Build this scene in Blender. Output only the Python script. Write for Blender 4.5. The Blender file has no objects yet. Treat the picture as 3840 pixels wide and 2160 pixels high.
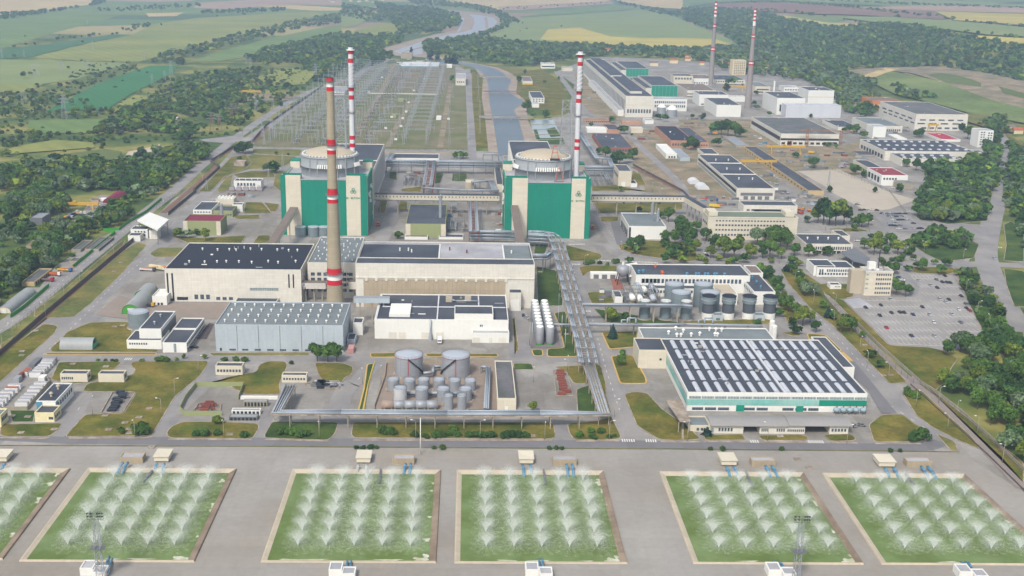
import bpy,bmesh,math,random
import numpy as np
from mathutils import Vector,Matrix
S=bpy.context.scene
C=S.collection
rnd=random.Random(7)
# ---------------------------------------------------------------- camera
YAW,PIT,ROL=0.019504,0.285726,0.014776
FPX,PCX,PCY,CAMH=4237.78,1813.9,1080.0,220.0
_cy,_sy=math.cos(YAW),math.sin(YAW)
VF=np.array([_sy*math.cos(PIT),_cy*math.cos(PIT),-math.sin(PIT)])
_r=np.array([_cy,-_sy,0.0]);_u=np.cross(_r,VF)
VR=math.cos(ROL)*_r+math.sin(ROL)*_u
VU=-math.sin(ROL)*_r+math.cos(ROL)*_u
cd=bpy.data.cameras.new('camera');cam=bpy.data.objects.new('camera',cd);C.objects.link(cam)
cd.sensor_width=36.0;cd.lens=FPX*36/3840;cd.shift_x=(1920-PCX)/3840
cd.clip_start=1.0;cd.clip_end=40000
M4=Matrix([[VR[i],VU[i],-VF[i],(0,0,CAMH)[i]]for i in range(3)]+[[0,0,0,1]])
cam.matrix_world=M4
S.camera=cam
# ---------------------------------------------------------------- light
W=bpy.data.worlds.new('World');S.world=W;W.use_nodes=True
nt=W.node_tree;nt.nodes.clear()
sky=nt.nodes.new('ShaderNodeTexSky');sky.sky_type='NISHITA';sky.sun_disc=False
SUN_EL,SUN_AZ=math.radians(48),math.radians(205)
sky.sun_elevation=SUN_EL;sky.sun_rotation=SUN_AZ
sky.air_density=1.2;sky.dust_density=3.0;sky.ozone_density=1.0
bg=nt.nodes.new('ShaderNodeBackground');bg.inputs[1].default_value=0.088
wo=nt.nodes.new('ShaderNodeOutputWorld')
hs=nt.nodes.new('ShaderNodeHueSaturation');hs.inputs['Saturation'].default_value=0.5;hs.inputs['Value'].default_value=1.05
nt.links.new(sky.outputs[0],hs.inputs['Color']);nt.links.new(hs.outputs[0],bg.inputs[0]);nt.links.new(bg.outputs[0],wo.inputs[0])
sl=bpy.data.lights.new('sun','SUN');sl.energy=1.5;sl.angle=math.radians(10);sl.color=(1.0,0.93,0.83)
so=bpy.data.objects.new('sun',sl);C.objects.link(so)
sd=Vector((math.sin(SUN_AZ)*math.cos(SUN_EL),math.cos(SUN_AZ)*math.cos(SUN_EL),math.sin(SUN_EL)))
so.rotation_euler=sd.to_track_quat('Z','Y').to_euler();so.location=(0,0,300)
S.view_settings.view_transform='Standard';S.view_settings.look='None'
S.view_settings.exposure=1.12;S.view_settings.gamma=1.0
S.cycles.max_bounces=5;S.cycles.diffuse_bounces=2;S.cycles.glossy_bounces=2
S.cycles.transparent_max_bounces=12;S.cycles.volume_bounces=0;S.cycles.use_denoising=True
# ---------------------------------------------------------------- projection: photo pixel -> place on the ground
def sst(x):x=min(1.0,max(0.0,x));return x*x*(3-2*x)
_BY=[1900,2150,2314,2467,2770,3040,3590,4352,9000]
_BX=[1250,1062,983,859,848,760,802,819,900]
def terr(x,y):
    """height of the land: flat plain, a wooded scarp in the east rising to a plateau, a grassed mound"""
    h=0.0
    if y>1500:
        xb=float(np.interp(y,_BY,_BX))
        h=55*sst((x-xb)/520.0)*sst((y-1900)/350.0)
        h+=16*math.exp(-((x-960)/120.0)**2-((y-2080)/230.0)**2)
    return h
def px2(q,x,y):
    i='ABCDEFGHI'.index(q)
    return 1280*(i%3)+x/2.0125,720*(i//3)+y/2.0125
def ray(px,py):return VF*FPX+VR*(px-PCX)-VU*(py-PCY)
def G(q,x,y,z=0.0):
    """point where the sight line of a photo pixel meets the level z above the land"""
    d=ray(*px2(q,x,y));t=(z-CAMH)/d[2]
    p=d*t
    if z==0.0 and p[1]>1500:
        for _ in range(40):
            hh=terr(p[0],p[1]);t2=(hh-CAMH)/d[2];t=t+(t2-t)*0.5;p=d*t
    return float(p[0]),float(p[1])
def PJ(x,y,z):
    v=np.array([x,y,z-CAMH]);w=v@VF
    return PCX+FPX*(v@VR)/w,PCY-FPX*(v@VU)/w
def heightat(x,y,q,ty):
    """height of a vertical at (x,y) whose top is seen at row ty of quadrant q"""
    row=px2(q,0,ty)[1];lo,hi=0.0,300.0
    for _ in range(40):
        m=(lo+hi)/2
        if PJ(x,y,m)[1]>row:lo=m
        else:hi=m
    return lo
def P(s,z=0.0):
    out=[];q='A'
    for t in s.split():
        if t in 'ABCDEFGHI':q=t
        else:
            a,b=t.split(',');out.append(G(q,float(a),float(b),z))
    return out
# ---------------------------------------------------------------- materials
def lin(c):c=c/255.0;return c/12.92 if c<=0.04045 else((c+0.055)/1.055)**2.4
def col(r,g,b,k=0.8):return(lin(r)*k,lin(g)*k,lin(b)*k,1)
_mats={}
def mat(key,rgb,rough=0.85,var=0.18,scale=0.05,fine=0.6,grid=None,gcol=0.6,metal=0.0,rgb2=None,streak=0.0,objvar=0.0,island=0.0,patch=0.0,spec=0.3,k=0.8,transl=0.0,thr=(0.4,0.6)):
    """procedural surface: base colour varied by two noises in place, optional joints, streaks and a second colour in patches"""
    if key in _mats:return _mats[key]
    m=bpy.data.materials.new(key);m.use_nodes=True;N=m.node_tree.nodes;L=m.node_tree.links
    b=N['Principled BSDF'];b.inputs['Roughness'].default_value=rough;b.inputs['Metallic'].default_value=metal
    b.inputs['Specular IOR Level'].default_value=spec
    geo=N.new('ShaderNodeNewGeometry');pos=geo.outputs['Position']
    n1=N.new('ShaderNodeTexNoise');n1.inputs['Scale'].default_value=scale;n1.inputs['Detail'].default_value=5;n1.inputs['Roughness'].default_value=0.6
    n2=N.new('ShaderNodeTexNoise');n2.inputs['Scale'].default_value=fine;n2.inputs['Detail'].default_value=3
    L.new(pos,n1.inputs['Vector']);L.new(pos,n2.inputs['Vector'])
    def mth(op,a,bb,c=None):
        n=N.new('ShaderNodeMath');n.operation=op
        for i,v in enumerate((a,bb,c)):
            if v is None:continue
            if isinstance(v,(int,float)):n.inputs[i].default_value=v
            else:L.new(v,n.inputs[i])
        return n.outputs[0]
    f=mth('ADD',n1.outputs['Fac'],mth('MULTIPLY',n2.outputs['Fac'],0.6))
    f=mth('MULTIPLY',mth('SUBTRACT',f,0.8),var*4)
    f=mth('ADD',f,1.0)
    if island:
        f=mth('MULTIPLY',f,mth('ADD',mth('MULTIPLY',geo.outputs['Random Per Island'],island),1-island/2))
    if objvar:
        oi=N.new('ShaderNodeObjectInfo')
        f=mth('MULTIPLY',f,mth('ADD',mth('MULTIPLY',oi.outputs['Random'],objvar),1-objvar/2))
    if patch:
        mp=N.new('ShaderNodeMapping');mp.inputs['Scale'].default_value=(.11,.045,.1);L.new(pos,mp.inputs[0]);vo=N.new('ShaderNodeTexVoronoi');vo.distance='CHEBYCHEV';vo.inputs['Scale'].default_value=1;L.new(mp.outputs[0],vo.inputs['Vector']);sc=N.new('ShaderNodeSeparateColor');L.new(vo.outputs['Color'],sc.inputs[0])
        f=mth('MULTIPLY',f,mth('ADD',mth('MULTIPLY',sc.outputs[0],patch),1-patch/2))
    if streak or grid:
        sp=N.new('ShaderNodeSeparateXYZ');L.new(pos,sp.inputs[0])
        u=mth('ADD',sp.outputs[0],sp.outputs[1])
    if streak:
        cb=N.new('ShaderNodeCombineXYZ');L.new(mth('MULTIPLY',u,0.9),cb.inputs[0]);L.new(mth('MULTIPLY',sp.outputs[2],0.06),cb.inputs[1])
        n3=N.new('ShaderNodeTexNoise');n3.inputs['Scale'].default_value=1.0;n3.inputs['Detail'].default_value=4;L.new(cb.outputs[0],n3.inputs['Vector'])
        f=mth('MULTIPLY',f,mth('ADD',mth('MULTIPLY',n3.outputs['Fac'],-streak),1+streak/2))
    base=N.new('ShaderNodeRGB');base.outputs[0].default_value=col(*rgb,k);cout=base.outputs[0]
    if rgb2:
        mx=N.new('ShaderNodeMix');mx.data_type='RGBA'
        r2=N.new('ShaderNodeMapRange');r2.inputs[1].default_value=thr[0];r2.inputs[2].default_value=thr[1]
        n4=N.new('ShaderNodeTexNoise');n4.inputs['Scale'].default_value=scale*0.7;n4.inputs['Detail'].default_value=6;n4.inputs['Roughness'].default_value=0.65
        L.new(pos,n4.inputs['Vector']);L.new(n4.outputs['Fac'],r2.inputs[0]);L.new(r2.outputs[0],mx.inputs[0])
        L.new(cout,mx.inputs[6]);mx.inputs[7].default_value=col(*rgb2,k);cout=mx.outputs[2]
    if grid:
        br=N.new('ShaderNodeTexBrick');br.offset=0.0
        br.inputs['Scale'].default_value=1.0;br.inputs['Brick Width'].default_value=grid[0];br.inputs['Row Height'].default_value=grid[1]
        br.inputs['Mortar Size'].default_value=grid[2];br.inputs['Mortar Smooth'].default_value=0.2
        br.inputs['Color1'].default_value=(1,1,1,1);br.inputs['Color2'].default_value=(0.93,0.93,0.93,1);br.inputs['Mortar'].default_value=(gcol,gcol,gcol,1)
        cb2=N.new('ShaderNodeCombineXYZ')
        if len(grid)>3:L.new(sp.outputs[0],cb2.inputs[0]);L.new(sp.outputs[1],cb2.inputs[1])
        else:L.new(u,cb2.inputs[0]);L.new(sp.outputs[2],cb2.inputs[1])
        L.new(cb2.outputs[0],br.inputs['Vector'])
        mg=N.new('ShaderNodeMix');mg.data_type='RGBA';mg.blend_type='MULTIPLY';mg.inputs[0].default_value=1
        L.new(cout,mg.inputs[6]);L.new(br.outputs['Color'],mg.inputs[7]);cout=mg.outputs[2]
    vm=N.new('ShaderNodeVectorMath');vm.operation='SCALE';L.new(cout,vm.inputs[0]);L.new(f,vm.inputs['Scale'])
    L.new(vm.outputs[0],b.inputs['Base Color'])
    if transl:
        tr=N.new('ShaderNodeBsdfTranslucent');L.new(vm.outputs[0],tr.inputs[0]);ms=N.new('ShaderNodeMixShader');ms.inputs[0].default_value=transl
        L.new(b.outputs[0],ms.inputs[1]);L.new(tr.outputs[0],ms.inputs[2]);L.new(ms.outputs[0],N['Material Output'].inputs[0])
    _mats[key]=m
    return m
WHITE=mat('white_panel',(222,218,206),0.8,0.07,0.04,0.7,grid=(6,1.8,0.07),gcol=0.85,streak=0.26)
CREAM=mat('cream_panel',(218,210,190),0.8,0.06,0.03,0.7,grid=(6,2.4,0.07),gcol=0.88,streak=0.12)
BEIGE=mat('beige_panel',(178,164,140),0.85,0.12,0.05,0.7,grid=(3,6,0.10),gcol=0.75,streak=0.3)
BRIGHT=mat('bright_white',(232,232,226),0.7,0.05,0.05,0.7,streak=0.1)
GREEN=mat('green_cladding',(0,134,110),0.6,0.07,0.02,0.5,grid=(3,40,0.08),gcol=0.88,streak=0.2)
BLUEGREY=mat('bluegrey_sheet',(182,193,200),0.5,0.07,0.03,0.6,grid=(1.1,6.5,0.06),gcol=0.88,streak=0.16)
PALEGREEN=mat('palegreen_wall',(150,158,112),0.8,0.06,0.05,0.6,streak=0.1)
TEALW=mat('teal_wall',(124,190,182),0.6,0.12,0.08,0.5,grid=(3,2.2,0.08),gcol=0.8,rgb2=(150,196,188),streak=0.2)
TEALD=mat('deep_green_wall',(20,140,116),0.6,0.1)
BRICK=mat('brick_wall',(150,96,80),0.9,0.12,0.1,0.8,streak=0.2)
YELLOWW=mat('yellowish_wall',(196,172,128),0.85,0.1,0.1,0.7,streak=0.2)
ROOF=mat('bitumen_roof',(66,71,82),0.75,0.12,0.05,0.5,rgb2=(82,87,97),grid=(9,40,0.12,1),gcol=0.9)
ROOFB=mat('black_roof',(36,40,54),0.7,0.14,0.06,0.5,grid=(1.4,200,0.10,1),gcol=0.75)
ROOFG=mat('grey_roof',(112,122,126),0.75,0.10,0.05,0.5,rgb2=(128,136,138),grid=(60,1.2,0.05,1),gcol=0.92)
ROOFL=mat('pale_roof',(178,178,182),0.8,0.1,0.06,0.5,rgb2=(160,160,166))
ROOFBR=mat('brown_roof',(124,112,104),0.85,0.14,0.07,0.5)
ROOFW=mat('worn_roof',(110,108,112),0.85,0.2,0.08,0.4,rgb2=(88,96,92))
ROOFR=mat('maroon_roof',(128,32,62),0.7,0.08)
ROOFRR=mat('red_roof',(176,44,72),0.7,0.08)
ASPH=mat('asphalt',(136,134,134),0.9,0.08,0.04,0.5,rgb2=(152,148,145),patch=.14)
ASPHD=mat('dark_asphalt',(120,119,122),0.9,0.06,0.04,0.5,patch=.12)
CONC=mat('concrete_yard',(158,155,150),0.9,0.12,0.03,0.35,rgb2=(136,131,124),grid=(6,6,0.1,1),gcol=0.88,patch=.22)
APRON=mat('apron_concrete',(160,157,152),0.9,0.10,0.014,0.35,rgb2=(148,140,129),patch=.05,thr=(.35,.7),grid=(12,8,.10,1),gcol=.90)
KERB=mat('kerb_concrete',(176,164,150),0.9,0.12,0.2,0.8,rgb2=(140,126,112))
DIRT=mat('bare_dirt',(156,138,116),0.95,0.2,0.05,0.4,rgb2=(118,114,88))
RAIL=mat('rust_earth',(124,96,78),0.95,0.14,0.08,0.5)
LAWN=mat('lawn_grass',(126,114,56),0.95,0.34,0.06,0.45,rgb2=(80,92,38),spec=0.1,thr=(.38,.62))
LAWNY=mat('dry_grass',(130,122,70),0.95,0.26,0.05,0.4,rgb2=(96,106,60),spec=0.1)
LAWNG=mat('green_grass',(80,98,46),0.95,0.32,0.07,0.45,rgb2=(58,82,40),spec=0.1)
SCRUB=mat('scrub_ground',(88,104,62),0.95,0.24,0.012,0.12,rgb2=(120,122,74),spec=0.1)
YPAINT=mat('yellow_kerb',(200,166,96),0.9,0.12,0.1,0.6)
PAINT=mat('road_paint',(226,224,218),0.8,0.12,0.5,1.5)
STEEL=mat('galvanised_steel',(166,172,178),0.5,0.08,0.1,0.6,metal=0.3)
STEELD=mat('weathered_steel',(120,122,126),0.6,0.1,0.1,0.6,metal=0.2)
TANKM=mat('tank_metal',(164,168,174),0.5,0.08,0.08,0.5,grid=(4,1.6,0.06),gcol=0.85,metal=0.2,streak=0.2)
TANKD=mat('tank_teal_grey',(134,148,153),0.5,0.1,0.08,0.5,grid=(3,1.4,0.06),gcol=0.82,metal=0.2,streak=0.2)
TANKTOP=mat('tank_top',(178,186,196),0.5,0.06,0.08,0.5)
CONCW=mat('concrete_wall',(166,158,142),0.9,0.12,0.1,0.5,grid=(3,1.5,0.06),gcol=0.82,streak=0.25)
CHIMC=mat('chimney_concrete',(168,157,134),0.9,0.07,0.05,0.4,grid=(200,1.6,0.10),gcol=0.86,streak=0.12)
CHIMF=mat('chimney_grey',(152,144,140),0.9,0.07,0.05,0.4,streak=0.12)
RED=mat('signal_red',(196,22,42),0.6,0.06)
STKW=mat('stack_white',(214,216,220),0.5,0.05,streak=0.1)
GLASS=mat('window_glass',(66,76,88),0.2,0.15,0.3,1.2,grid=(1.5,1.6,0.16),gcol=2.2,spec=0.6)
GLASSB=mat('dark_opening',(44,48,56),0.5,0.2,0.2,0.8)
GLASSL=mat('pale_glazing',(156,170,172),0.3,0.18,0.3,1.0,grid=(1.5,3.2,0.2),gcol=0.55)
PIPE=mat('clad_pipe',(158,168,178),0.5,0.12,0.1,0.7,metal=0.1)
PIPEB=mat('blue_pipe',(84,140,172),0.5,0.08)
ORANGE=mat('orange_steel',(196,92,44),0.6,0.1)
YELLOW=mat('yellow_steel',(202,160,54),0.6,0.1)
RUST=mat('rusty_steel',(134,74,62),0.8,0.16)
DOME=mat('beige_dome',(186,175,155),0.85,0.06,0.05,0.4,streak=0.0)
CONTG=mat('containment_grey',(152,158,162),0.7,0.05,0.05,0.4,grid=(60,3.5,0.06),gcol=0.92,streak=0.18)
ARCHM=mat('corrugated_metal',(160,164,164),0.55,0.1,0.1,0.5,grid=(1.0,60,0.12),gcol=0.85)
LGREEN=mat('bright_green_paint',(70,150,50),0.6,0.06)
MINT=mat('mint_paint',(90,190,140),0.6,0.06)
DKPIPE=mat('black_band',(84,90,98),0.6,0.1)
WOODT=mat('tree_bark',(96,82,70),0.9,0.15)
LEAFM=mat('tree_leaves',(84,114,46),0.8,0.20,0.04,0.35,rgb2=(56,88,44),island=0.6,objvar=0.5,spec=0.15,k=0.85,transl=0.15)
LEAFY=mat('tree_leaves_yellowgreen',(120,136,50),0.8,0.16,0.06,0.35,rgb2=(88,112,44),island=0.6,objvar=0.35,spec=0.15,k=0.85,transl=0.15)
LEAFD=mat('conifer_needles',(42,72,60),0.8,0.14,0.08,0.4,island=0.4,objvar=0.3,spec=0.15,k=0.85)
LEAFS=mat('silvery_leaves',(108,126,94),0.8,0.16,0.05,0.35,rgb2=(76,100,64),island=0.5,objvar=0.3,spec=0.15,k=0.85)
LEAFW=mat('wood_leaves',(70,96,52),0.85,0.2,0.02,0.12,rgb2=(48,76,48),island=0.6,spec=0.12,k=0.85,transl=0.1)
# ---------------------------------------------------------------- mesh builder
class MB:
    def __init__(s):s.v=[];s.f=[];s.sm=[]
    def add(s,vs,fs,smooth=False):
        o=len(s.v);s.v+=[tuple(map(float,v))for v in vs];s.f+=[tuple(i+o for i in f)for f in fs];s.sm+=[smooth]*len(fs);return s
    def box(s,x0,y0,z0,x1,y1,z1):
        return s.add([(x0,y0,z0),(x1,y0,z0),(x1,y1,z0),(x0,y1,z0),(x0,y0,z1),(x1,y0,z1),(x1,y1,z1),(x0,y1,z1)],
 [(0,3,2,1),(4,5,6,7),(0,1,5,4),(1,2,6,5),(2,3,7,6),(3,0,4,7)])
    def prism(s,pts,z0,z1):
        n=len(pts);a=sum(pts[i][0]*pts[(i+1)%n][1]-pts[(i+1)%n][0]*pts[i][1]for i in range(n))
        if a<0:pts=pts[::-1]
        return s.add([(x,y,z0)for x,y in pts]+[(x,y,z1)for x,y in pts],[tuple(range(n))[::-1],tuple(range(n,2*n))]+[(i,(i+1)%n,n+(i+1)%n,n+i)for i in range(n)])
    def cyl(s,x,y,z0,z1,r0,r1=None,n=24,caps=True):
        r1=r0 if r1 is None else r1
        vs=[(x+r0*math.cos(2*math.pi*i/n),y+r0*math.sin(2*math.pi*i/n),z0)for i in range(n)]+[(x+r1*math.cos(2*math.pi*i/n),y+r1*math.sin(2*math.pi*i/n),z1)for i in range(n)]
        s.add(vs,[(i,(i+1)%n,n+(i+1)%n,n+i)for i in range(n)],True)
        if caps:s.add(vs,[tuple(range(n,2*n)),tuple(range(n))[::-1]])
        return s
    def lathe(s,x,y,prof,n=32):
        vs=[];m=len(prof)
        for r,z in prof:vs+=[(x+r*math.cos(2*math.pi*i/n),y+r*math.sin(2*math.pi*i/n),z)for i in range(n)]
        return s.add(vs,[(k*n+i,k*n+(i+1)%n,(k+1)*n+(i+1)%n,(k+1)*n+i)for k in range(m-1)for i in range(n)],True)
    def bar(s,p,q,r,n=4,r2=None):
        p=np.array(p,float);q=np.array(q,float);d=q-p;L=np.linalg.norm(d)
        if L<1e-6:return s
        d/=L;a=np.array([0,0,1.0])if abs(d[2])<0.9 else np.array([1.0,0,0]);u=np.cross(d,a);u/=np.linalg.norm(u);w=np.cross(d,u)
        r2=r if r2 is None else r2;ph=math.pi/4 if n==4 else 0
        cs=[(math.cos(2*math.pi*i/n+ph),math.sin(2*math.pi*i/n+ph))for i in range(n)]
        vs=[p+r*(c*u+t*w)for c,t in cs]+[q+r2*(c*u+t*w)for c,t in cs]
        return s.add(vs,[((i+1)%n,i,n+i,n+(i+1)%n)for i in range(n)]+[tuple(range(n)),tuple(range(n,2*n))[::-1]],n>5)
    def path(s,pts,r,n=6):
        for a,b in zip(pts[:-1],pts[1:]):s.bar(a,b,r,n)
        return s
    def vault(s,x0,y0,x1,y1,z,h,axis='y',n=14,z0=None):
        """half-barrel along an axis, closed to the ground level z0"""
        vs=[];z0=z if z0 is None else z0
        for e in(0,1):
            for i in range(n+1):
                t=math.pi*i/n;c=-math.cos(t);k=math.sin(t)
                if axis=='y':vs.append(((x0+x1)/2+c*(x1-x0)/2,(y0,y1)[e],z+h*k))
                else:vs.append(((x0,x1)[e],(y0+y1)/2+c*(y1-y0)/2,z+h*k))
        s.add(vs,[(i,i+1,n+2+i,n+1+i)for i in range(n)],True)
        return s.add(vs,[tuple(range(n+1)),tuple(range(n+1,2*n+2))[::-1]])
    def build(s,name,m,parent=None,at=None):
        me=bpy.data.meshes.new(name)
        off=np.array(parent['_o'])if parent is not None and '_o' in parent.keys()else np.array(at if at is not None else(0,0,0),float)
        v=np.array(s.v)-off
        me.from_pydata(v.tolist(),[],s.f)
        me.polygons.foreach_set('use_smooth',s.sm)
        me.materials.append(m)
        o=bpy.data.objects.new(name,me);C.objects.link(o)
        if parent is not None:
            o.parent=parent
            if parent.type=='MESH':pass
        elif at is not None:o.location=at
        if '_o' not in o.keys():o['_o']=[float(a)for a in off]
        return o
def thing(name,label,cat,at,group=None):
    o=bpy.data.objects.new(name,None);o.empty_display_size=1;C.objects.link(o);o.location=at
    o['label']=label;o['category']=cat;o['_o']=[float(a)for a in at]
    if group:o['group']=group
    return o
ROOFOF={}
def tag(o,label,cat,group=None):
    o['label']=label;o['category']=cat
    if group:o['group']=group
    return o
def struct(o,kind='structure'):o['kind']=kind;return o
def copy_tree(o,parent=None):
    c=o.copy();C.objects.link(c)
    if parent is not None:c.parent=parent
    for ch in list(o.children):copy_tree(ch,c)
    return c
ORD=['first','second','third','fourth','fifth','sixth','seventh','eighth','ninth','tenth','eleventh','twelfth','thirteenth','fourteenth','fifteenth','sixteenth','seventeenth','eighteenth','nineteenth','twentieth']
def order_labels(objs,base,how='from the left',key=None):
    """tell look-alikes apart by their order along a row"""
    objs=sorted(objs,key=key or(lambda o:PJ(*o.location)[0]))
    for i,o in enumerate(objs):
        o['label']=f'{base}, {ORD[i]} {how}' if len(objs)>1 and i<20 else base
# ---------------------------------------------------------------- sheets on the land
GS=40.0
def sheet(name,pts,m,z=0.05,kind='structure',thick=0.0):
    """a patch of ground cover, draped over the land when the land is not flat"""
    bm=bmesh.new()
    a=sum(pts[i][0]*pts[(i+1)%len(pts)][1]-pts[(i+1)%len(pts)][0]*pts[i][1]for i in range(len(pts)))
    if a<0:pts=pts[::-1]
    vs=[bm.verts.new((x,y,0))for x,y in pts]
    bm.faces.new(vs);bm.normal_update()
    far=max(p[1]for p in pts)>1500 and max(terr(*p)for p in pts)>0.3
    if far:
        bmesh.ops.triangulate(bm,faces=bm.faces[:])
        x0=min(p[0]for p in pts);x1=max(p[0]for p in pts);y0=min(p[1]for p in pts);y1=max(p[1]for p in pts)
        for ax,a0,a1 in((0,x0,x1),(1,y0,y1)):
            k=math.ceil(a0/GS)*GS
            while k<a1:
                co=[0,0,0];no=[0,0,0];co[ax]=k;no[ax]=1
                bmesh.ops.bisect_plane(bm,geom=bm.verts[:]+bm.edges[:]+bm.faces[:],plane_co=co,plane_no=no);k+=GS
        for v in bm.verts:h=terr(v.co.x,v.co.y);v.co.z=h+z+1.2*min(1,h/3)
    else:
        bmesh.ops.triangulate(bm,faces=bm.faces[:])
        for v in bm.verts:v.co.z=z
    me=bpy.data.meshes.new(name);bm.to_mesh(me);bm.free();me.materials.append(m)
    o=bpy.data.objects.new(name,me);C.objects.link(o);o['kind']=kind
    return o
def ribbon(pts,w,closed=False):
    """outline of a strip of width w along a line"""
    n=len(pts);L=[];R=[]
    for i in range(n):
        a=pts[max(0,i-1)];b=pts[min(n-1,i+1)]
        dx,dy=b[0]-a[0],b[1]-a[1];l=math.hypot(dx,dy)or 1;ww=w[i]if isinstance(w,(list,tuple))else w
        L.append((pts[i][0]-dy/l*ww/2,pts[i][1]+dx/l*ww/2));R.append((pts[i][0]+dy/l*ww/2,pts[i][1]-dx/l*ww/2))
    return L+R[::-1]
def strip(name,pts,w,m,z=0.06,kind='structure'):
    """strip laid quad by quad so bends never self-cross"""
    o=ribbon(pts,w);n=len(pts);mb=MB()
    vs=[(x,y,terr(x,y)+z+1.2*min(1,terr(x,y)/3))for x,y in o]
    mb.add(vs,[(i+1,i,2*n-1-i,2*n-2-i)for i in range(n-1)])
    ob=mb.build(name,m);ob['kind']=kind
    return ob
def smooth(pts,it=2):
    for _ in range(it):
        q=[pts[0]]
        for a,b in zip(pts[:-1],pts[1:]):q+=[(a[0]*.75+b[0]*.25,a[1]*.75+b[1]*.25),(a[0]*.25+b[0]*.75,a[1]*.25+b[1]*.75)]
        pts=q+[pts[-1]]
    return pts
def dens(pts,step=30):
    q=[]
    for a,b in zip(pts[:-1],pts[1:]):
        n=max(1,int(math.hypot(b[0]-a[0],b[1]-a[1])/step));q+=[(a[0]+(b[0]-a[0])*i/n,a[1]+(b[1]-a[1])*i/n)for i in range(n)]
    return q+[pts[-1]]
def inset(pts,d):
    a=sum(pts[i][0]*pts[(i+1)%len(pts)][1]-pts[(i+1)%len(pts)][0]*pts[i][1]for i in range(len(pts)))
    if a<0:pts=pts[::-1]
    n=len(pts);out=[]
    for i in range(n):
        p,c,q=pts[i-1],pts[i],pts[(i+1)%n]
        e1=(c[0]-p[0],c[1]-p[1]);e2=(q[0]-c[0],q[1]-c[1]);l1=math.hypot(*e1)or 1;l2=math.hypot(*e2)or 1
        n1=(-e1[1]/l1,e1[0]/l1);n2=(-e2[1]/l2,e2[0]/l2);m=(n1[0]+n2[0],n1[1]+n2[1]);k=m[0]*n1[0]+m[1]*n1[1]
        k=d/max(k,0.6);out.append((c[0]+m[0]*k,c[1]+m[1]*k))
    return out
def inside(x,y,poly):
    c=False;j=len(poly)-1
    for i in range(len(poly)):
        xi,yi=poly[i];xj,yj=poly[j]
        if(yi>y)!=(yj>y)and x<(xj-xi)*(y-yi)/(yj-yi)+xi:c=not c
        j=i
    return c
def rounded(pts,r,seg=3):
    """rounds the corners of an outline"""
    out=[];n=len(pts)
    for i in range(n):
        p,c,q=np.array(pts[i-1]),np.array(pts[i]),np.array(pts[(i+1)%n])
        a=p-c;b=q-c;la=np.linalg.norm(a);lb=np.linalg.norm(b);k=min(r,la*0.45,lb*0.45)
        if la<1e-6 or lb<1e-6:continue
        A=c+a/la*k;B=c+b/lb*k
        for j in range(seg+1):
            t=j/seg;out.append(tuple((1-t)**2*A+2*t*(1-t)*c+t*t*B))
    return out
LAWNS=[]
def lawn(s,m=None,r=3.0,kerb=0.5,km=None,z=0.12):
    """grass plot: a concrete kerb standing 12 cm with the turf inside"""
    pts=P(s)if isinstance(s,str)else s
    pts=rounded(pts,r)
    mb=MB();mb.prism(pts,0.0,z);o=mb.build('kerb',km or KERB);o['kind']='structure'
    t=sheet('lawn',inset(pts,kerb),m or LAWN,z+0.03)
    LAWNS.append(pts)
    return t
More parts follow.
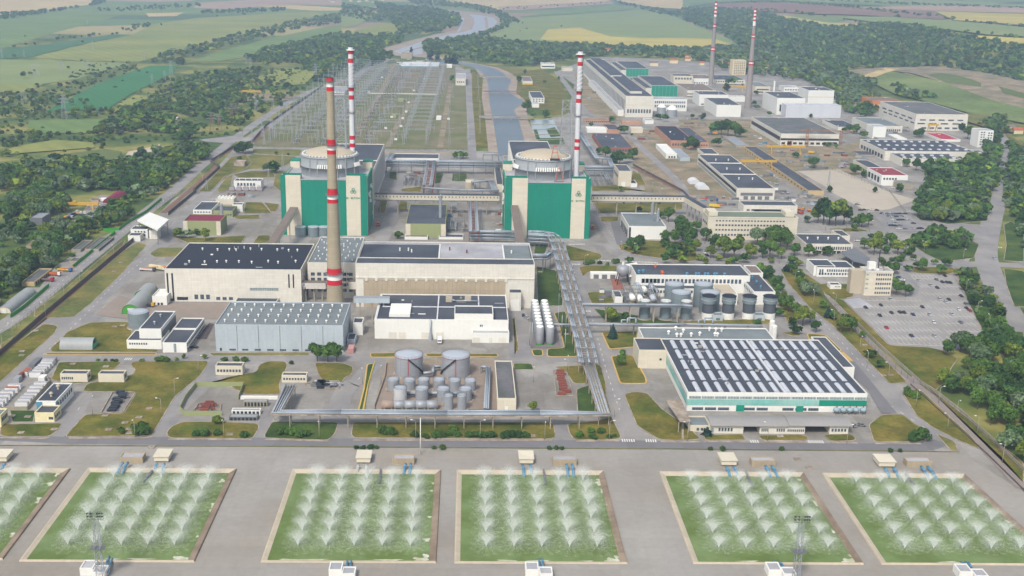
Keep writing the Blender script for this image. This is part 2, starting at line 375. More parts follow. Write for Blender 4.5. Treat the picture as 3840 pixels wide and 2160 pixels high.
# ================================================================ THE LAND
_z=[0.02]
def zz():_z[0]+=0.004;return _z[0]
def ground():
    xs=np.arange(-5200,8001,GS);ys=np.arange(-400,12001,GS);nx,ny=len(xs),len(ys)
    v=np.zeros((ny,nx,3));v[:,:,0]=xs;v[:,:,1]=ys[:,None]
    for j,y in enumerate(ys):
        if y>1500:v[j,:,2]=[terr(x,y)if 400<x else 0.0 for x in xs]
    idx=np.arange(nx*ny).reshape(ny,nx)
    f=np.stack([idx[:-1,:-1],idx[:-1,1:],idx[1:,1:],idx[1:,:-1]],-1).reshape(-1,4)
    me=bpy.data.meshes.new('ground');me.from_pydata(v.reshape(-1,3).tolist(),[],f.tolist())
    me.polygons.foreach_set('use_smooth',[True]*len(f))
    m=bpy.data.materials.new('open_country');m.use_nodes=True;N=m.node_tree.nodes;L=m.node_tree.links
    b=N['Principled BSDF'];b.inputs['Roughness'].default_value=0.95;b.inputs['Specular IOR Level'].default_value=0.1
    g=N.new('ShaderNodeNewGeometry');mp=N.new('ShaderNodeMapping');mp.inputs['Rotation'].default_value=(0,0,0.35);mp.inputs['Scale'].default_value=(1/900,1/420,1/900)
    L.new(g.outputs['Position'],mp.inputs[0])
    vo=N.new('ShaderNodeTexVoronoi');vo.inputs['Scale'].default_value=1;vo.inputs['Randomness'].default_value=0.7;L.new(mp.outputs[0],vo.inputs['Vector'])
    sep=N.new('ShaderNodeSeparateColor');L.new(vo.outputs['Color'],sep.inputs[0])
    cr=N.new('ShaderNodeValToRGB');e=cr.color_ramp.elements;cr.color_ramp.interpolation='CONSTANT'
    e[0].position=0;e[0].color=col(84,108,74);e[1].position=0.25;e[1].color=col(120,132,86)
    for p,c in((0.45,(96,122,82)),(0.6,(168,156,108)),(0.72,(104,128,84)),(0.86,(150,132,112))):
        k=e.new(p);k.color=col(*c)
    L.new(sep.outputs[0],cr.inputs[0])
    def nz(sc,d=5):
        n=N.new('ShaderNodeTexNoise');n.inputs['Scale'].default_value=sc;n.inputs['Detail'].default_value=d;L.new(g.outputs['Position'],n.inputs['Vector']);return n.outputs['Fac']
    sp=N.new('ShaderNodeSeparateXYZ');L.new(g.outputs['Position'],sp.inputs[0])
    mr=N.new('ShaderNodeMapRange');mr.inputs[1].default_value=2900;mr.inputs[2].default_value=3300;L.new(sp.outputs[1],mr.inputs[0])
    sc=N.new('ShaderNodeValToRGB');e=sc.color_ramp.elements;e[0].position=0.38;e[0].color=col(70,92,48);e[1].position=0.60;e[1].color=col(142,138,78)
    k=e.new(0.5);k.color=col(98,112,58)
    L.new(nz(0.012,7),sc.inputs[0])
    mx=N.new('ShaderNodeMix');mx.data_type='RGBA';L.new(mr.outputs[0],mx.inputs[0]);L.new(sc.outputs[0],mx.inputs[6]);L.new(cr.outputs[0],mx.inputs[7])
    mm=N.new('ShaderNodeMath');mm.operation='MULTIPLY_ADD';L.new(nz(0.11),mm.inputs[0]);mm.inputs[1].default_value=1.0;mm.inputs[2].default_value=0.5
    vm=N.new('ShaderNodeVectorMath');vm.operation='SCALE';L.new(mx.outputs[2],vm.inputs[0]);L.new(mm.outputs[0],vm.inputs['Scale']);L.new(vm.outputs[0],b.inputs['Base Color'])
    me.materials.append(m)
    o=bpy.data.objects.new('ground',me);C.objects.link(o);o['kind']='structure'
    return o
def crop(key,rgb,rgb2=None,rows=0.0,ang=0.0,var=0.14):
    m=mat(key,rgb,0.95,var*1.3,0.006,0.12,rgb2=rgb2,spec=0.08,thr=(.3,.7))
    if rows:
        N=m.node_tree.nodes;L=m.node_tree.links
        w=N.new('ShaderNodeTexWave');w.inputs['Scale'].default_value=0.012*rows;w.inputs['Distortion'].default_value=1.5;w.inputs['Detail'].default_value=2
        mp=N.new('ShaderNodeMapping');mp.inputs['Rotation'].default_value=(0,0,ang);g=N.new('ShaderNodeNewGeometry')
        L.new(g.outputs['Position'],mp.inputs[0]);L.new(mp.outputs[0],w.inputs['Vector'])
        b=N['Principled BSDF'];src=b.inputs['Base Color'].links[0].from_socket
        ma=N.new('ShaderNodeMath');ma.operation='MULTIPLY_ADD';L.new(w.outputs['Fac'],ma.inputs[0]);ma.inputs[1].default_value=0.12;ma.inputs[2].default_value=0.94
        vm=N.new('ShaderNodeVectorMath');vm.operation='SCALE';L.new(src,vm.inputs[0]);L.new(ma.outputs[0],vm.inputs['Scale']);L.new(vm.outputs[0],b.inputs['Base Color'])
    return m
F_TAN=crop('stubble_tan',(206,182,132),(190,170,120),1,0.3)
F_TAN2=crop('stubble_pink',(178,152,130),(164,142,120),1,0.3)
F_YG=crop('meadow_yellowgreen',(148,148,82),(122,136,76),1,-0.6)
F_GR=crop('meadow_green',(120,138,82),(102,128,76),1,-0.6)
F_DG=crop('crop_deepgreen',(70,110,72),(78,116,78),1.5,-0.6,0.06)
F_EM=crop('crop_emerald',(66,122,78),(60,114,70),2,-0.5,0.06)
F_SUNTINT=crop('crop_sunlit_tint',(194,176,96),(174,166,94),1,0.8)  # warm yellow puts a patch of sunlight into the field colour
F_MID=crop('crop_sage',(138,148,94),(122,140,90),1.2,0.9,0.08)
F_BR=crop('ploughed_brown',(142,112,98),(130,106,94),1.5,0.1,0.08)
F_SCR=crop('rough_pasture',(106,118,68),(86,102,60),0)
def land():
    ground()
    fz=[0.30]
    def field(s,m,name='field'):
        fz[0]+=0.05;return sheet(name,P(s),m,fz[0])
    field('A 0,-60 1300,-60 2576,-60 B 300,-40 240,60 0,118 A 2576,112 2200,110 1700,100 900,120 400,250 0,370',F_GR)
    field('A 0,-40 700,-40 705,32 450,62 200,92 0,118',F_TAN)
    field('A 790,-30 1500,-40 1450,8 1130,14 800,6',F_TAN2)
    field('A 1100,100 1385,95 1330,122 1120,127',F_TAN)
    field('A 1960,50 2200,38 2576,60 2576,82 2350,80',F_TAN)
    field('A 1500,20 2576,-30 2576,40 2200,35 1700,70 1460,60',F_TAN2)
    field('A 0,376 400,330 840,262 1000,262 640,330 235,432 0,446',F_DG)
    field('A 235,436 640,336 1000,262 1150,185 1500,135 1900,112 2380,88 2440,112 2300,150 1850,255 1300,400 1045,470 600,462',F_YG)
    field('A 0,450 700,468 1000,480 900,530 640,590 300,640 0,640',F_MID)
    field('A 0,640 330,640 180,700 0,720',F_YG)
    field('A 540,610 900,500 1030,490 940,560 620,700 450,740',F_SCR)
    field('A 345,842 560,730 720,645 1000,540 1130,498 1345,497 1300,560 1010,700 800,832',F_EM)
    field('A 1440,470 1700,380 2000,300 2400,215 2576,190 2576,240 2200,320 1900,430 1620,470',F_GR)
    field('A 220,910 790,905 820,960 640,1010 330,1010 200,960',F_GR)
    field('A 0,1230 300,1190 800,1130 920,1150 860,1240 300,1290 0,1270',F_SCR)
    field('A 60,1120 420,1060 700,1080 720,1120 300,1150 60,1170',F_YG)
    field('A 880,800 1020,720 1180,730 1100,830 930,850',F_YG)
    field('A 1880,600 2200,520 2400,540 2300,640 2000,660',F_YG)
    field('B 0,120 150,90 240,130 100,200 0,215',F_MID)
    field('B 50,265 140,215 430,160 690,163 520,250 440,275',F_YG)
    field('B 545,262 740,150 862,150 760,225 640,265',F_YG)
    field('B 380,128 600,122 640,148 430,148',F_YG)
    field('B 240,55 560,60 590,100 300,90',F_TAN2)
    field('B 820,-60 1500,-60 2030,-60 2040,5 1800,40 1180,84 1080,52 860,16',F_TAN)
    field('B 1180,52 2030,10 2060,30 1350,80 1190,82',F_TAN2)
    field('B 1345,128 2060,30 2180,75 1380,132',F_GR)
    field('B 1000,300 1180,240 1255,165 1380,135 2210,78 2380,82 2576,150 C 90,200 330,285 415,355 B 2400,368 2150,350 1850,330 1560,322 1300,305 1120,312',F_MID)
    field('B 1560,225 1800,212 2030,280 2300,290 2576,290 C 250,300 410,356 B 2400,366 2000,345 1720,325 1500,300',F_SUNTINT)
    field('B 2070,-30 2576,-50 C 160,-40 150,22 60,50 0,72 B 2400,62 2180,28 2080,8',F_TAN)
    field('B 640,330 850,290 870,330 720,370',F_SCR)
    field('C 60,88 200,72 420,82 800,128 1100,178 1385,190 1230,212 1080,210 850,160 640,120 340,132',F_SUNTINT)
    field('C 200,34 700,25 1300,60 1900,92 1990,155 1500,130 1000,112 640,92 300,64',F_BR)
    field('C 0,-40 900,-60 2576,-60 2576,20 1700,60 900,20 200,28 0,60',F_GR)
    field('C 1900,92 2576,110 2576,200 2300,175 2050,160',F_SUNTINT)
    field('C 1300,62 2000,40 2576,60 2576,106 1900,90',F_TAN2)
    field('C 1200,140 1600,136 2060,165 2576,215 2576,285 2300,270 2060,240 1620,190 1440,175',F_MID)
    field('C 2060,262 2340,285 2576,300 2576,362 2350,320 2150,290',F_SUNTINT)
    field('C 400,-20 1200,-30 2576,40 2576,56 1800,35 1100,20 500,12',F_MID)
    field('C 1340,590 1560,545 1900,620 2300,760 2576,830 2576,940 2150,860 1900,790 1600,720',crop('mound_grass',(128,138,84),(98,120,68),0,0,.26))
    field('C 1200,545 1500,518 1900,512 2300,560 2576,625 2576,660 2576,830 2300,760 1900,620 1700,560 1560,545 1420,600 1340,590',DIRT)
    field('C 1340,590 1540,518 1640,530 1590,545 1430,600',F_TAN)
    field('C 1840,578 1960,565 2250,640 2250,670 1980,640',F_SCR)
    field('C 2380,665 2576,720 2576,760 2420,720',F_SCR)
    field('C 2100,860 2300,880 2576,960 2576,1010 2400,1010 2150,930',LAWNY)
    strip('track',smooth(P('C 1620,535 1760,590 2050,660 2350,740 2480,770 2576,835')),9,DIRT,1.1)
    strip('track',smooth(P('C 2150,845 2400,895 2576,935')),9,F_TAN,1.15)
land()
# ---------------------------------------------------------------- canals
WATERC=mat('canal_water',(96,108,118),0.35,0.08,0.01,0.1,spec=0.4,rgb2=(84,98,110))
WATERR=mat('river_water',(150,154,162),0.3,0.05,0.01,0.1,spec=0.5)
BANK=mat('canal_bank',(168,156,142),0.9,0.14,0.05,0.3,rgb2=(150,132,118))
def water():
    sheet('canal_bank',P('B 1070,590 1045,570 1000,510 860,478 860,458 1000,478 1190,512 1290,560 1330,600 1320,700 1400,770 1405,900 1490,1090 1490,1160 1110,1150 1085,905 1060,740'),BANK,0.30)
    sheet('water',P('B 1185,1165 1145,905 1120,780 1108,640 1092,585 1060,545 980,505 880,482 880,466 1000,482 1150,515 1225,555 1285,615 1255,655 1270,700 1335,742 1385,770 1302,830 1345,925 1390,1100 1392,1165'),WATERC,0.36)
    sheet('canal_bank',P('B 240,388 480,318 700,262 890,225 915,180 905,120 780,92 500,40 520,28 800,75 1020,95 1190,125 1200,170 1160,212 1060,245 900,295 700,345 650,365 640,410 760,432 880,455 870,475 740,448 600,432 420,424'),BANK,0.40)
    sheet('water',P('B 392,388 500,350 640,304 800,262 930,240 985,222 1003,180 1002,140 960,108 1060,118 1150,135 1178,168 1142,205 1060,235 940,272 800,308 690,335 640,352 612,385 612,408 560,414 452,412'),WATERR,0.46)
    sheet('water',P('B 905,130 930,135 920,180 895,235 870,245 900,190'),WATERR,0.47)
    strip('canal_bank',P('B 480,390 610,358 700,325 800,290'),9,BANK,0.5)
    strip('canal_bank',P('B 1090,130 1095,170 1100,215'),10,BANK,0.52)
    sheet('lawn',P('B 985,535 1045,560 1062,640 1085,905 1120,1118 1010,1110 990,880'),LAWN,0.12)
    sheet('lawn',P('B 1290,560 1500,520 1640,600 1690,700 1730,850 1600,872 1520,830 1400,800 1400,770 1320,700 1290,640'),LAWN,0.14)
    sheet('lawn',P('B 1000,470 1200,500 1400,520 1380,560 1300,555 1180,520'),LAWNY,0.16)
water()
# ---------------------------------------------------------------- the works' own ground
def site():
    sheet('yard',P('D -400,1449 0,1240 320,960 1030,330 1300,60 1660,-210 1830,-400 A 2400,690 B 190,530 400,485 860,480 990,560 1010,1140 1490,1140 1600,880 1700,880 1760,640 1620,540 1900,430 2300,440 C 700,500 1200,700 1480,790 2100,950 2330,1010 2260,1300 1800,1449 F 1760,210 2300,250 2100,640 2300,1120 1900,1160 1560,1160 1020,800 I 2576,700 2576,900 2576,1449 G -1200,1449 -900,700'),CONC,zz())
    sheet('road_apron',P('G -1500,470 0,463 1200,466 H 0,476 1500,492 I 0,495 1500,510 2010,512 2090,512 2576,820 2900,1000 3400,1500 3000,1900 G 0,1900 -2400,1800'),APRON,zz())
    sheet('dirt',P('C 230,1449 0,1180 -30,900 500,900 900,960 1160,1100 1330,1180 1480,1250 1300,1330 860,1290 600,1449 F 380,60 200,60 100,20 0,0'),DIRT,zz())
    sheet('dirt',P('B 1830,460 1760,560 1830,850 2100,930 2160,860 2140,720'),DIRT,zz())
    sheet('dirt',P('B 2140,990 2576,960 C 200,1130 230,1449 F 60,40 -60,30 B 2300,1449 2200,1200'),DIRT,zz())
    sheet('dirt',P('C 430,900 760,1090 1200,1100 1350,1060 1340,1200 1150,1290 880,1290 600,1100'),DIRT,zz())
    sheet('yard',P('C 870,1290 1180,1280 1560,1449 F 1760,60 1560,130 1400,150 1120,0 C 1100,1420'),mat('pale_yard',(186,176,160),0.9,0.06,0.02,0.3,grid=(6,6,0.1,1),gcol=0.9),zz())
    sheet('lawn',P('A 1900,1105 2000,1000 2400,690 B 190,540 330,500 480,490 860,495 860,560 950,640 960,1130 360,1125'),mat('switchyard_grass',(106,114,72),0.95,0.18,0.03,0.3,rgb2=(128,122,96),spec=0.1),zz())
    sheet('gravel',P('B 400,540 480,510 820,520 830,640 760,700 480,700 380,660'),mat('brown_gravel',(136,122,110),0.95,0.14,0.03,0.3,rgb2=(116,118,84),spec=0.1),zz(),'stuff')
    # ---- roads (left side)
    R=lambda s,w,m=ASPH,n='road':strip(n,dens(smooth(P(s))),w,m,zz())
    R('D -600,1300 0,1040 300,800 900,310 1300,0 A 1300,1449 1560,1210 1830,1000 2050,850 2200,760 2400,660 B 60,600 200,520 380,440',13)
    R('D -200,1449 130,1449 420,1120 620,930 860,700 1150,470 1330,290 1560,0 A 1600,1420 1700,1330 1850,1285 2050,1280',12)
    R('D 300,960 480,975 620,960 760,965',11)
    R('D 330,1240 640,1250 960,1252 1500,1240 2200,1250 2576,1255 E 300,1245 900,1250 1400,1252 2000,1262',12)
    R('G 0,395 600,425 H 0,440 1200,452 2400,455 I 0,470 1500,478 1800,480 1900,455 1930,430',9,ASPHD)
    R('G 380,395 480,300 560,180 600,70',13);R('D 1480,1449 1700,1250',12)
    R('G 1180,380 1300,200 1500,30 D 1560,1400',12)
    R('G 1945,400 2020,250 2080,100',6)
    R('D 1890,1300 1960,1240',8)
    # ---- roads (centre, right)
    R('E 1990,1449 2060,1600 H 2130,400',12);R('H 2190,400 2110,200 2000,-100 E 1960,1200 1900,1000 1860,850 1790,650 1740,540 1700,430 1690,400',13)
    R('E 1400,1230 1370,1050 1340,890',9);R('H 1690,400 1650,300',9)
    R('E 1880,90 1960,200 2080,380 2160,470 2576,505 F 300,540 700,560 800,640',14)
    R('E 1600,380 1750,400 1990,390 2060,440 2180,520',10)
    R('F 0,330 100,380 170,440 230,530',10);R('F 540,500 760,520 880,520 930,590',11)
    R('F 700,600 820,710 1020,930 1240,1170 1500,1440 I 1560,150 1720,250 1850,330 1930,420',15)
    R('F 690,900 790,1020 870,1050 1120,1060',11)
    R('E 120,1449 240,1300 300,1240',11);R('H -60,300 0,100 60,0 E 120,1440',11)
    R('E 1310,800 1240,1240',14)
    R('E 100,1120 260,1180 640,1190 1260,1190',34,CONC,'yard')
    R('B 990,1210 975,900 962,700 955,520',10);R('B 110,1060 190,880 290,720 400,480',7,DIRT,'track');R('B 350,1110 440,900 560,740',7,DIRT,'track');R('B 745,1120 780,900 825,640',7,DIRT,'track')
    R('B 100,900 420,905 770,908',5,CONC,'path');R('B 190,703 480,706 730,712',9,mat('pale_concrete',(192,184,172)),'path')
    R('B 0,370 -60,330',6);R('E 300,380 380,180 440,60 B 420,1400 460,1240',12);R('B 830,1449 820,1330 870,1200',9,CONC,'path')
    R('B 1620,540 1700,640 1770,740 1860,880 2100,900',10)
    R('B 2140,990 2280,1130 2400,1240 2576,1400 F 20,40',9)
    R('C 1900,1800 F 1760,1449',5)
    R('F 2600,1060 2480,950 2330,640 2280,480 2310,300 2390,0 C 2390,1449 2450,1150 2420,1020 2330,900 2200,850',17)
    R('F 2700,540 2500,560 2280,540 2000,560 1740,545 1640,545',15);R('F 2260,420 2200,300 2100,250 1800,230 1440,300 1290,340',15)
    R('F 1690,370 1830,480 1960,540',9);R('F 1660,560 1700,640 1750,760 1780,900',12)
    PKM=mat('pale_asphalt',(158,155,152),0.9,0.08,0.04,0.5,rgb2=(146,142,138),patch=.1)
    sheet('parking_lot',P('F 1215,815 1380,800 1770,795 1790,700 1700,612 2035,632 2150,830 2300,1120 2290,1165 2170,1185 1970,1200 1850,1172 1575,1160'),PKM,zz())
    sheet('parking_lot',P('F 1440,165 1700,140 1830,240 1800,300 1580,300 1500,250'),ASPH,zz())
    sheet('yard',P('F 1215,815 1340,802 1440,870 1290,880'),ROOFL,zz())
    sheet('yard',P('E 1880,655 2140,655 2140,740 1850,750'),CONC,zz());sheet('yard',P('E 2030,655 2090,655 2150,735 2055,740'),BRICK,zz())
    sheet('yard',P('E 1440,1000 1620,1005 1660,1180 1425,1180'),mat('gravel_grey',(126,120,118),0.95,0.14,0.1,0.5),zz())
    sheet('yard',P('D 720,930 850,820 900,780 1060,830 1270,840 1735,840 1690,960 980,965'),mat('sandy_yard',(146,134,124),0.95,0.12,0.05,0.3),zz())
    sheet('yard',P('D 1480,1110 1580,990 1615,1000 1560,1110'),mat('dark_soil',(84,76,78),0.95,0.2,0.1,0.6),zz())
    sheet('yard',P('E 330,1290 1300,1280 1320,1440 H 1330,190 240,205 280,40'),mat('tank_yard',(150,136,124),0.95,0.12,0.05,0.4),zz())
    sheet('yard',P('E 1330,1350 1600,1340 H 1620,150 1640,210 1390,215'),CONC,zz())
    sheet('yard',P('F 1060,1210 1215,1210 1290,1278 1100,1278'),YPAINT,zz());sheet('yard',P('F 1160,1280 1300,1285 I 1620,225 1500,225 1390,40'),ASPHD,zz())
    sheet('yard',P('E 1900,1000 2240,1000 2235,1090 1900,1090'),CONC,zz())
    sheet('yard',P('E 2030,220 2100,220 2165,330 2170,395 2080,400 2060,340'),ASPHD,zz())
    sheet('dirt',P('A 930,1200 970,1150 1160,1110 1210,1090 1190,1150 1120,1190 1040,1180 870,1240'),mat('bare_sand',(190,176,156),0.95,0.08),0.9)
    sheet('road',P('A 1500,1055 1830,1015 1850,1060 1720,1080 1560,1070'),ASPH,0.02)
    sheet('dirt',P('A 1820,770 1920,710 2200,700 2280,740 2100,770 1960,800'),DIRT,0.86)
    sheet('dirt',P('D 0,500 180,420 330,290 380,300 300,420 120,520'),DIRT,0.03)
    sheet('dirt',P('D 560,220 700,60 760,20 900,30 760,200 640,250 380,280 430,230'),mat('scrap_yard',(150,144,138),0.95,0.16,0.08),0.034)
    sheet('dirt',P('D 540,560 700,410 850,330 1000,240 980,200 900,270 640,420 420,560 300,720 200,720 340,800 700,480'),CONC,0.05)
    strip('rail_lane',P('D -300,1449 0,1215 330,935 960,395'),6,RAIL,0.2);strip('rail_lane',P('A 1900,1080 2010,960'),8,RAIL,0.2)
    strip('rail_lane',P('D 1230,160 A 1420,1449 1640,1250 1600,1220 1760,1120'),5,RAIL,0.2)
    strip('rail_lane',dens(P('F 1060,800 1300,1040 1560,1300 1740,1449 I 1750,10 2100,280 2576,790')),7,mat('patrol_lane',(142,132,126),0.95,0.12,0.1),0.32)
    strip('rail_lane',P('B 2200,1260 2576,1449'),6,RAIL,0.2)
site()
for s in('G 0,407 330,412 375,405','G 520,410 1090,408 1150,398','G 1270,418 1900,422','G 2000,420 2480,432','H 90,426 1590,427','H 1770,432 2100,430','H 2410,436 2576,440 I 130,437','I 160,436 490,438','I 610,440 935,441','I 1120,446 1320,447','I 1450,452 1800,452'):strip('kerb_strip',dens(P(s),20),1.7,KERB,.19)
strip('verge',dens(P('G 0,465 2000,472 H 0,477 2576,492 I 1500,506 2090,514'),20),.9,LAWNY,.19)
_lz=[0.16]
def LW(s,m=None,r=3.0,kerb=0.5,km=None):
    _lz[0]+=0.004
    return lawn(s,m,r,kerb,km,_lz[0])
def lawns():
    Y=YPAINT
    LW('D -200,1260 0,1255 300,960 400,950 560,945 700,830 900,640 1110,400 1035,380 940,440 420,880 0,1235',LAWNY)
    LW('D 0,1235 -400,1500 G -300,60 0,-10 D 230,1230 420,1060 440,1010 330,995 180,1100',LAWN)
    LW('D 255,940 260,890 480,740 900,380 950,362 930,400 500,780 300,940',LAWNY)
    LW('D 0,1150 120,1080 290,960 240,1060 0,1235',LAWNY)
    LW('D 1125,465 1200,420 1390,420 1340,490 1160,492',LAWNY)
    LW('D 500,1060 680,985 970,980 1000,1060 960,1180 1200,1190 1190,1210 380,1208 380,1180 460,1110',LAWN)
    LW('D 350,1215 1185,1215 1180,1230 340,1230',LAWNY,1,0.6,Y)
    LW('D 1575,1215 2340,1212 2330,1235 1600,1238',LAWNY,1)
    LW('D 440,1285 900,1278 920,1290 860,1340 690,1440 560,1449 380,1420',LAWN)
    LW('D 1000,1280 1580,1275 1560,1320 1510,1390 1440,1449 G 1320,100 1150,385 1080,395 500,400 495,390 640,230 930,225 1030,60 620,60 650,0 D 1000,1380 1020,1340 980,1310',LAWN)
    LW('G 0,290 70,305 480,295 430,360 370,400 0,398',LAWN)
    LW('G 70,200 270,200 255,290 90,290',LAWNG,1)
    LW('G 1250,370 1290,320 1380,285 1660,285 1950,300 1960,330 1910,415 1270,410',LAWN)
    LW('D 1600,1449 1700,1400 1930,1360 1960,1300 2020,1278 2160,1280 2170,1320 2110,1449 G 2120,80 1850,80 1700,0 1560,-10',LAWN)
    LW('D 2370,1290 2576,1290 E 95,1320 80,1380 30,1400 0,1449 D 2450,1449 2400,1380',LAWN)
    LW('G 1990,390 2050,285 2560,290 2530,380 2480,428 2000,410',LAWNG)
    LW('H 85,300 110,290 1600,290 1622,400 1580,418 90,408 70,380',LAWN)
    LW('H 1700,300 1930,280 2040,240 2115,400 2090,420 1760,425 1720,380',LAWN)
    LW('H 1770,40 1900,0 1960,220 1780,220',LAWNG);LW('E 1600,1320 1830,1310 1880,1449 1750,1449 1690,1350',LAWN)
    LW('E 1890,1290 1960,1310 2000,1449 H 2000,120 2030,230 1990,100 1930,0',LAWN)
    LW('E 190,1302 252,1292 H 205,20 168,205 122,205 165,40',LAWNG,2,0.8,Y)
    LW('E 215,1218 400,1216 620,1218 600,1245 220,1250',LAWN,2,0.6,Y);LW('E 630,1220 1180,1222 1190,1245 640,1245',LAWN,2,0.6,Y)
    LW('E 1295,1295 1440,1297 1455,1345 1300,1342',LAWNG,2)
    LW('E 1470,560 1640,600 1680,860 1480,860',LAWNG);LW('E 1600,915 1690,900 1740,1010 1790,1245 1550,1245 1550,1185 1680,1180 1640,1000',LAWNG,3,0.6,Y)
    LW('E 1430,1190 1520,1190 1525,1240 1450,1240',LAWNG,3,0.6,Y)
    LW('E 1285,960 1310,950 1340,1190 1310,1230',LAWN,1)
    LW('E 1690,400 1960,470 1970,500 1900,522 1710,522',LAWN)
    LW('E 2090,400 2280,365 2576,380 F 90,400 120,520 E 2560,525 2200,470 2100,430',LAWN)
    LW('E 1460,400 1560,400 1540,470 1450,470',LAWNG)
    LW('E 1790,570 1870,555 2130,560 2140,600 1880,600 1820,640',LAWN)
    LW('E 1850,760 1960,755 2060,790 2060,840 1890,850',LAWN);LW('E 1900,880 2576,990 2576,1000 2000,990',LAWNG)
    LW('F 0,975 650,960 690,990 600,1000 0,1005',LAWN);LW('E 1960,1060 2240,1050 2235,1170 2020,1190 1990,1130',LAWN,3,.8,Y)
    LW('E 2030,1240 2200,1230 2300,1400 2310,1449 2100,1449',LAWN,3,.8,Y)
    LW('H 2130,80 2200,60 2310,70 2420,190 2540,275 2576,290 2576,430 2400,425 2230,320',LAWN)
    LW('I 0,300 20,300 140,420 0,430',LAWN,2);LW('I 150,390 450,380 480,425 170,428',LAWN,2)
    LW('I 560,390 900,385 955,410 930,430 600,430',LAWN);LW('I 1050,385 1280,380 1320,430 1120,438',LAWN)
    LW('I 1400,310 1500,235 1660,230 1760,310 1850,350 1855,410 1800,440 1440,440',LAWN)
    LW('I 1900,370 2060,440 2080,508 2020,505',LAWNY)
    LW('F 930,1070 1080,1080 1210,1205 1060,1205 960,1130',LAWN,3,.8,Y);LW('F 740,1060 870,1060 900,1090 820,1090',LAWN)
    LW('F 700,780 760,770 880,960 860,1010 800,1000 740,900',LAWN);LW('F 560,560 640,570 770,700 750,750 700,760 610,640',LAWNG)
    LW('F 730,580 900,600 1050,700 1080,790 1300,1040 1560,1300 1700,1440 I 1600,0 1560,0 F 1120,1000 960,880 800,700',LAWN)
    LW('I 1650,60 1790,40 2200,420 2250,500 2080,430 1880,330 1760,240',LAWN)
    LW('F 1100,690 1290,700 1290,790 1200,815 1080,780 1020,700',LAWN)
    LW('F 1090,770 1215,820 1560,1160 1850,1175 1970,1205 2080,1260 2030,1330 1980,1440 I 1900,60 2200,300 2576,600 2576,760 2400,560 F 1760,1400 1300,980',LAWN)
    LW('F 1700,380 1900,300 2100,320 2240,400 2200,500 1960,530 1830,470',LAWNG);LW('F 1730,600 1740,570 2030,570 2080,600 2000,625 1760,615',LAWN)
    LW('F 2420,580 2576,600 2700,870 2500,870 2440,700',LAWNG);LW('F 2420,250 2480,220 2576,300 2576,530 2420,520 2440,400',LAWNG)
    LW('F 1770,60 2340,0 2300,220 2000,245 1800,200',LAWNG)
    LW('F 2060,600 2140,590 2300,900 2420,1050 2576,1060 2576,1100 2300,1130 2150,830',LAWNG);
    LW('F 1860,270 1960,265 2010,290 1900,295',LAWN);LW('F 1090,280 1330,275 1410,300 1180,305',LAWN)
    LW('A 1620,1340 1900,1165 2240,1185 2180,1240 2150,1250 2060,1275 1880,1278 1740,1320 1620,1400',LAWNY);LW('A 1910,1125 2280,1130 2260,1180 1900,1160',LAWNY);LW('A 2080,1300 2180,1300 2120,1449 2060,1400',LAWNY);LW('D 1640,-20 1700,-100 1760,-130 1740,-20 1650,10',LAWNY)
    LW('D 1280,330 1500,350 1860,330 1820,395 1440,395',LAWN);LW('D 1760,180 1960,175 1960,205 1780,208',LAWN);LW('D 1850,80 1980,80 2050,160 1840,165',LAWN)
    LW('D 1990,80 2110,95 2080,150 2040,150',LAWN);LW('D 1900,400 1950,330 2040,330 2040,380',LAWN)
    LW('A 1500,1449 1740,1190 1860,1170 1900,1230 1850,1280 1700,1330 1590,1449',LAWN);LW('A 1760,1320 1900,1290 2060,1300 2080,1340 1800,1345',LAWN)
    LW('E 1890,80 2080,85 2576,80 2576,130 2400,160 2110,150 1960,165',LAWN);LW('E 1950,190 2095,190 2090,225 1960,228',LAWN)
    LW('E 270,150 290,70 350,70 330,160',LAWN);LW('E 420,140 440,70 500,75 500,140',LAWN)
    LW('B 360,1300 420,1300 420,1360 360,1350',LAWNG);LW('B 450,1430 610,1410 600,1449 450,1449',LAWN);LW('B 710,1310 775,1310 750,1380 700,1390',LAWNG);LW('B 840,1310 950,1310 950,1370 830,1370',LAWNG)
    LW('B 1890,1410 2080,1400 2300,1449 E 2300,-10 1890,-5',LAWN);LW('B 2200,1290 2260,1320 2300,1400 2170,1400',LAWN)
    LW('C 2300,1030 2420,1010 2576,1180 2576,1100 2400,960',LAWN)
lawns()
# ================================================================ BUILDINGS
def mpp(x,y,z=0):
    """metres per photo pixel at a place"""
    return float((np.array([x,y,z-CAMH])@VF)/FPX)
def rowy(q,xm,row,z):return G(q,xm,row,z)[1]
def rayx(q,x,y0,yb):
    d=ray(*px2(q,x,yb));return float(d[0]/d[1]*y0)
def shell(mb,x0,y0,x1,y1,z0,H,par=0.6,t=0.45):
    vo=[(x0,y0),(x1,y0),(x1,y1),(x0,y1)];vi=[(x0+t,y0+t),(x1-t,y0+t),(x1-t,y1-t),(x0+t,y1-t)]
    v=[(a,b,z0)for a,b in vo]+[(a,b,H)for a,b in vo]+[(a,b,H)for a,b in vi]+[(a,b,H-par)for a,b in vi]
    f=[]
    for i in range(4):
        j=(i+1)%4;f+=[(i,j,4+j,4+i),(4+i,4+j,8+j,8+i),(8+i,8+j,12+j,12+i)]
    mb.add(v,f)
def block(o,x0,y0,x1,y1,H,wall,roof,z0=0.0,par=0.6,wname='wall',rname='roof',first=True):
    a=MB();shell(a,x0,y0,x1,y1,z0,H,par);a.build(wname,wall,o)
    b=MB();b.box(x0+.46,y0+.46,H-par-0.4,x1-.46,y1-.46,H-par);r=b.build(rname,roof,o);ROOFOF.setdefault(o.name,r);return r
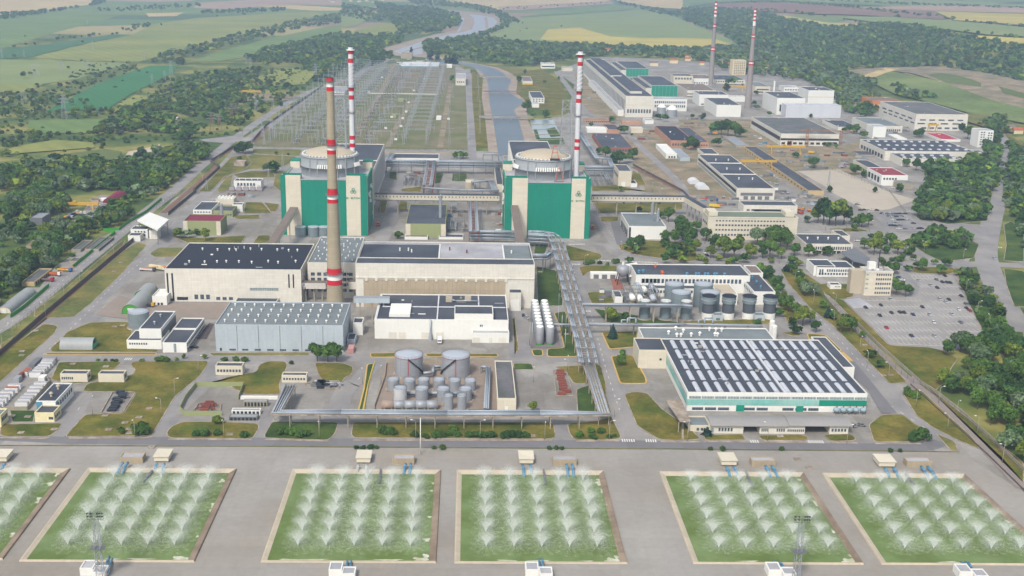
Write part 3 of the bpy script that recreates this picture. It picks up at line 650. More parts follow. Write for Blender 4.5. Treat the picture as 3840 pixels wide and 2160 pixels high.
def windows(o,dim,wins):
    x0,y0,x1,y1,H=dim
    for w in wins:
        side,u0,u1,v0,v1,n=w[:6];m=w[6]if len(w)>6 and w[6]else GLASS;nm=w[7]if len(w)>7 else('window' if n>1 else 'window_band');fill=w[8]if len(w)>8 else 0.62
        first=None
        for i in range(n):
            a=u0+(u1-u0)*(i+(1-fill)/2)/n if n>1 else u0;b=u0+(u1-u0)*(i+(1+fill)/2)/n if n>1 else u1
            mb=MB();d=0.14
            if side=='f':mb.box(x0+(x1-x0)*a,y0-d,H*v0,x0+(x1-x0)*b,y0+0.3,H*v1)
            elif side=='r':mb.box(x1-0.3,y0+(y1-y0)*a,H*v0,x1+d,y0+(y1-y0)*b,H*v1)
            elif side=='l':mb.box(x0-d,y0+(y1-y0)*a,H*v0,x0+0.3,y0+(y1-y0)*b,H*v1)
            mb.build(nm,m,o)
def bdim(q,xl,xr,yb,yt,yr):
    xm=(xl+xr)/2;y0=G(q,xm,yb)[1];X0=rayx(q,xl,y0,yb);X1=rayx(q,xr,y0,yb)
    H=heightat((X0+X1)/2,y0,q,yt);y1=max(rowy(q,xm,yr,H),y0+3)
    return X0,y0,X1,y1,H
DIM={}
def bld(name,label,q,xl,xr,yb,yt,yr,wall=WHITE,roof=ROOF,wins=(),vents=None,cat='building',group=None,par=0.6,key=None,H=None,trim=None,dy=None):
    d=list(bdim(q,xl,xr,yb,yt,yr))
    if H:d[4]=H;d[3]=rowy(q,(xl+xr)/2,yr,H)
    if dy:d[3]=d[1]+dy
    x0,y0,x1,y1,h=d;zt=terr((x0+x1)/2,y0)
    o=thing(name,label,cat,(x0,y0,zt),group)
    block(o,x0,y0,x1,y1,h+zt,wall,roof,zt,par)
    if zt<0.1:windows(o,d,wins)
    if trim:
        mb=MB();t=0.25
        mb.box(x0-t,y0-t,h-1.1,x1+t,y0-0.02,h+0.15);mb.box(x0-t,y0,h-1.1,x0-0.02,y1,h+0.15);mb.box(x1+0.02,y0,h-1.1,x1+t,y1,h+0.15);mb.build('cornice',trim,o)
    if vents:
        nx,ny,r=vents[:3];m=vents[3]if len(vents)>3 else BRIGHT;ux0,ux1,uy0,uy1=vents[4]if len(vents)>4 else(.05,.95,.1,.9)
        for j in range(ny):
            for i in range(nx):
                u=ux0+(ux1-ux0)*(i+0.5)/nx;v=uy0+(uy1-uy0)*(j+0.5)/ny
                if len(vents)>5:u+=rnd.uniform(-1,1)*vents[5];v+=rnd.uniform(-1,1)*vents[5]
                X=x0+(x1-x0)*u;Y=y0+(y1-y0)*v;mb=MB();z=h-par
                mb.cyl(X,Y,z,z+r*1.6,r*.55,n=8);mb.cyl(X,Y,z+r*1.6,z+r*2.2,r,r*.5,n=8);mb.build('roof_vent',m,ROOFOF[o.name])
    if key:DIM[key]=tuple(d)
    return o,tuple(d)
def clutter(o,d,n,seed,m=None,zoff=0.6):
    """ducts, boxes and hatches that stand on a roof"""
    r=random.Random(seed);x0,y0,x1,y1,h=d;z=h-zoff
    for i in range(n):
        X=r.uniform(x0+2,x1-3);Y=r.uniform(y0+2,max(y0+2.5,y1-3));mb=MB();k=r.random()
        if k<.4:mb.box(X,Y,z,X+r.uniform(.8,2.2),Y+r.uniform(.8,2),z+r.uniform(.5,1.5))
        elif k<.7:mb.cyl(X,Y,z,z+r.uniform(1,2.2),.35,n=8)
        else:mb.box(X,Y,z,X+r.uniform(2,6),Y+.5,z+.5)
        mb.build('roof_unit',m or r.choice([BRIGHT,STEEL,CONCW]),ROOFOF.get(o.name,o))
RW=lambda v0,v1,n=12,u0=.04,u1=.96,s='f',m=None:(s,u0,u1,v0,v1,n,m)
# ---------------------------------------------------------------- the two reactor buildings
def reactor(q,xl,xr,yb,yt,label,sgn,cylx,cyltop,cylr):
    x0,y0,x1,y1,H=bdim(q,xl,xr,yb,yt,yt-60)
    W_=x1-x0;y1=y0+W_*0.98;Hm=H-3.4
    o=thing('reactor_building',label,'reactor building',(x0,y0,0),'reactor buildings')
    core=MB();shell(core,x0+1.2,y0+1.0,x1-1.2,y1,0,Hm,1.0);core.build('wall',CREAM,o)
    rf=MB();rf.box(x0+1.7,y0+1.5,Hm-1.4,x1-1.7,y1-.5,Hm-1.0);rf.build('roof',ROOFL,o)
    us=[0,.085,.265,.775,.94,1.0]if sgn>0 else[0,.06,.235,.76,.925,1.0]
    a=us;z=H
    def fr(u0,u1,zt,m,nm,dd=0.0,z0=0):
        mb=MB();mb.box(x0+W_*u0,y0+dd,z0,x0+W_*u1,y0+1.02,zt);mb.build(nm,m,o)
    fr(a[0],a[1],H,GREEN,'green_cladding',.0);fr(a[2],a[3],Hm-.6,GREEN,'green_cladding',.25);fr(a[4],a[5],H,GREEN,'green_cladding',.0)
    fr(a[2]+.002,a[3]-.002,Hm+.2,ROOFL,'cornice',.05,Hm-.598)
    for u0,u1 in((a[1],a[2]),(a[3],a[4])):
        mb=MB();mb.box(x0+W_*u0+.02,y0-.25,0,x0+W_*u1-.02,y0+1.02,H-.3);mb.build('cream_tower',CREAM,o)
    for u0,u1 in((a[0],a[2]),(a[3],a[5])):
        mb=MB();shell(mb,x0+W_*u0+.3,y0+1.03,x0+W_*u1-.3,y0+W_*.14,Hm-1,H-.1,1.4,.5);mb.build('corner_parapet',MINT if 0 else GREEN,o)
        mb=MB();mb.box(x0+W_*u0+.85,y0+1.6,Hm-.9,x0+W_*u1-.85,y0+W_*.14-.6,H-1.5);mb.build('corner_roof',ROOF,o)
    for s,X in((1,x1),(-1,x0)):
        mb=MB();e=X-1.19 if s>0 else X;f_=X if s>0 else X+1.19
        mb.box(e,y0+W_*.10,0,f_,y0+W_*.80,Hm);mb.build('green_cladding',GREEN,o)
        mb=MB();mb.box(e,y0+1.03,0,f_,y0+W_*.10-.02,H-.3);mb.build('cream_tower',CREAM,o)
        mb=MB();mb.box(X-(8 if s>0 else 0),y0+W_*.80+.02,0,X+(8 if s<0 else 0),y1+.3,H+1.2);mb.build('rear_tower',CREAM,o)
        mb=MB();mb.box(X-(8.2 if s>0 else-.2),y0+W_*.80,H+1.2,X+(8.2 if s<0 else .2)*1,y1+.5,H+1.9)if s<0 else mb.box(X-8.2,y0+W_*.80,H+1.2,X+.2,y1+.5,H+1.9);mb.build('coping',GREEN,o)
        for k in range(11):
            r=random.Random(k+10);yy=y0+W_*(.15+.6*r.random());zz_=6+r.random()*(Hm-12);mb=MB();mb.box(X-.1 if s>0 else X-.8,yy,zz_,X+.8 if s>0 else X+.1,yy+1.6,zz_+2.6);mb.build('wall_unit',BRIGHT,o)
    cy=(y0+y1)/2+W_*.02;cr=W_*.343
    cx=x0+W_*(.475 if sgn>0 else .52)
    zt=None
    lo,hi=0.,140.
    row=px2('B',0,cyltop)[1]
    for _ in range(40):
        m_=(lo+hi)/2
        if PJ(cx,cy-cr,m_)[1]>row:lo=m_
        else:hi=m_
    zt=lo;DIM['R1' if sgn<0 else 'R2']=(x0,y0,x1,y1,H,cx,cy,cr,zt,Hm)
    mb=MB();mb.lathe(cx,cy,[(cr,Hm-1.2),(cr,Hm+(zt-Hm)*.42),(cr+.5,Hm+(zt-Hm)*.42),(cr+.5,Hm+(zt-Hm)*.47),(cr,Hm+(zt-Hm)*.47),(cr,zt)],64);c=mb.build('containment_cylinder',CONTG,o)
    mb=MB();mb.lathe(cx,cy,[(cr,zt),(cr+.35,zt+.1),(cr+.35,zt+.9),(cr-3.2,zt+1.3),(cr-3.2,zt+1.0),(cr-3.4,zt+.9)],64);rg=mb.build('rim_gallery',CONTG,o)
    R=cr-3.4;hd=5.6;mb=MB();mb.lathe(cx,cy,[(R*math.cos(t),zt+.9+hd*math.sin(t))for t in[i*math.pi/2/12 for i in range(12)]]+[(0.05,zt+.9+hd)],64);mb.build('dome',DOME,o)
    for i in range(44):
        t=2*math.pi*i/44;mb=MB();p=(cx+(cr-1.6)*math.cos(t),cy+(cr-1.6)*math.sin(t));mb.cyl(p[0],p[1],zt+1.3,zt+2.2,.8,n=8);mb.build('rim_cap',BRIGHT,rg)
    for i in range(11):
        t=-math.pi/2+(-.30+i*.075+(0 if sgn>0 else .02));zq=Hm+(zt-Hm)*.50
        for tt in((t,)if i else(t,)):
            X,Y=cx+(cr+.9)*math.cos(tt),cy+(cr+.9)*math.sin(tt);mb=MB();mb.bar((X,Y,zq+2.6),(X+1.0*math.cos(tt),Y+1.0*math.sin(tt),zq-.4),.75,4);mb.build('intake_hood',BRIGHT,c)
    for i in range(5):
        t=-math.pi/2-(1.05+i*.08)*sgn*1 if sgn>0 else-math.pi/2+(1.05+i*.08);zq=Hm+(zt-Hm)*.50
        X,Y=cx+(cr+.9)*math.cos(t),cy+(cr+.9)*math.sin(t);mb=MB();mb.bar((X,Y,zq+2.6),(X+math.cos(t),Y+math.sin(t),zq-.4),.75,4);mb.build('intake_hood',BRIGHT,c)
    for t in(-2.2,-1.9,-1.2,-.9,-.5):
        X,Y=cx+(cr+.3)*math.cos(t),cy+(cr+.3)*math.sin(t);mb=MB();mb.bar((X,Y,Hm),(X,Y,zt),.5,4);mb.build('pilaster',CONTG,c)
    ex=x0+W_*(a[3]+a[4])/2;ez=H-12.5;ey=y0-.27
    for dx,dz in((0,1.25),(-1.2,-.75),(1.2,-.75)):
        mb=MB();pts=[(ex+dx+1.0*math.cos(t),ey-.12,ez+dz+1.0*math.sin(t))for t in[i*2*math.pi/18 for i in range(19)]];mb.path(pts,.26,4);mb.build('emblem_ring',GREEN,o)
    glyph={'A':['01110','10001','11111','10001','10001'],'E':['11111','10000','11110','10000','11111'],'U':['11111','10101','11111','10101','11111'],
 'K':['10001','10010','11100','10010','10001'],'O':['11111','10001','10001','10001','11111'],'3':['11110','00001','01110','00001','11110']}
    unit='6' if sgn<0 else '5'
    glyph['5']=['11111','10000','11110','00001','11110'];glyph['6']=['11111','10000','11111','10001','11111'];glyph['L']=['01111','01001','01001','01001','11001'];glyph['B']=['11111','10000','11111','10001','11111'];glyph['C']=['01111','10000','10000','10000','01111'];glyph['5b']=glyph['5']
    word=[unit,None,'B','L','O','K']
    wx=ex-5.6
    for ch in word:
        if ch is None:wx+=1.7;continue
        mb=MB()
        for r_i,rw in enumerate(glyph[ch]):
            for c_i,b in enumerate(rw):
                if b=='1':mb.box(wx+c_i*.3,ey-.10,ez-5.4-r_i*.3,wx+c_i*.3+.3,ey+.3,ez-5.1-r_i*.3)
        mb.build('letter',GREEN,o);wx+=1.95
    return o
R1=reactor('D',2130,2774,327,-126,'green and cream domed reactor building behind the tall banded concrete chimney',-1,0,1205,0)
R2=reactor('E',1228,1868,350,-104,'green and cream domed reactor building with orange maintenance cradles',1,0,1225,0)
def orange_cradle(label,x,y,z,h):
    o=thing('maintenance_cradle',label,'maintenance crane',(x,y,z),'orange cradles on the reactor building');mb=MB()
    for s in(-1,1):
        for t in(-1,1):mb.bar((x+s*3,y+t*1.2,z+.9),(x+s*1.2,y+t*.8,z+h),.22)
        mb.bar((x+s*2.2,y,z+h*.5),(x-s*2.2,y,z+h*.55),.15)
    mb.bar((x-1.2,y,z+h),(x+1.2,y,z+h),.35);mb.bar((x-1,y,z+h),(x,y,z+h+1.2),.2);mb.bar((x+1,y,z+h),(x,y,z+h+1.2),.2);mb.build('frame',ORANGE,o)
    mb=MB();mb.box(x-4,y-1.6,z,x+4,y+1.6,z+.9);mb.build('base',GLASSB,o)
_d=DIM['R2']
_x,_y=G('B',1645,1375,_d[9]);orange_cradle('orange maintenance cradle at the front roof edge of the right reactor building',_x,_d[1]+3,_d[9]-.9,11.5)
_x,_y=G('B',1608,1205,_d[8]+1);orange_cradle('orange maintenance cradle on the rim of the right containment dome',_x,_d[6]-_d[7]+3,_d[8]+1.6,11)
# ---------------------------------------------------------------- chimneys
def chimney(name,label,x,y,z0,q,ytop,r0,r1,m,bands=(),cat='chimney',rings=(),cap=True,n=32,group=None,prof=None):
    H=heightat(x,y,q[0],ytop);o=thing(name,label,cat,(x,y,z0),group)
    rad=(lambda z:float(np.interp(z,prof[0],prof[1])))if prof else(lambda z:r0+(r1-r0)*(z-z0)/(H-z0))
    cuts=[]
    for bq,ya,yb_,bm in bands:cuts.append((heightat(x,y,bq,yb_),heightat(x,y,bq,ya),bm))
    cuts.sort(key=lambda c:c[0]);z=z0;segs=[]
    for a,b,bm in cuts:
        if a>z+.05:segs.append((z,a,m,'shaft'))
        segs.append((a,b,bm,'painted_band'));z=b
    if z<H-.05:segs.append((z,H,m,'shaft'))
    if prof:segs=[(a+(b-a)*i/n_,a+(b-a)*(i+1)/n_,mm,nm)for a,b,mm,nm in segs for n_ in[4 if nm=='shaft' else 1]for i in range(n_)]
    for a,b,mm,nm in segs:
        mb=MB();mb.cyl(x,y,a,b,rad(a),rad(b),n=n,caps=False);mb.build(nm,mm,o)
    mb=MB();mb.cyl(x,y,H-.5,H,r1,r1*1.04,n=n);mb.cyl(x,y,H,H+.02,r1*.8,n=n);mb.build('rim',GLASSB,o)
    for rq,ry in rings:
        zr=heightat(x,y,rq,ry);rr=rad(zr);mb=MB();mb.lathe(x,y,[(rr,zr-.5),(rr+1.3,zr-.15),(rr+1.3,zr),(rr,zr)],n)
        for i in range(16):
            t=i*math.pi/8;mb.bar((x+(rr+1.2)*math.cos(t),y+(rr+1.2)*math.sin(t),zr),(x+(rr+1.2)*math.cos(t),y+(rr+1.2)*math.sin(t),zr+1.2),.07)
        pts=[(x+(rr+1.2)*math.cos(i*math.pi/8),y+(rr+1.2)*math.sin(i*math.pi/8),zr+1.2)for i in range(17)];mb.path(pts,.07,4);mb.build('platform',GLASSB if name=='brick_chimney' else STEELD,o)
    mb=MB();mb.bar((x+rad(z0)+.15,y,z0),(x+r1+.15,y,H),.18);mb.build('ladder',STEELD,o)
    return o,H
x,y=G('D',2530,858)
s=mpp(x,y)
chimney('tall_chimney','tall tapering concrete chimney with red and white bands in front of the left reactor',x,y,0,'A',585,5.6,2.1,CHIMC,prof=([0,8,32,85,150],[6.0,5.3,4.5,3.05,2.1]),bands=
 [('A',585,620,RED),('A',620,655,BRIGHT),('A',655,686,RED),('A',1050,1100,RED),('A',1100,1130,BRIGHT),('A',1130,1162,RED),
 ('A',1420,1472,RED),('D',23,50,BRIGHT),('D',50,80,RED),('D',568,618,RED),('D',618,655,BRIGHT),('D',655,693,RED)],rings=[('A',615),('A',1098),('D',18),('D',612)])
for side,(qx,qy),zr,yt,bands in(('left',(87,1300),DIM['R1'],350,[(350,380,STKW),(380,408,RED),(408,441,STKW),(441,474,RED),(658,688,RED),(688,718,STKW),(718,750,RED),(1022,1052,RED),(1052,1080,STKW),(1080,1110,RED)]),
 ('right',(1770,1330),DIM['R2'],382,[(382,408,STKW),(408,436,RED),(436,466,STKW),(466,496,RED),(686,714,RED),(714,744,STKW),(744,775,RED),(1048,1074,RED),(1074,1102,STKW),(1102,1130,RED)])):
    zb=zr[9]-1;x,y=G('B',qx,qy,zb)
    o,H=chimney('vent_stack',f'slim white vent stack with red bands on the {side} reactor building',x,y,zb,'B',yt,2.2,2.1,STKW,[('B',a,b,m)for a,b,m in bands],cat='vent stack',n=20,group='vent stacks of the reactors',rings=[('B',bands[4][0]),('B',(bands[6][1]+bands[7][0])/2-40)])
    mb=MB();mb.lathe(x,y,[(2.1,H-3.2),(3.6,H-3.2),(3.6,H-2.6),(2.1,H-2.6)],20);mb.build('top_platform',BRIGHT,o)
    z1=heightat(x,y,'B',bands[4][0]-8);z2=heightat(x,y,'B',bands[3][1]+8);mb=MB()
    for ph in(0,2.1,4.2):mb.path([(x+2.25*math.cos(ph+t*.5),y+2.25*math.sin(ph+t*.5),z1+(z2-z1)*t/24)for t in range(25)],.3,4)
    mb.build('strake',STKW,o)
    zt=heightat(x,y,'B',740 if side=='left' else 760);xt=x-9.5
    L=thing('lattice_tower',f'grey steel lattice tower bracing the {side} vent stack','lattice tower',(xt,y,zr[9]-1),'lattice towers beside the vent stacks');mb=MB();n=9
    for k in range(n):
        za=zr[9]-1+(zt-zr[9]+1)*k/n;zc=zr[9]-1+(zt-zr[9]+1)*(k+1)/n;wa=5-1.6*k/n;wc=5-1.6*(k+1)/n
        A=[(xt+s1*wa,y+s2*wa,za)for s1,s2 in((-1,-1),(1,-1),(1,1),(-1,1))];B_=[(xt+s1*wc,y+s2*wc,zc)for s1,s2 in((-1,-1),(1,-1),(1,1),(-1,1))]
        for i in range(4):mb.bar(A[i],B_[i],.33);mb.bar(A[i],B_[(i+1)%4],.2);mb.bar(B_[i],B_[(i+1)%4],.22)
    mb.build('lattice',STEEL,L);mb=MB()
    for zc in(zt,zr[9]+8):mb.bar((xt+3,y,zc),(x-2.1,y,zc-5 if zc==zt else zc),.3)
    mb.bar((xt+3,y,zt),(x-1,y,zt+12),.25);mb.build('strut',STEEL,L)
for lab,qx,qb,qt,w0,bands in(('left',210,640,12,20,[(12,24,RED),(24,38,BRIGHT),(38,52,RED),(52,68,BRIGHT),(68,82,RED),(82,96,BRIGHT),(96,110,RED),(110,125,BRIGHT),(178,192,RED),(192,200,BRIGHT),(200,212,RED),(354,366,RED),(366,374,BRIGHT),(374,386,RED)]),
 ('right',490,815,66,26,[(66,78,RED),(78,90,BRIGHT),(90,104,RED),(104,118,BRIGHT),(118,132,RED),(132,146,BRIGHT),(146,160,RED),(160,178,BRIGHT),(178,194,BRIGHT),(258,270,RED),(270,278,BRIGHT),(278,290,RED),(458,470,RED),(470,480,BRIGHT),(480,492,RED)])):
    x,y=G('C',qx,qb);s=mpp(x,y)
    chimney('far_chimney',f'very tall thin grey chimney with red and white top, {lab} one of the far pair',x,y,0,'C',qt,w0/2.0125*s,7.5/2.0125*s*1.12,CHIMF,[('C',a,b,m)for a,b,m in bands],n=20,group='far pair of tall chimneys')
x,y=G('C',683,760);chimney('slim_flue','slim white flue pipe beside the far white plant blocks',x,y,0,'C',605,1.7,1.6,BRIGHT,n=12)
# ---------------------------------------------------------------- main group
o,d=bld('black_roofed_hall','long white panelled hall with a black ribbed roof left of the tall chimney','D',1257,2278,830,582,384,WHITE,ROOFB,key='BH',
 wins=[('f',.012,.024,.06,.86,1,GLASSB),('f',.048,.06,.06,.86,1,GLASSB),('f',.905,.915,.45,.86,1,GLASSB),('f',.938,.948,.45,.86,1,GLASSB),('f',.20,.33,.08,.22,3),('f',.36,.50,.06,.15,3),('f',.08,.16,.05,.14,1,GLASSB),('f',.62,.83,.36,.44,1,GLASSL),('f',.02,.06,.02,.09,1,GLASSB)],vents=(9,2,.8,BRIGHT,(.1,.97,.03,.97),.03))
clutter(o,d,10,3)
o,d=bld('laboratory_block','grey roofed laboratory block of five storeys right behind the tall chimney','D',2328,2688,800,532,337,WHITE,ROOFG,key='LB',wins=[RW(.18,.27,7),RW(.33,.42,7),RW(.48,.57,7),RW(.63,.72,7),RW(.35,.42,2,.76,.86),RW(.5,.57,2,.76,.86),RW(.65,.72,2,.76,.86)],vents=(7,6,.55,BRIGHT,(.05,.95,.05,.95),.05))
mb=MB();x0,y0,x1,y1,h=DIM['BH'];X=DIM['LB'][0];
for z in range(0,int(h)-4,5):mb.bar((x1+.4,y0+1,z),(X-.4,y0+1,z+5),.16);mb.bar((X-.4,y0+1,z),(x1+.4,y0+1,z+5),.16);mb.bar((x1+.4,y0+1,z+5),(X-.4,y0+1,z+5),.16)
tag(mb.build('stair_frame',STEELD,at=(x1,y0,0)),'steel fire escape frame between the black roofed hall and the laboratory block','fire escape')
x0,y0,x1,y1,h=bdim('E',112,1452,872,543,372)
o=thing('long_white_hall','long white hall with brown lower wall and dark and pale roof fields','building',(x0,y0,0));DIM['LH']=(x0,y0,x1,y1,h)
yp=rowy('E',700,497,h);block(o,x0,y0,x1,yp,h,WHITE,ROOF,0,.5);block(o,x0+.3,yp+.02,x1-.3,y1,h-.5,WHITE,ROOF,0,.8,'rear_wall','rear_roof')
xa=x0+(x1-x0)*.465;xb=x0+(x1-x0)*.83;mb=MB();mb.box(xa,yp+1,h-1.28,xb,y1-6,h-1.1);mb.build('pale_roof_field',ROOFL,o);
for xk in(xb,xa-.9):mb=MB();mb.box(xk,yp+.6,h-1.29,xk+.9,y1-6,h-.5);mb.build('roof_kerb',BRIGHT,o)
mb=MB();mb.box(xb+.95,yp+1,h-1.28,x1-1.5,y1-6,h-1.12);mb.build('grey_roof_field',ROOFG,o)
mb=MB();mb.box(x0+.8,y1-5.5,h-1.28,x1-.8,y1-1,h-.9);mb.build('roof_edge_deck',ROOFL,o)
mb=MB();mb.box(x0+5,y0-.16,0,x0+(x1-x0)*.838,y0+.2,h*.64);mb.build('lower_wall',BEIGE,o)
for i in range(15):
    X=x0+(x1-x0)*(.06+.78*i/14);mb=MB();mb.box(X-.8,y0-.6,h*.60,X+.8,y0-.17,h*.665);mb.build('wall_bracket',WHITE,o)
mb=MB();mb.box(x0,y0-.42,h*.665,x1,y0-.02,h*.69);mb.build('ledge',WHITE,o)
mb=MB();X=x0+(x1-x0)*.86;mb.box(X,y0-6,0,X+7.5,y0-.02,h*.42);mb.build('annex_wall',WHITE,o);mb=MB();mb.box(X+.2,y0-5.8,h*.42,X+7.3,y0-.2,h*.42+.3);mb.build('annex_roof',ROOF,o);mb=MB();mb.box(X+1,y0-6.15,0,X+6.5,y0-6.02,h*.26);mb.build('annex_door',BRIGHT,o)
for u in(.23,.28,.30,.52,.62,.88):mb=MB();X=x0+(x1-x0)*u;mb.cyl(X,(yp+y1)/2+rnd.uniform(-6,6),h-1,h+1.2,.5,n=8);mb.build('roof_vent',RUST if u in(.52,.62)else BRIGHT,o)
o,d=bld('metal_hall','blue grey sheet metal hall with rows of white roof vents','D',1632,2592,1204,1003,830,BLUEGREY,ROOFG,key='MH',wins=[('f',.08,.97,.03,.09,9,GLASS,'window',.5),('f',.03,.045,.02,.12,1,GLASSB,'door')],vents=(12,4,.75,BRIGHT,(.02,.98,.04,.96)))
x0,y0,x1,y1,h=d
for i in range(1,6):mb=MB();X=x0+(x1-x0)*(.085+.168*(i-.0)-.084);mb.box(X-.12,y0-.1,0,X+.12,y0+.05,h-.4);mb.build('wall_joint',STEELD,o)
bld('low_roof_annex','low flat roofed annex between the metal hall and the black roofed hall','D',1775,2090,862,826,784,WHITE,ROOF)
o,d=bld('white_process_building','white windowless process building with dark roof fields and a white roof slab','E',252,1259,1112,962,772,BRIGHT,ROOF,key='WP',
 wins=[('f',.105,.165,0,.34,1,WHITE,'door'),('f',.18,.235,0,.34,1,WHITE,'door'),('f',.35,.41,0,.34,1,WHITE,'door'),('f',.46,.515,0,.36,1,WHITE,'door'),('f',.785,.81,.66,.76,2)])
x0,y0,x1,y1,h=d;Wd=x1-x0
for u in(.0,.455,.77):mb=MB();mb.box(x0+Wd*u+.5,y0+.5,h-.58,x0+Wd*u+1.3,y1-.5,h-.05);mb.build('roof_gutter',STKW,o)
mb=MB();mb.box(x0+3,(y0+y1)/2-.4,h-.55,x1-1,(y0+y1)/2+.4,h-.1);mb.build('roof_gutter',STKW,o)
X,Y=G('E',360,922,h+1.2);X2,_=G('E',518,922,h+1.2);Y2=G('E',450,842,h+1.2)[1];mb=MB();mb.box(X,Y,h-.5,X2,Y2,h+1.3);mb.build('white_roof_slab',BRIGHT,o)
X0,X1=G('E',853,930,h+3.4)[0],G('E',1148,930,h+3.4)[0];mb=MB();Yb=y0+17;shell(mb,X0,y0+.3,X1,Yb,h-.6,h+3.6,.6);mb.build('raised_wall',BRIGHT,o);mb=MB();mb.box(X0+.5,y0+.8,h+2.5,X1-.5,Yb-.5,h+3);mb.build('raised_roof',ROOF,o)
X0=G('E',987,1140)[0];mb=MB();shell(mb,X0,y0-6,x1+.3,y0-.02,0,h*.5,.4);mb.build('front_annex_wall',BRIGHT,o);mb=MB();mb.box(X0+.5,y0-5.5,h*.5-.8,x1-.2,y0-.4,h*.5-.4);mb.build('front_annex_roof',ROOFL,o)
for a,b in((990,1045),(1113,1138),(1185,1240)):mb=MB();mb.box(G('E',a,1140)[0],y0-6.15,0,G('E',b,1140)[0],y0-6.02,h*.28);mb.build('roller_door',WHITE,o)
for a in(812,955):
    X,Y=G('E',a,825,h);mb=MB();mb.box(X-2,Y,h-.5,X+2,Y+3,h+2.6);mb.build('air_handling_unit',DOME,o)
mb=MB();X,Y=G('E',830,825,h);mb.path([(X,Y,h+1),(X+3,Y,h+.4),(X+17,Y,h+.4)],.5,6);mb.build('duct',STEEL,o)
clutter(o,d,8,5);X,Y=G('E',673,1112);mb=MB();mb.bar((X,Y-1,0),(X,Y-1,h),.5,8);mb.cyl(X,Y-1.5,0,5,1.4,.7,n=10);mb.build('wall_flue',STEEL,o)
bld('side_annex','small dark roofed annex at the right end of the metal hall','E',88,162,1080,985,945,BRIGHT,ROOF)
bld('entrance_shed','low dark roofed entrance shed at the corner of the metal hall','E',42,104,1152,1112,1062,BLUEGREY,ROOF)
bld('red_container','faded pink container beside the metal hall','E',46,92,1222,1185,1150,mat('faded_pink',(190,140,136),.8),mat('faded_pink2',(196,152,148),.8),cat='container',par=.1)
def flue(label,q,x,yb,yt,z0,r=1.3,group=None):
    X,Y=G(q,x,yb,z0);H=heightat(X,Y,q,yt);o=thing('exhaust_flue',label,'flue',(X,Y,z0),group);mb=MB();mb.cyl(X,Y,z0,H,r,n=14);mb.cyl(X,Y,H-2.5,H-2.2,r+.25,n=14);mb.cyl(X,Y,(z0+H)/2,(z0+H)/2+.3,r+.25,n=14);mb.build('pipe',STEEL,o)
    mb=MB();mb.bar((X,Y,H),(X+.5,Y,H+1.6),r*.8,10,r*.6);mb.build('cowl',STEEL,o);mb=MB();mb.bar((X,Y,z0+(H-z0)*.45),(X-4,Y-2,z0+.3),.15);mb.bar((X,Y,z0+(H-z0)*.45),(X-4,Y+2,z0+.3),.15);mb.build('stay',STEELD,o)
def genset(label,q,xl,xr,yb,yt,yr,roof,wall):
    o,d=bld('generator_building',label,q,xl,xr,yb,yt,yr,wall,roof,group='diesel generator buildings');x0,y0,x1,y1,h=d;w=(x1-x0)*.12
    for X in(x0-.1,x1-w+.1):mb=MB();mb.box(X,y0-.2,0,X+w,y0+.3,h-.3);mb.build('corner_pier',CREAM,o)
    return d
d=genset('pale green generator building with dark blue roof between the reactors','E',487,787,345,240,90,ROOF,PALEGREEN);flue('silver exhaust flue on the generator building between the reactors','E',748,193,35,d[4]-.6)
d=genset('pale green generator building with maroon roof left of the left reactor','D',1388,1668,325,218,166,ROOFR,PALEGREEN);flue('silver exhaust flue on the maroon roofed generator building','D',1674,172,100,d[4]-.6)
o,d=bld('white_generator_building','white walled generator building with open left bays and grey roof','E',2165,2447,357,258,157,BRIGHT,ROOFG,wins=[('l',.1,.9,.02,.55,5,GLASSB,'bay'),('f',.01,.06,0,.9,1,GLASSB,'window_band'),('f',.06,.4,0,.06,1,STEELD,'canopy')])
flue('silver exhaust flue at the back of the white generator building','E',2345,166,92,d[4]-.6,group='flues of the white generator building');flue('silver exhaust flue at the right edge of the white generator building','E',2387,218,140,d[4]-.6,group='flues of the white generator building')
bld('brown_roofed_shed','low shed with a brown roof in front of the green generator building','E',478,652,360,338,315,BRIGHT,ROOFBR);bld('blue_roofed_shed','low shed with a dark blue roof right of the brown roofed shed','E',735,920,358,340,314,BRIGHT,ROOF)
def rear_hall(label,R,x0,x1,q,yr,H):
    y0=R[3]+4;xm=(x0+x1)/2;y1=rowy(q,PJ(xm,y0,H)[0]*0+(300 if q=='B' and R is DIM['R1']else 1320),yr,H);o=thing('turbine_hall',label,'building',(x0,y0,0),'turbine halls behind the reactors');block(o,x0,y0,x1,y1,H,WHITE,ROOF,0,.8)
    n=18
    for s,X in((1,x1),(-1,x0)):
        for i in range(n):
            Y=y0+(y1-y0)*(i+.5)/n;mb=MB();mb.box(X-(.1 if s>0 else .5),Y-.4,0,X+(.5 if s>0 else .1),Y+.4,H-1.5);mb.build('fin',BRIGHT,o)
        mb=MB();mb.box(X-(.1 if s>0 else .12),y0+1,H*.12,X+(.12 if s>0 else .1),y1-1,H*.86);mb.build('window_band',STEELD,o)
    ym=(y0+y1)/2;mb=MB();mb.box(x0+.5,ym-.5,H-.8,x1-.5,ym+.5,H-.2);mb.build('roof_joint',BRIGHT,o)
    return(x0,y0,x1,y1,H)
a=DIM['R1'];DIM['TH1']=rear_hall('long dark roofed turbine hall with white fins behind the left reactor',a,a[0]+10,G('B',326,1086,33)[0],'B',1086,33)
a=DIM['R2'];DIM['TH2']=rear_hall('long dark roofed turbine hall behind the right reactor',a,G('B',1262,1062,33)[0],a[2]-14,'B',1062,33)
bld('long_low_block','long low white block with a window strip behind the pipe bridge','B',385,735,1248,1193,1158,BRIGHT,ROOF,wins=[RW(.2,.55,14)])
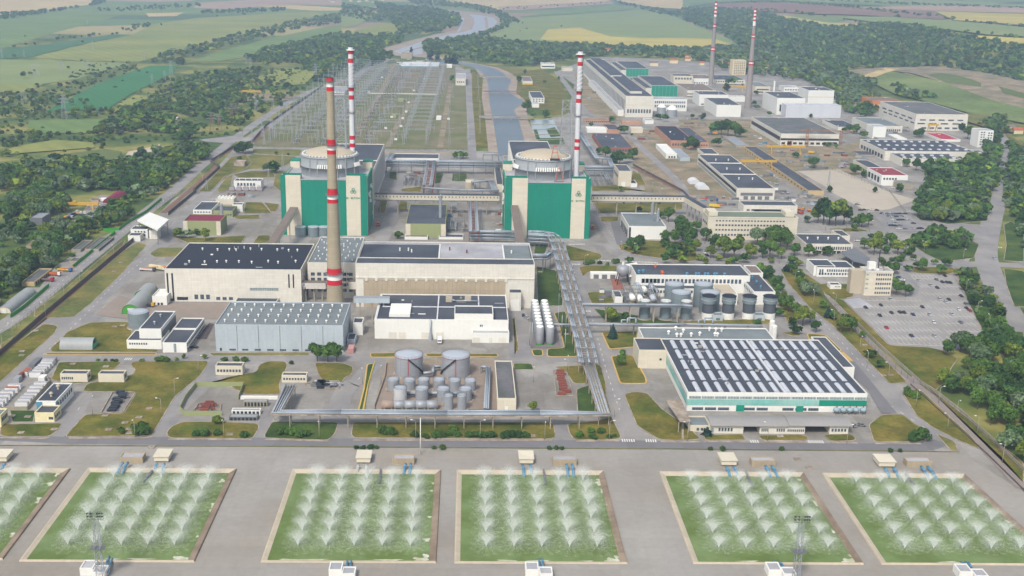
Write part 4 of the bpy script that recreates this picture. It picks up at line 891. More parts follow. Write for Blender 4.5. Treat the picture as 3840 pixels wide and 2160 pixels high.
bld('small_beige_block','small beige block beside the looped pipes left of the right reactor','B',935,1000,1425,1378,1352,DOME,CREAM)
bld('dark_roofed_link','narrow dark roofed link building at the left side of the right reactor','B',1170,1222,1449,1390,1262,CREAM,ROOF)
# ---------------------------------------------------------------- left side
o,d=bld('white_workshop','white workshop with glazed right side and raised dark roof beside the water tank','D',1058,1224,1165,1032,896,BRIGHT,ROOF,wins=[('r',.02,.98,.05,.8,1,STEELD),('r',.3,.9,.35,.55,3,LGREEN,'shutter',.2)],vents=(1,2,.9,STEEL));
bld('workshop_front_wing','low front wing of the white workshop with a strip of windows','D',960,1222,1185,1118,1040,BRIGHT,ROOF,wins=[RW(.5,.7,8,.06,.6)])
o,d=bld('white_office_wing','white two storey office wing with long right window row and dark roofs','D',1230,1412,1212,1137,948,BRIGHT,ROOF,wins=[('r',.02,.98,.1,.35,14),('r',.02,.98,.6,.82,14),('f',.46,.56,.05,.9,1,GLASSL)])
x0,y0,x1,y1,h=d;mb=MB();mb.box(x0,(y0+y1)/2+1,h-.4,x1,(y0+y1)/2+2,h+.5);mb.build('roof_upstand',BRIGHT,o)
def tank(label,q,x,yb,yt,rpx,m=TANKM,top=TANKTOP,base=True,dome=.06,stair=0,rail=True,group=None,name='storage_tank',band=None,cat='tank',red=False):
    X,Y=G(q,x,yb);s=mpp(X,Y);r=rpx/2.0125*s;Y+=r;H=heightat(X,Y-r,q,yt);o=thing(name,label,cat,(X,Y,0),group);X0=X
    X=rayx(q,x,Y-r,yb)*Y/(Y-r);o.location=(X,Y,0);o['_o']=[X,Y,0.0]
    if base:mb=MB();mb.cyl(X,Y,0,.7,r+1.2,r+1.0,n=36);mb.build('ring_base',KERB,o)
    mb=MB();mb.cyl(X,Y,.71 if base else 0,H,r,n=36,caps=False);mb.build('shell',m,o)
    mb=MB();mb.lathe(X,Y,[(r,H),(r*.98,H+.15),(r*.5,H+r*dome*.8),(.02,H+r*dome)],36);tr_=mb.build('tank_roof',top,o)
    if rail:
        mb=MB();n=24;pts=[(X+r*math.cos(i*2*math.pi/n),Y+r*math.sin(i*2*math.pi/n),H+1.1)for i in range(n+1)];mb.path(pts,.06,4);mb.path([(p[0],p[1],H+.55)for p in pts],.045,4)
        for p in pts:mb.bar((p[0],p[1],H),p,.06)
        mb.build('railing',STEELD,tr_)
    if stair:
        mb=MB();n=14;mb.path([(X+(r+.5)*math.cos(-math.pi/2+stair*(1.5-1.5*i/n)),Y+(r+.5)*math.sin(-math.pi/2+stair*(1.5-1.5*i/n)),.7+(H-.7)*i/n)for i in range(n+1)][::-1],.45,4);mb.build('stair',GLASSB,o)
    if band:
        mb=MB();mb.cyl(X,Y,H*band[0],H*band[1],r+.25,n=36,caps=False);mb.build('painted_band',band[2],o)
    if red:
        mb=MB();mb.bar((X,Y-r-.12,.8),(X,Y-r-.12,H),.22);mb.build('red_riser',RED,o);mb=MB();mb.lathe(X,Y,[(r+.02,H-.35),(r+.2,H-.35),(r+.2,H-.1),(r+.02,H-.1)],36);mb.build('rim',mat('faded_red',(172,110,116)),o)
    return o
tank('round blue grey water tank behind the white workshop','D',1055,1045,925,79,TANKD,TANKTOP)
def hangar(label,q,xl,xr,yb,yt,yback,axis='y',end=LGREEN,door=True,roof=ARCHM,dx=None):
    x0,y0,x1,y1,h=bdim(q,xl,xr,yb,yt,yback);y1=rowy(q,(xl+xr)/2,yback,h*.9)
    o=thing('arched_hangar',label,'hangar',(x0,y0,0),'arched metal hangars');mb=MB();n=16;w=(x1-x0)if axis=='y' else(y1-y0)
    sh=MB();vs=[]
    for e in(0,1):
        for i in range(n+1):
            t=math.pi*i/n;c=-math.cos(t);k=math.sin(t)**.85
            vs.append(((x0+x1)/2+c*(x1-x0)/2,(y0,y1)[e],h*k)if axis=='y' else((x0,x1)[e],(y0+y1)/2+c*(y1-y0)/2,h*k))
    sh.add(vs,[(i,i+1,n+2+i,n+1+i)for i in range(n)],True);sh.build('arched_roof',roof,o)
    for e in(0,1):
        mb=MB();s=-.05 if e==0 else .05;off=[(v[0]*.998+(x0+x1)/2*.002,v[1]+(.3 if e==0 else-.3),v[2]*.99)if axis=='y' else(v[0]+(.3 if e==0 else-.3),v[1],v[2]*.99)for v in vs[e*(n+1):(e+1)*(n+1)]]
        mb.add(off,[tuple(range(n+1))[::(1 if e else-1)]]);mb.build('end_wall',end,o)
    if door and axis=='y':mb=MB();xm=(x0+x1)/2;mb.box(xm-w*.16,y0+.05,0,xm+w*.2,y0+.28,h*.62);mb.build('door',BRIGHT,o)
    if axis=='x':mb=MB();ym=(y0+y1)/2;mb.box(x1-.28,ym-w*.12,h*.45,x1-.1,ym+w*.2,h*.8);mb.build('window',GLASSB,o)
    return o
hangar('large arched metal hangar with a green front left of the black roofed hall','D',918,1055,926,848,748)
hangar('smaller arched metal hangar with a green front behind the large one','D',1015,1138,792,742,690)
hangar('arched metal hangar lying crosswise with a mint green end on the lawn','D',450,698,1193,1120,1086,'x',MINT)
hangar('long arched building with cream end left of the outer road','D',-30,82,915,868,722,end=CREAM)
hangar('small arched store with ochre roof at the left edge of the photo','D',-130,-20,850,808,790,end=YELLOWW,roof=YELLOWW,door=False)
bld('white_lean_to','small white shed between the hangars and the black roofed hall','D',1152,1262,856,786,730,BRIGHT,BRIGHT,wins=[('f',.3,.75,.05,.3,2,GLASSB)])
def gatehouse():
    o,d=bld('gatehouse','white gatehouse with stepped blocks beside the large tilted white canopy','D',990,1118,350,280,252,BRIGHT,ROOF,wins=[RW(.25,.5,3,.2,.9),RW(.6,.8,4,.2,.9)],cat='gatehouse')
    x0,y0,x1,y1,h=d;a=bdim('D',1128,1195,355,290,272);block(o,a[0],a[1],a[2],a[3],a[4],BRIGHT,BRIGHT,0,.2,'garage_wall','garage_roof');mb=MB();mb.box(a[0]+1.5,a[1]-.1,0,a[2]-.8,a[1]+.1,a[4]*.75);mb.build('garage_door',WHITE,o)
    a=bdim('D',968,1060,373,328,305);block(o,a[0],a[1],a[2],a[3],a[4],BRIGHT,ROOF,0,.3,'porch_wall','porch_roof')
    z=13;P4=[G('D',*p,z)for p in((1035,212),(1130,152),(1275,207),(1190,284))]
    o=thing('gate_canopy','large white flat canopy over the vehicle gate of the outer road','canopy',(*P4[0],0));mb=MB();mb.prism(P4,z-1.2,z);mb.build('canopy_roof',BRIGHT,o)
    c=(sum(p[0]for p in P4)/4,sum(p[1]for p in P4)/4)
    for p in P4:q_=(p[0]+(c[0]-p[0])*.12,p[1]+(c[1]-p[1])*.12);mb=MB();mb.bar((*q_,0),(*q_,z-1.2),.3);mb.build('post',STEELD,o)
gatehouse()
bld('dark_roofed_pavilion','white pavilion with dark blue roof behind the maroon roofed building','D',1458,1598,166,134,70,BRIGHT,ROOF,wins=[RW(.3,.6,6)])
o,d=bld('middle_pavilion','white pavilion with roof cooling units right of the dark roofed pavilion','D',1612,1758,192,140,103,PALEGREEN,ROOF,wins=[RW(.3,.5,7)])
bld('small_white_kiosk','small white square kiosk right of the pavilions','D',1755,1832,150,94,78,BRIGHT,ROOF)
bld('rooftop_plant_block','cream block with dome units behind the middle pavilion','D',1628,1765,95,55,32,CREAM,BRIGHT,vents=(5,2,1.0,BRIGHT))
bld('transformer_house','long white low house above the red and white transformers','A',1768,1972,1432,1364,1343,BRIGHT,ROOF,wins=[RW(.45,.75,6,.1,.8)],vents=(4,1,.6))
for i,(xl,xr,yb,yt,yr,L)in enumerate([(458,662,1436,1371,1340,'white flat roofed office block with six windows, beside the container yard'),(745,938,1438,1372,1342,'white windowless flat roofed block on the lawn right of the office block'),(1628,1832,1382,1312,1281,'white office block with a full window row below the metal hall'),(2127,2316,1438,1382,1356,'white office block standing above the left end of the pipe bridge')]):
    bld('small_office_block',L,'D',xl,xr,yb,yt,yr,CREAM,ROOF,wins=[RW(.35,.62,8 if i>1 else 6,.04,.95 if i>1 else .48)]+([('r',.2,.8,.4,.7,3)]if i<2 else[])if i!=1 else[('r',.2,.8,.4,.75,2)],group='small white office blocks')
bld('blue_edged_workshop','long workshop with light blue corners and dark roof beside the container yard','G',283,432,228,128,-10,BRIGHT,ROOF,wins=[('r',.05,.95,.45,.75,7),('f',0,.3,0,.93,1,PIPEB,'blue_panel'),('r',0,.09,.0,.93,1,PIPEB,'blue_panel')],vents=(1,2,1.1,DOME))
bld('cream_front_block','cream front block with grille window below the blue edged workshop','G',267,412,288,216,157,mat('soft_yellow_wall',(222,212,170)),ROOF,wins=[('f',.72,.95,.3,.55,1),('r',.1,.8,.3,.6,3)])
bld('cream_edge_block','cream block with square windows cut by the left edge of the photo','G',-160,12,326,236,182,mat('soft_yellow_wall',(222,212,170)),ROOFG,wins=[('r',.1,.9,.4,.7,4)])
for i,(xl,xr,yb,yt,yr,L)in enumerate([(1838,2018,172,130,112,'open steel shed with pipes under a grey roof, furthest of the three'),(1748,1965,232,200,180,'white fronted low shed beside the green fence, middle of the three'),(1728,1942,276,250,224,'open low shed with rust stained roof, nearest of the three')]):
    o,d=bld('pipe_shed',L,'G',xl,xr,yb,yt,yr,(CONCW,BRIGHT,STEELD)[i],ARCHM,wins=[RW(.1,.8,7,.02,.98,'f',GLASSB)],group='three sheds by the green fence',par=.15)
bld('end_wall_block','long white wall block behind the open steel shed','G',1815,2095,118,98,92,BRIGHT,BRIGHT,dy=2)
for xl,xr,yb,yt,yr,L in[(165,262,712,678,575,'row of old garages with grey roof above the parked crane trucks'),(640,745,450,430,335,'mossy roofed row of garages beside the green hedge'),(540,610,455,432,360,'short derelict garage among the trees'),(525,580,548,520,490,'grey kiosk beside the hedge')]:
    bld('garage_row',L,'D',xl,xr,yb,yt,yr,YELLOWW if xl<300 else CONCW,ROOFW,wins=[('r',.05,.95,.1,.7,8,GLASSB,'door')]if xr-xl>90 else[])
bld('corrugated_barn','grey corrugated barn among the trees above the scrap yard','D',225,322,248,195,155,STEELD,STEEL)
o=thing('wine_roofed_hall','wine red arched store at the back of the scrap yard','hangar',(*G('D',830,100),0));mb=MB();a=G('D',830,100);b_=G('D',930,45);mb.vault(a[0]-7,a[1],a[0]+7,b_[1],0,7);mb.build('arched_roof',ROOFR,o)
bld('scrapyard_shed','teal roofed shed beside the wine red store','D',745,815,165,135,115,STEELD,TEALW)
bld('low_white_hut','low white hut at the far end of the scrap yard','D',750,830,68,50,42,BRIGHT,BRIGHT);bld('low_pink_hut','low hut with faded red roof left of the white hut','D',680,745,75,58,45,CONCW,ROOFR)
# ---------------------------------------------------------------- centre / right of the works
for i,(x,yb,yt,r,L)in enumerate([(510,1417,1262,107,'large silver storage tank with a stair down its right side, left of the pair'),(863,1419,1264,107,'large silver storage tank with a stair down its left side, right of the pair')]):
    tank(L,'E',x,yb,yt,r,stair=(1,-1)[i],red=True,group='pair of large silver tanks')
for x,yb,yt,r,L in[(393,64,-20,46,'small silver tank at the left end of the back row in the tank yard'),(515,60,-18,45,'small silver tank, second of the back row in the tank yard'),(622,58,-22,45,'small silver tank, third of the back row in the tank yard'),(738,62,-20,45,'small silver tank, fourth of the back row in the tank yard'),(855,66,-16,45,'small silver tank, fifth of the back row in the tank yard'),(972,68,-14,45,'small silver tank at the right end of the back row in the tank yard'),
 (446,145,46,50,'pale topped tank at the left end of the front row in the tank yard'),(608,148,48,50,'silver tank, second of the front row in the tank yard'),(770,148,50,50,'silver tank, third of the front row in the tank yard'),(936,146,50,48,'silver tank at the right end of the front row in the tank yard'),
 (808,212,98,36,'slender silver tank nearest the pipe bridge, left one'),(908,212,98,36,'slender silver tank nearest the pipe bridge, right one')]:
    tank(L,'H',x,yb,yt,r,TANKM if x!=446 else mat('pale_tank',(196,198,200),.5,.06,grid=(4,1.6,.06),gcol=.88),group='small tanks of the tank yard',dome=.12)
def htank(label,x,y,L,r,z,m=TANKM,axis='x',group=None):
    o=thing('horizontal_tank',label,'tank',(x,y,0),group);mb=MB();a=(x-L/2,y,z)if axis=='x' else(x,y-L/2,z);b=(x+L/2,y,z)if axis=='x' else(x,y+L/2,z);mb.bar(a,b,r,16);mb.build('vessel',m,o)
    for s in(-.3,.3):mb=MB();X,Y=(x+s*L,y)if axis=='x' else(x,y+s*L);mb.box(X-.3 if axis=='x' else X-r*.8,Y-r*.8 if axis=='x' else Y-.3,0,X+.3 if axis=='x' else X+r*.8,Y+r*.8 if axis=='x' else Y+.3,z-r*.5);mb.build('saddle',CONCW,o)
    return o
hs=[]
for x in(350,432,517,600,682):X,Y=G('H',x,200);hs.append(htank('',X,Y+2,6.0,2.1,2.4,TANKM if x>400 else mat('rust_tank',(160,140,128)),group='row of horizontal vessels'))
order_labels(hs,'horizontal vessel in the row along the pipe bridge')
bld('long_brown_roofed_house','narrow deep block with a worn dark roof and cream front in the tank yard','H',1176,1318,195,108,-177,CREAM,ROOFW,wins=[('f',.4,.58,.0,.3,1,BRIGHT,'door')])
def battery():
    for row,(xb,xt)in enumerate(((1495,1459),(1573,1528))):
        X,Y=G('E',xb,1152);Hh=heightat(X,Y,'E',1005);Y0=G('E',xt,812,Hh)[1];n=9;vs=[]
        for i in range(n):
            y=Y+(Y0-Y)*i/(n-1);o=thing('tall_vessel','','pressure vessel',(X,y,0),'two rows of tall silver vessels');mb=MB();r=2.45
            mb.lathe(X,y,[(r*.8,.9),(r,1.6),(r,Hh-1.2),(r*.75,Hh-.3),(.02,Hh)],20);mb.build('vessel',TANKM,o)
            mb=MB();mb.cyl(X,y,0,1.0,r*.85,n=16);mb.build('skirt',LGREEN if i==0 else STEELD,o);mb=MB();mb.lathe(X,y,[(r*.93,Hh-1.0),(r*.76,Hh-.22),(.02,Hh+.06)],20);mb.build('cap',BRIGHT,o)
            vs.append(o)
        order_labels(vs,'tall silver gas vessel in the '+('left','right')[row]+' row','from the front',key=lambda o:o.location.y)
battery()
ms=[]
for x,yb,yt in((1437,1180,850),(1420,1160,860),(1636,1000,765),(1662,1090,820),(1688,1190,930)):
    X,Y=G('E',x,yb);H=heightat(X,Y,'E',yt);o=thing('lightning_mast','','mast',(X,Y,0),'thin masts round the silver vessels');mb=MB();mb.bar((X,Y,0),(X,Y,H*.6),.22,6);mb.build('pole',STEEL,o);mb=MB();mb.bar((X,Y,H*.6),(X,Y,H),.13,6);mb.build('rod',STEEL,o);ms.append(o)
order_labels(ms,'thin lightning mast beside the tall silver vessels')
bld('low_garage_row','low white garage row with grey doors left of the loading silo','E',1880,2090,657,612,598,BRIGHT,BRIGHT,wins=[('f',.05,.95,0,.75,3,STEELD,'door')])
def silo():
    X,Y=G('E',2120,690);H=heightat(X,Y,'E',552);o=thing('loading_silo','silver loading silo on dark steel legs beside the white canopy','silo',(X,Y,0));mb=MB();r=4.6
    mb.lathe(X,Y,[(1.5,5),(r,8.5),(r,H-1),(r*.5,H),(.02,H+.3)],20);mb.build('vessel',TANKM,o)
    for i in range(4):t=math.pi/4+i*math.pi/2;mb=MB();mb.bar((X+(r+1.5)*math.cos(t),Y+(r+1.5)*math.sin(t),0),(X+r*.8*math.cos(t),Y+r*.8*math.sin(t),9),.4);mb.build('leg',GLASSB,o)
    mb=MB();mb.cyl(X,Y,H+.3,H+2,.9,n=10);mb.build('top_filter',BRIGHT,o)
    a=bdim('E',2170,2232,700,640,600);o=thing('loading_canopy','white tilted canopy between the silo and the long treatment house','canopy',(a[0],a[1],0));mb=MB();mb.add([(a[0],a[1],5.5),(a[2]+4,a[1],7.5),(a[2]+4,a[1]+32,7.5),(a[0],a[1]+32,5.5),(a[0],a[1],5.9),(a[2]+4,a[1],7.9),(a[2]+4,a[1]+32,7.9),(a[0],a[1]+32,5.9)],[(0,3,2,1),(4,5,6,7),(0,1,5,4),(1,2,6,5),(2,3,7,6),(3,0,4,7)]);mb.build('canopy_roof',BRIGHT,o)
    for i in range(4):mb=MB();mb.bar((a[0]+.5,a[1]+1+i*10,0),(a[0]+.5,a[1]+1+i*10,5.5),.25);mb.build('post',STEELD,o)
silo()
o,d=bld('treatment_house','long white treatment house with one window row and blue roof ventilators','F',-360,500,762,628,545,BRIGHT,ROOF,key='TRH',wins=[RW(.55,.78,26,.05,.93,'f'),('f',.05,.2,.55,.78,1,GLASSL)])
x0,y0,x1,y1,h=d
for u,v in((.04,.25),(.08,.3),(.24,.1),(.45,.07),(.53,.07),(.555,.07),(.61,.07),(.635,.07),(.69,.07),(.71,.07),(.78,.07),(.215,.75),(.24,.22)):
    X=x0+(x1-x0)*u;Y=y0+(y1-y0)*v;mb=MB();mb.cyl(X,Y,h-.6,h+.9,.9,n=8);mb.cyl(X,Y,h+.9,h+1.4,1.2,.7,n=8);mb.build('roof_ventilator',ORANGE if u in(.215,.24)else PIPEB,o)
bld('treatment_front_wing','low front wing of the treatment house behind the round tanks','F',-355,300,790,728,700,BRIGHT,ROOF,wins=[RW(.45,.75,22,.2,.98)])
bld('treatment_side_wing','right wing of the treatment house running towards the dark topped tanks','F',528,692,850,752,618,BRIGHT,ROOF,vents=(1,3,.9,PIPEB),wins=[('l',.1,.7,.55,.8,6)]);bld('treatment_rear_block','brown roofed rear corner block of the treatment house','F',505,601,690,610,552,BRIGHT,ROOFBR)
bld('ramp_block','white block with silver ducts between the pale tanks and the side wing','F',262,410,850,770,690,BRIGHT,DOME)
for x,yb,yt,r,L in[(145,880,712,71,'large pale tank behind the dark topped tanks'),(195,930,775,75,'large pale tank left of the dark topped tanks, half hidden'),(-71,850,712,72,'large pale tank nearest the long treatment house'),(-22,922,775,74,'large pale tank in the middle of the round tank group')]:
    tank(L,'F',x,yb,yt,r,TANKD,TANKTOP,base=False,dome=.08,group='pale topped round tanks')
for x,yb,yt,r,L in[(-291,970,830,42,'slim pale topped tank behind the concrete rack, leftmost of three'),(-135,972,832,42,'slim pale topped tank behind the concrete rack, middle of three'),(20,976,834,42,'slim pale topped tank behind the concrete rack, rightmost of three')]:
    tank(L,'F',x,yb,yt,r,TANKD,BRIGHT,dome=.1,group='slim pale topped tanks')
ts=[]
for x,yt in((187,800),(338,801),(492,802),(647,804)):
    X,Y=G('F',x,968);s=mpp(X,Y);r=52/2.0125*s;Y+=r;X*=Y/(Y-r);H=heightat(X,Y-r,'F',yt);o=thing('dark_topped_tank','','tank',(X,Y,0),'four dark topped tanks')
    zb=heightat(X,Y-r,'F',922);zm=heightat(X,Y-r,'F',850)
    for a,b,rr,m,nm in((0,zb,r*.9,BRIGHT,'base_ring'),(zb,zm,r*.88,DKPIPE,'dark_shell'),(zm,H,r,TANKD,'upper_shell')):mb=MB();mb.cyl(X,Y,a,b,rr,n=32);mb.build(nm,m,o)
    mb=MB();mb.lathe(X,Y,[(r,H),(r+.3,H+.3),(r*.9,H+.7),(.02,H+.9)],32);mb.build('tank_roof',ROOFB,o);mb=MB();mb.lathe(X,Y,[(r+.02,zm+(H-zm)*.5),(r+.3,zm+(H-zm)*.5),(r+.3,zm+(H-zm)*.55),(r+.02,zm+(H-zm)*.55)],32);mb.build('ring',TANKTOP,o);ts.append(o)
order_labels(ts,'dark topped round tank on a white base')
for x in(265,580):bld('grey_pump_hut',f'small grey pump hut with a louvred front {"left" if x < 400 else "right"} among the dark topped tanks','F',x-38,x+38,975,930,905,BLUEGREY,ROOFG,wins=[RW(.2,.5,4,.3,.7,'f',GLASSB)],group='grey pump huts')
for i,(x,y)in enumerate(((2235,740),(2280,760),(2340,745),(2250,830),(2345,825),(2190,820))):
    X,Y=G('E',x,y+30);htank(f'',X,Y,9,1.9,5.5,BRIGHT if i%2 else TANKTOP,'y',group='process vessels beside the treatment house').name='process_vessel'
order_labels([o for o in C.objects if o.name.startswith('process_vessel')],'white process vessel on a steel frame beside the treatment house')
def steel_rack(label,q,xl,xr,yb,yt,yr,nlev=3):
    x0,y0,x1,y1,h=bdim(q,xl,xr,yb,yt,yr);o=thing('steel_process_rack',label,'steel frame',(x0,y0,0));mb=MB()
    nx=max(2,int((x1-x0)/5));ny=max(2,int((y1-y0)/6))
    for i in range(nx+1):
        for j in range(ny+1):X=x0+(x1-x0)*i/nx;Y=y0+(y1-y0)*j/ny;mb=MB();mb.bar((X,Y,0),(X,Y,h),.16);mb.build('post',STEELD,o)
    for k in range(1,nlev+1):
        mb=MB();z=h*k/nlev
        for i in range(nx+1):X=x0+(x1-x0)*i/nx;mb.bar((X,y0,z),(X,y1,z),.14)
        for j in range(ny+1):Y=y0+(y1-y0)*j/ny;mb.bar((x0,Y,z),(x1,Y,z),.14)
        mb.build('beam_level',STEELD,o)
        r=random.Random(k+int(x0));mb=MB()
        for i in range(int((x1-x0)/3)):X=r.uniform(x0,x1);Y=r.uniform(y0,y1);mb.bar((X,y0,z+.4),(X,y1,z+.4),.25,6)
        mb.build('pipe',PIPE,o)
    return o
steel_rack('steel frame full of small pipes and vessels beside the treatment house','E',2135,2400,850,760,705);steel_rack('steel frame with pipes at the left of the process area','E',2060,2120,830,770,745,2)
bld('small_vaulted_hut','small pale hut left of the process frame','E',2062,2122,838,790,742,BRIGHT,ROOF)
# ---------------------------------------------------------------- hall with the rooflights
def rooflight_hall():
    x0,y0,x1,y1,h=bdim('I',28,1380,208,66,60);
    yb1=G('F',500,1110,h)[1];y1=yb1
    o=thing('rooflight_hall','wide hall with rows of white barrel rooflights and a teal lower wall','building',(x0,y0,0));DIM['RH']=(x0,y0,x1,y1,h)
    block(o,x0,y0,x1,y1,h,BRIGHT,ROOF,0,.5);W_=x1-x0
    def f(u0,u1,v0,v1,m,nm,d=.15):mb=MB();mb.box(x0+W_*u0,y0-d,h*v0,x0+W_*u1,y0+.2,h*v1);mb.build(nm,m,o)
    f(0,.735,.32,.63,TEALW,'teal_wall_panel');f(.735,1,.32,.63,TEALD,'green_wall_panel',.16)
    for i in range(14):f(.01+i*.071,.01+i*.071+.066,.66,.79,GLASSL,'window',.12)
    for i in range(10):
        if i not in(3,6):f(.03+i*.072,.03+i*.072+.062,.06,.20,GLASS,'lower_window',.12)
    f(.275,.32,0,.34,TEALD,'gate',.25);f(.61,.65,0,.30,TEALD,'gate',.25);f(.735,.765,0,.25,BRIGHT,'door',.25)
    mb=MB();mb.box(x0-.15,y0+1,h*.32,x0+.2,y1-1,h*.63);mb.build('teal_wall_panel',TEALW,o);mb=MB();mb.box(x0-.12,y0+1,h*.66,x0+.2,y1-1,h*.79);mb.build('window_band',GLASSL,o)
    rows=[(1108,1195),(1205,1292),(1298,1402),(1408,1500),(1508-0,1512)]
    N=15;D=y1-y0
    for j in range(5):
        ya=y0+D*(.025+.197*j);yb=ya+D*.148
        for i in range(N):
            if j==4 and i<0:continue
            X=x0+W_*(.035+.935*(i+.5)/N);w=W_*.0122;mb=MB();mb.vault(X-w,ya,X+w,yb,h-.28,.55,n=8,z0=0);mb.box(X-w-.15,ya-.15,h-.5,X+w+.15,yb+.15,h-.26);mb.build('rooflight',mat('rooflight_glazing',(196,200,208),.4,.08),ROOFOF[o.name])
    mb=MB();mb.box(x0+W_*.535,y0+.6,h-.5,x0+W_*.545,y1-.5,h+.3);mb.build('roof_joint',STKW,o);clutter(o,(x0,y0,x1,y1,h),12,9,zoff=.5)
    a=bdim('E',2238,2450,1332,1192,1100);o2=thing('rooflight_hall_annex','cream annex with dark roof at the left corner of the rooflight hall','building',(a[0],a[1],0));block(o2,a[0],a[1],x0-.05,a[3],a[4],CREAM,ROOF,0,.5);windows(o2,a,[('f',.75,.82,.45,.55,1,GLASSB)])
    H=h*.97;xa=G('E',2275,1095,H)[0];xb=G('F',690,1105,H)[0];yb=G('F',0,1022,H)[1];o3=thing('rear_annex','wide grey roofed annex with white roof cowls behind the rooflight hall','building',(xa,y1+.05,0));block(o3,xa,y1+.05,xb,yb,H,BRIGHT,ROOFG,0,.5)
    r=random.Random(4)
    for i in range(12):X=xa+(xb-xa)*(.18+.5*r.random());Y=y1+(yb-y1)*r.uniform(.2,.9);mb=MB();mb.cyl(X,Y,H-.5,H+1.0,.6,n=8);mb.cyl(X,Y,H+1.0,H+1.8,1.1,.5,n=8);mb.build('roof_cowl',BRIGHT,o3)
    a=bdim('F',900,1062,1250,1215,1072);o4=thing('side_annex','narrow roofed annex along the right side of the rooflight hall','building',(x1+.1,y0+20,0));Ya=y1-(y1-y0)*.45;block(o4,x1-1.0*0+.1,Ya,x1+9,y1+14,h*.72,BRIGHT,ROOF,0,.4)
    for i,(xx,yy)in enumerate(((668,1060),(686,1095))):tank(f'slim white gas tank behind the rooflight hall, {"back" if i == 0 else "front"} one','F',xx,yy+20,yy-78+(0 if i else-2),20,BRIGHT,BRIGHT,base=False,dome=.5,rail=False,group='two slim white gas tanks',name='gas_tank')
rooflight_hall()
gt=[]
for k,(yb,yt)in enumerate(((228,176),(200,150))):
    for i,x in enumerate((1158,1208,1258,1304,1358)):
        X,Y=G('I',x if k==0 else x-12,yb);H=heightat(X,Y,'I',yt);o=thing('column_vessel',f'teal grey upright vessel in the {("front","back")[k]} row below the rooflight hall, {ORD[i]} from the left','pressure vessel',(X,Y,0),'ten upright vessels below the rooflight hall');mb=MB();r=1.65
        mb.lathe(X,Y,[(.4,1.2),(r,2.0),(r,H-.9),(r*.6,H-.2),(.02,H)],16);mb.build('vessel',TANKD if k else mat('pale_teal_vessel',(150,172,184),.5,.05),o)
        for t in range(3):mb=MB();a=t*2.09;mb.bar((X+r*.8*math.cos(a),Y+r*.8*math.sin(a),0),(X+r*.8*math.cos(a),Y+r*.8*math.sin(a),2.4),.15);mb.build('leg',STEELD,o)
        mb=MB();mb.cyl(X,Y,H,H+1.0,.25,n=6);mb.build('nozzle',RUST,o)
def low_range():
    x0,y0,x1,y1,h=bdim('I',212,1245,376,318,226);o=thing('curved_roof_range','long low range with curved grey roof and two drive throughs by the front road','building',(x0,y0,0));n=8;W_=x1-x0
    y1=rowy('I',700,228,h+1.5);D=y1-y0
    gaps=[(.235,.355),(.685,.865)]
    segs=[(0,.235),(.355,.685),(.865,1)]
    for a,b in segs:mb=MB();mb.box(x0+W_*a,y0,0,x0+W_*b,y1-1,h);mb.build('wall',WHITE,o)
    for a,b in gaps:mb=MB();mb.box(x0+W_*a,y1-1.6,0,x0+W_*b,y1-1.2,h);mb.build('rear_gate',GLASSB,o)
    for a,b in((-.01,.56),(.561,1.025)):
        mb=MB();vs=[];zo=.0 if a<0 else .3
        for i in range(n+1):
            t=i/n;yy=y0-1.2+(D+1.4)*t;z=h+.1+zo+2.2*math.sin(math.pi*(.12+.76*t))-.75
            vs+=[(x0+W_*a,yy,z),(x0+W_*b,yy,z),(x0+W_*a,yy,z+.35),(x0+W_*b,yy,z+.35)]
        fs=[]
        for i in range(n):k=4*i;fs+=[(k+2,k+3,k+7,k+6),(k+1,k,k+4,k+5),(k,k+2,k+6,k+4),(k+3,k+1,k+5,k+7)]
        fs+=[(0,1,3,2),(4*n+1,4*n,4*n+2,4*n+3)];mb.add(vs,fs);mb.build('curved_roof',ARCHM if 0 else mat('grey_sheet_roof',(150,148,146),.8,.08,streak=.1),o)
    windows(o,(x0,y0,x1,y1,h),[('f',.05,.16,.3,.72,5),('f',.365,.42,.3,.68,4),('f',.475,.54,.3,.68,4),('f',.555,.68,.3,.6,9),('f',.875,.99,.35,.7,5),('f',.0,.02,.1,.7,1,GLASSL,'door')])
    bld('corner_lodge','small flat roofed lodge at the left end of the curved roof range','I',52,205,360,312,240,CREAM,ROOFG,wins=[('f',.3,.7,.2,.6,2)])
    a=[G('I',*p,6)for p in((-130,120),(-10,118),(60,280),(-20,282))];o=thing('sloped_canopy','beige sloped roof slab over the ramp left of the curved roof range','canopy',(*a[0],0));mb=MB();mb.prism(a,5.6,6.1);mb.build('canopy_roof',KERB,o)
    for p in a:mb=MB();mb.bar((p[0]*.995,p[1],0),(p[0]*.995,p[1],5.6),.25);mb.build('post',CONCW,o)
low_range()
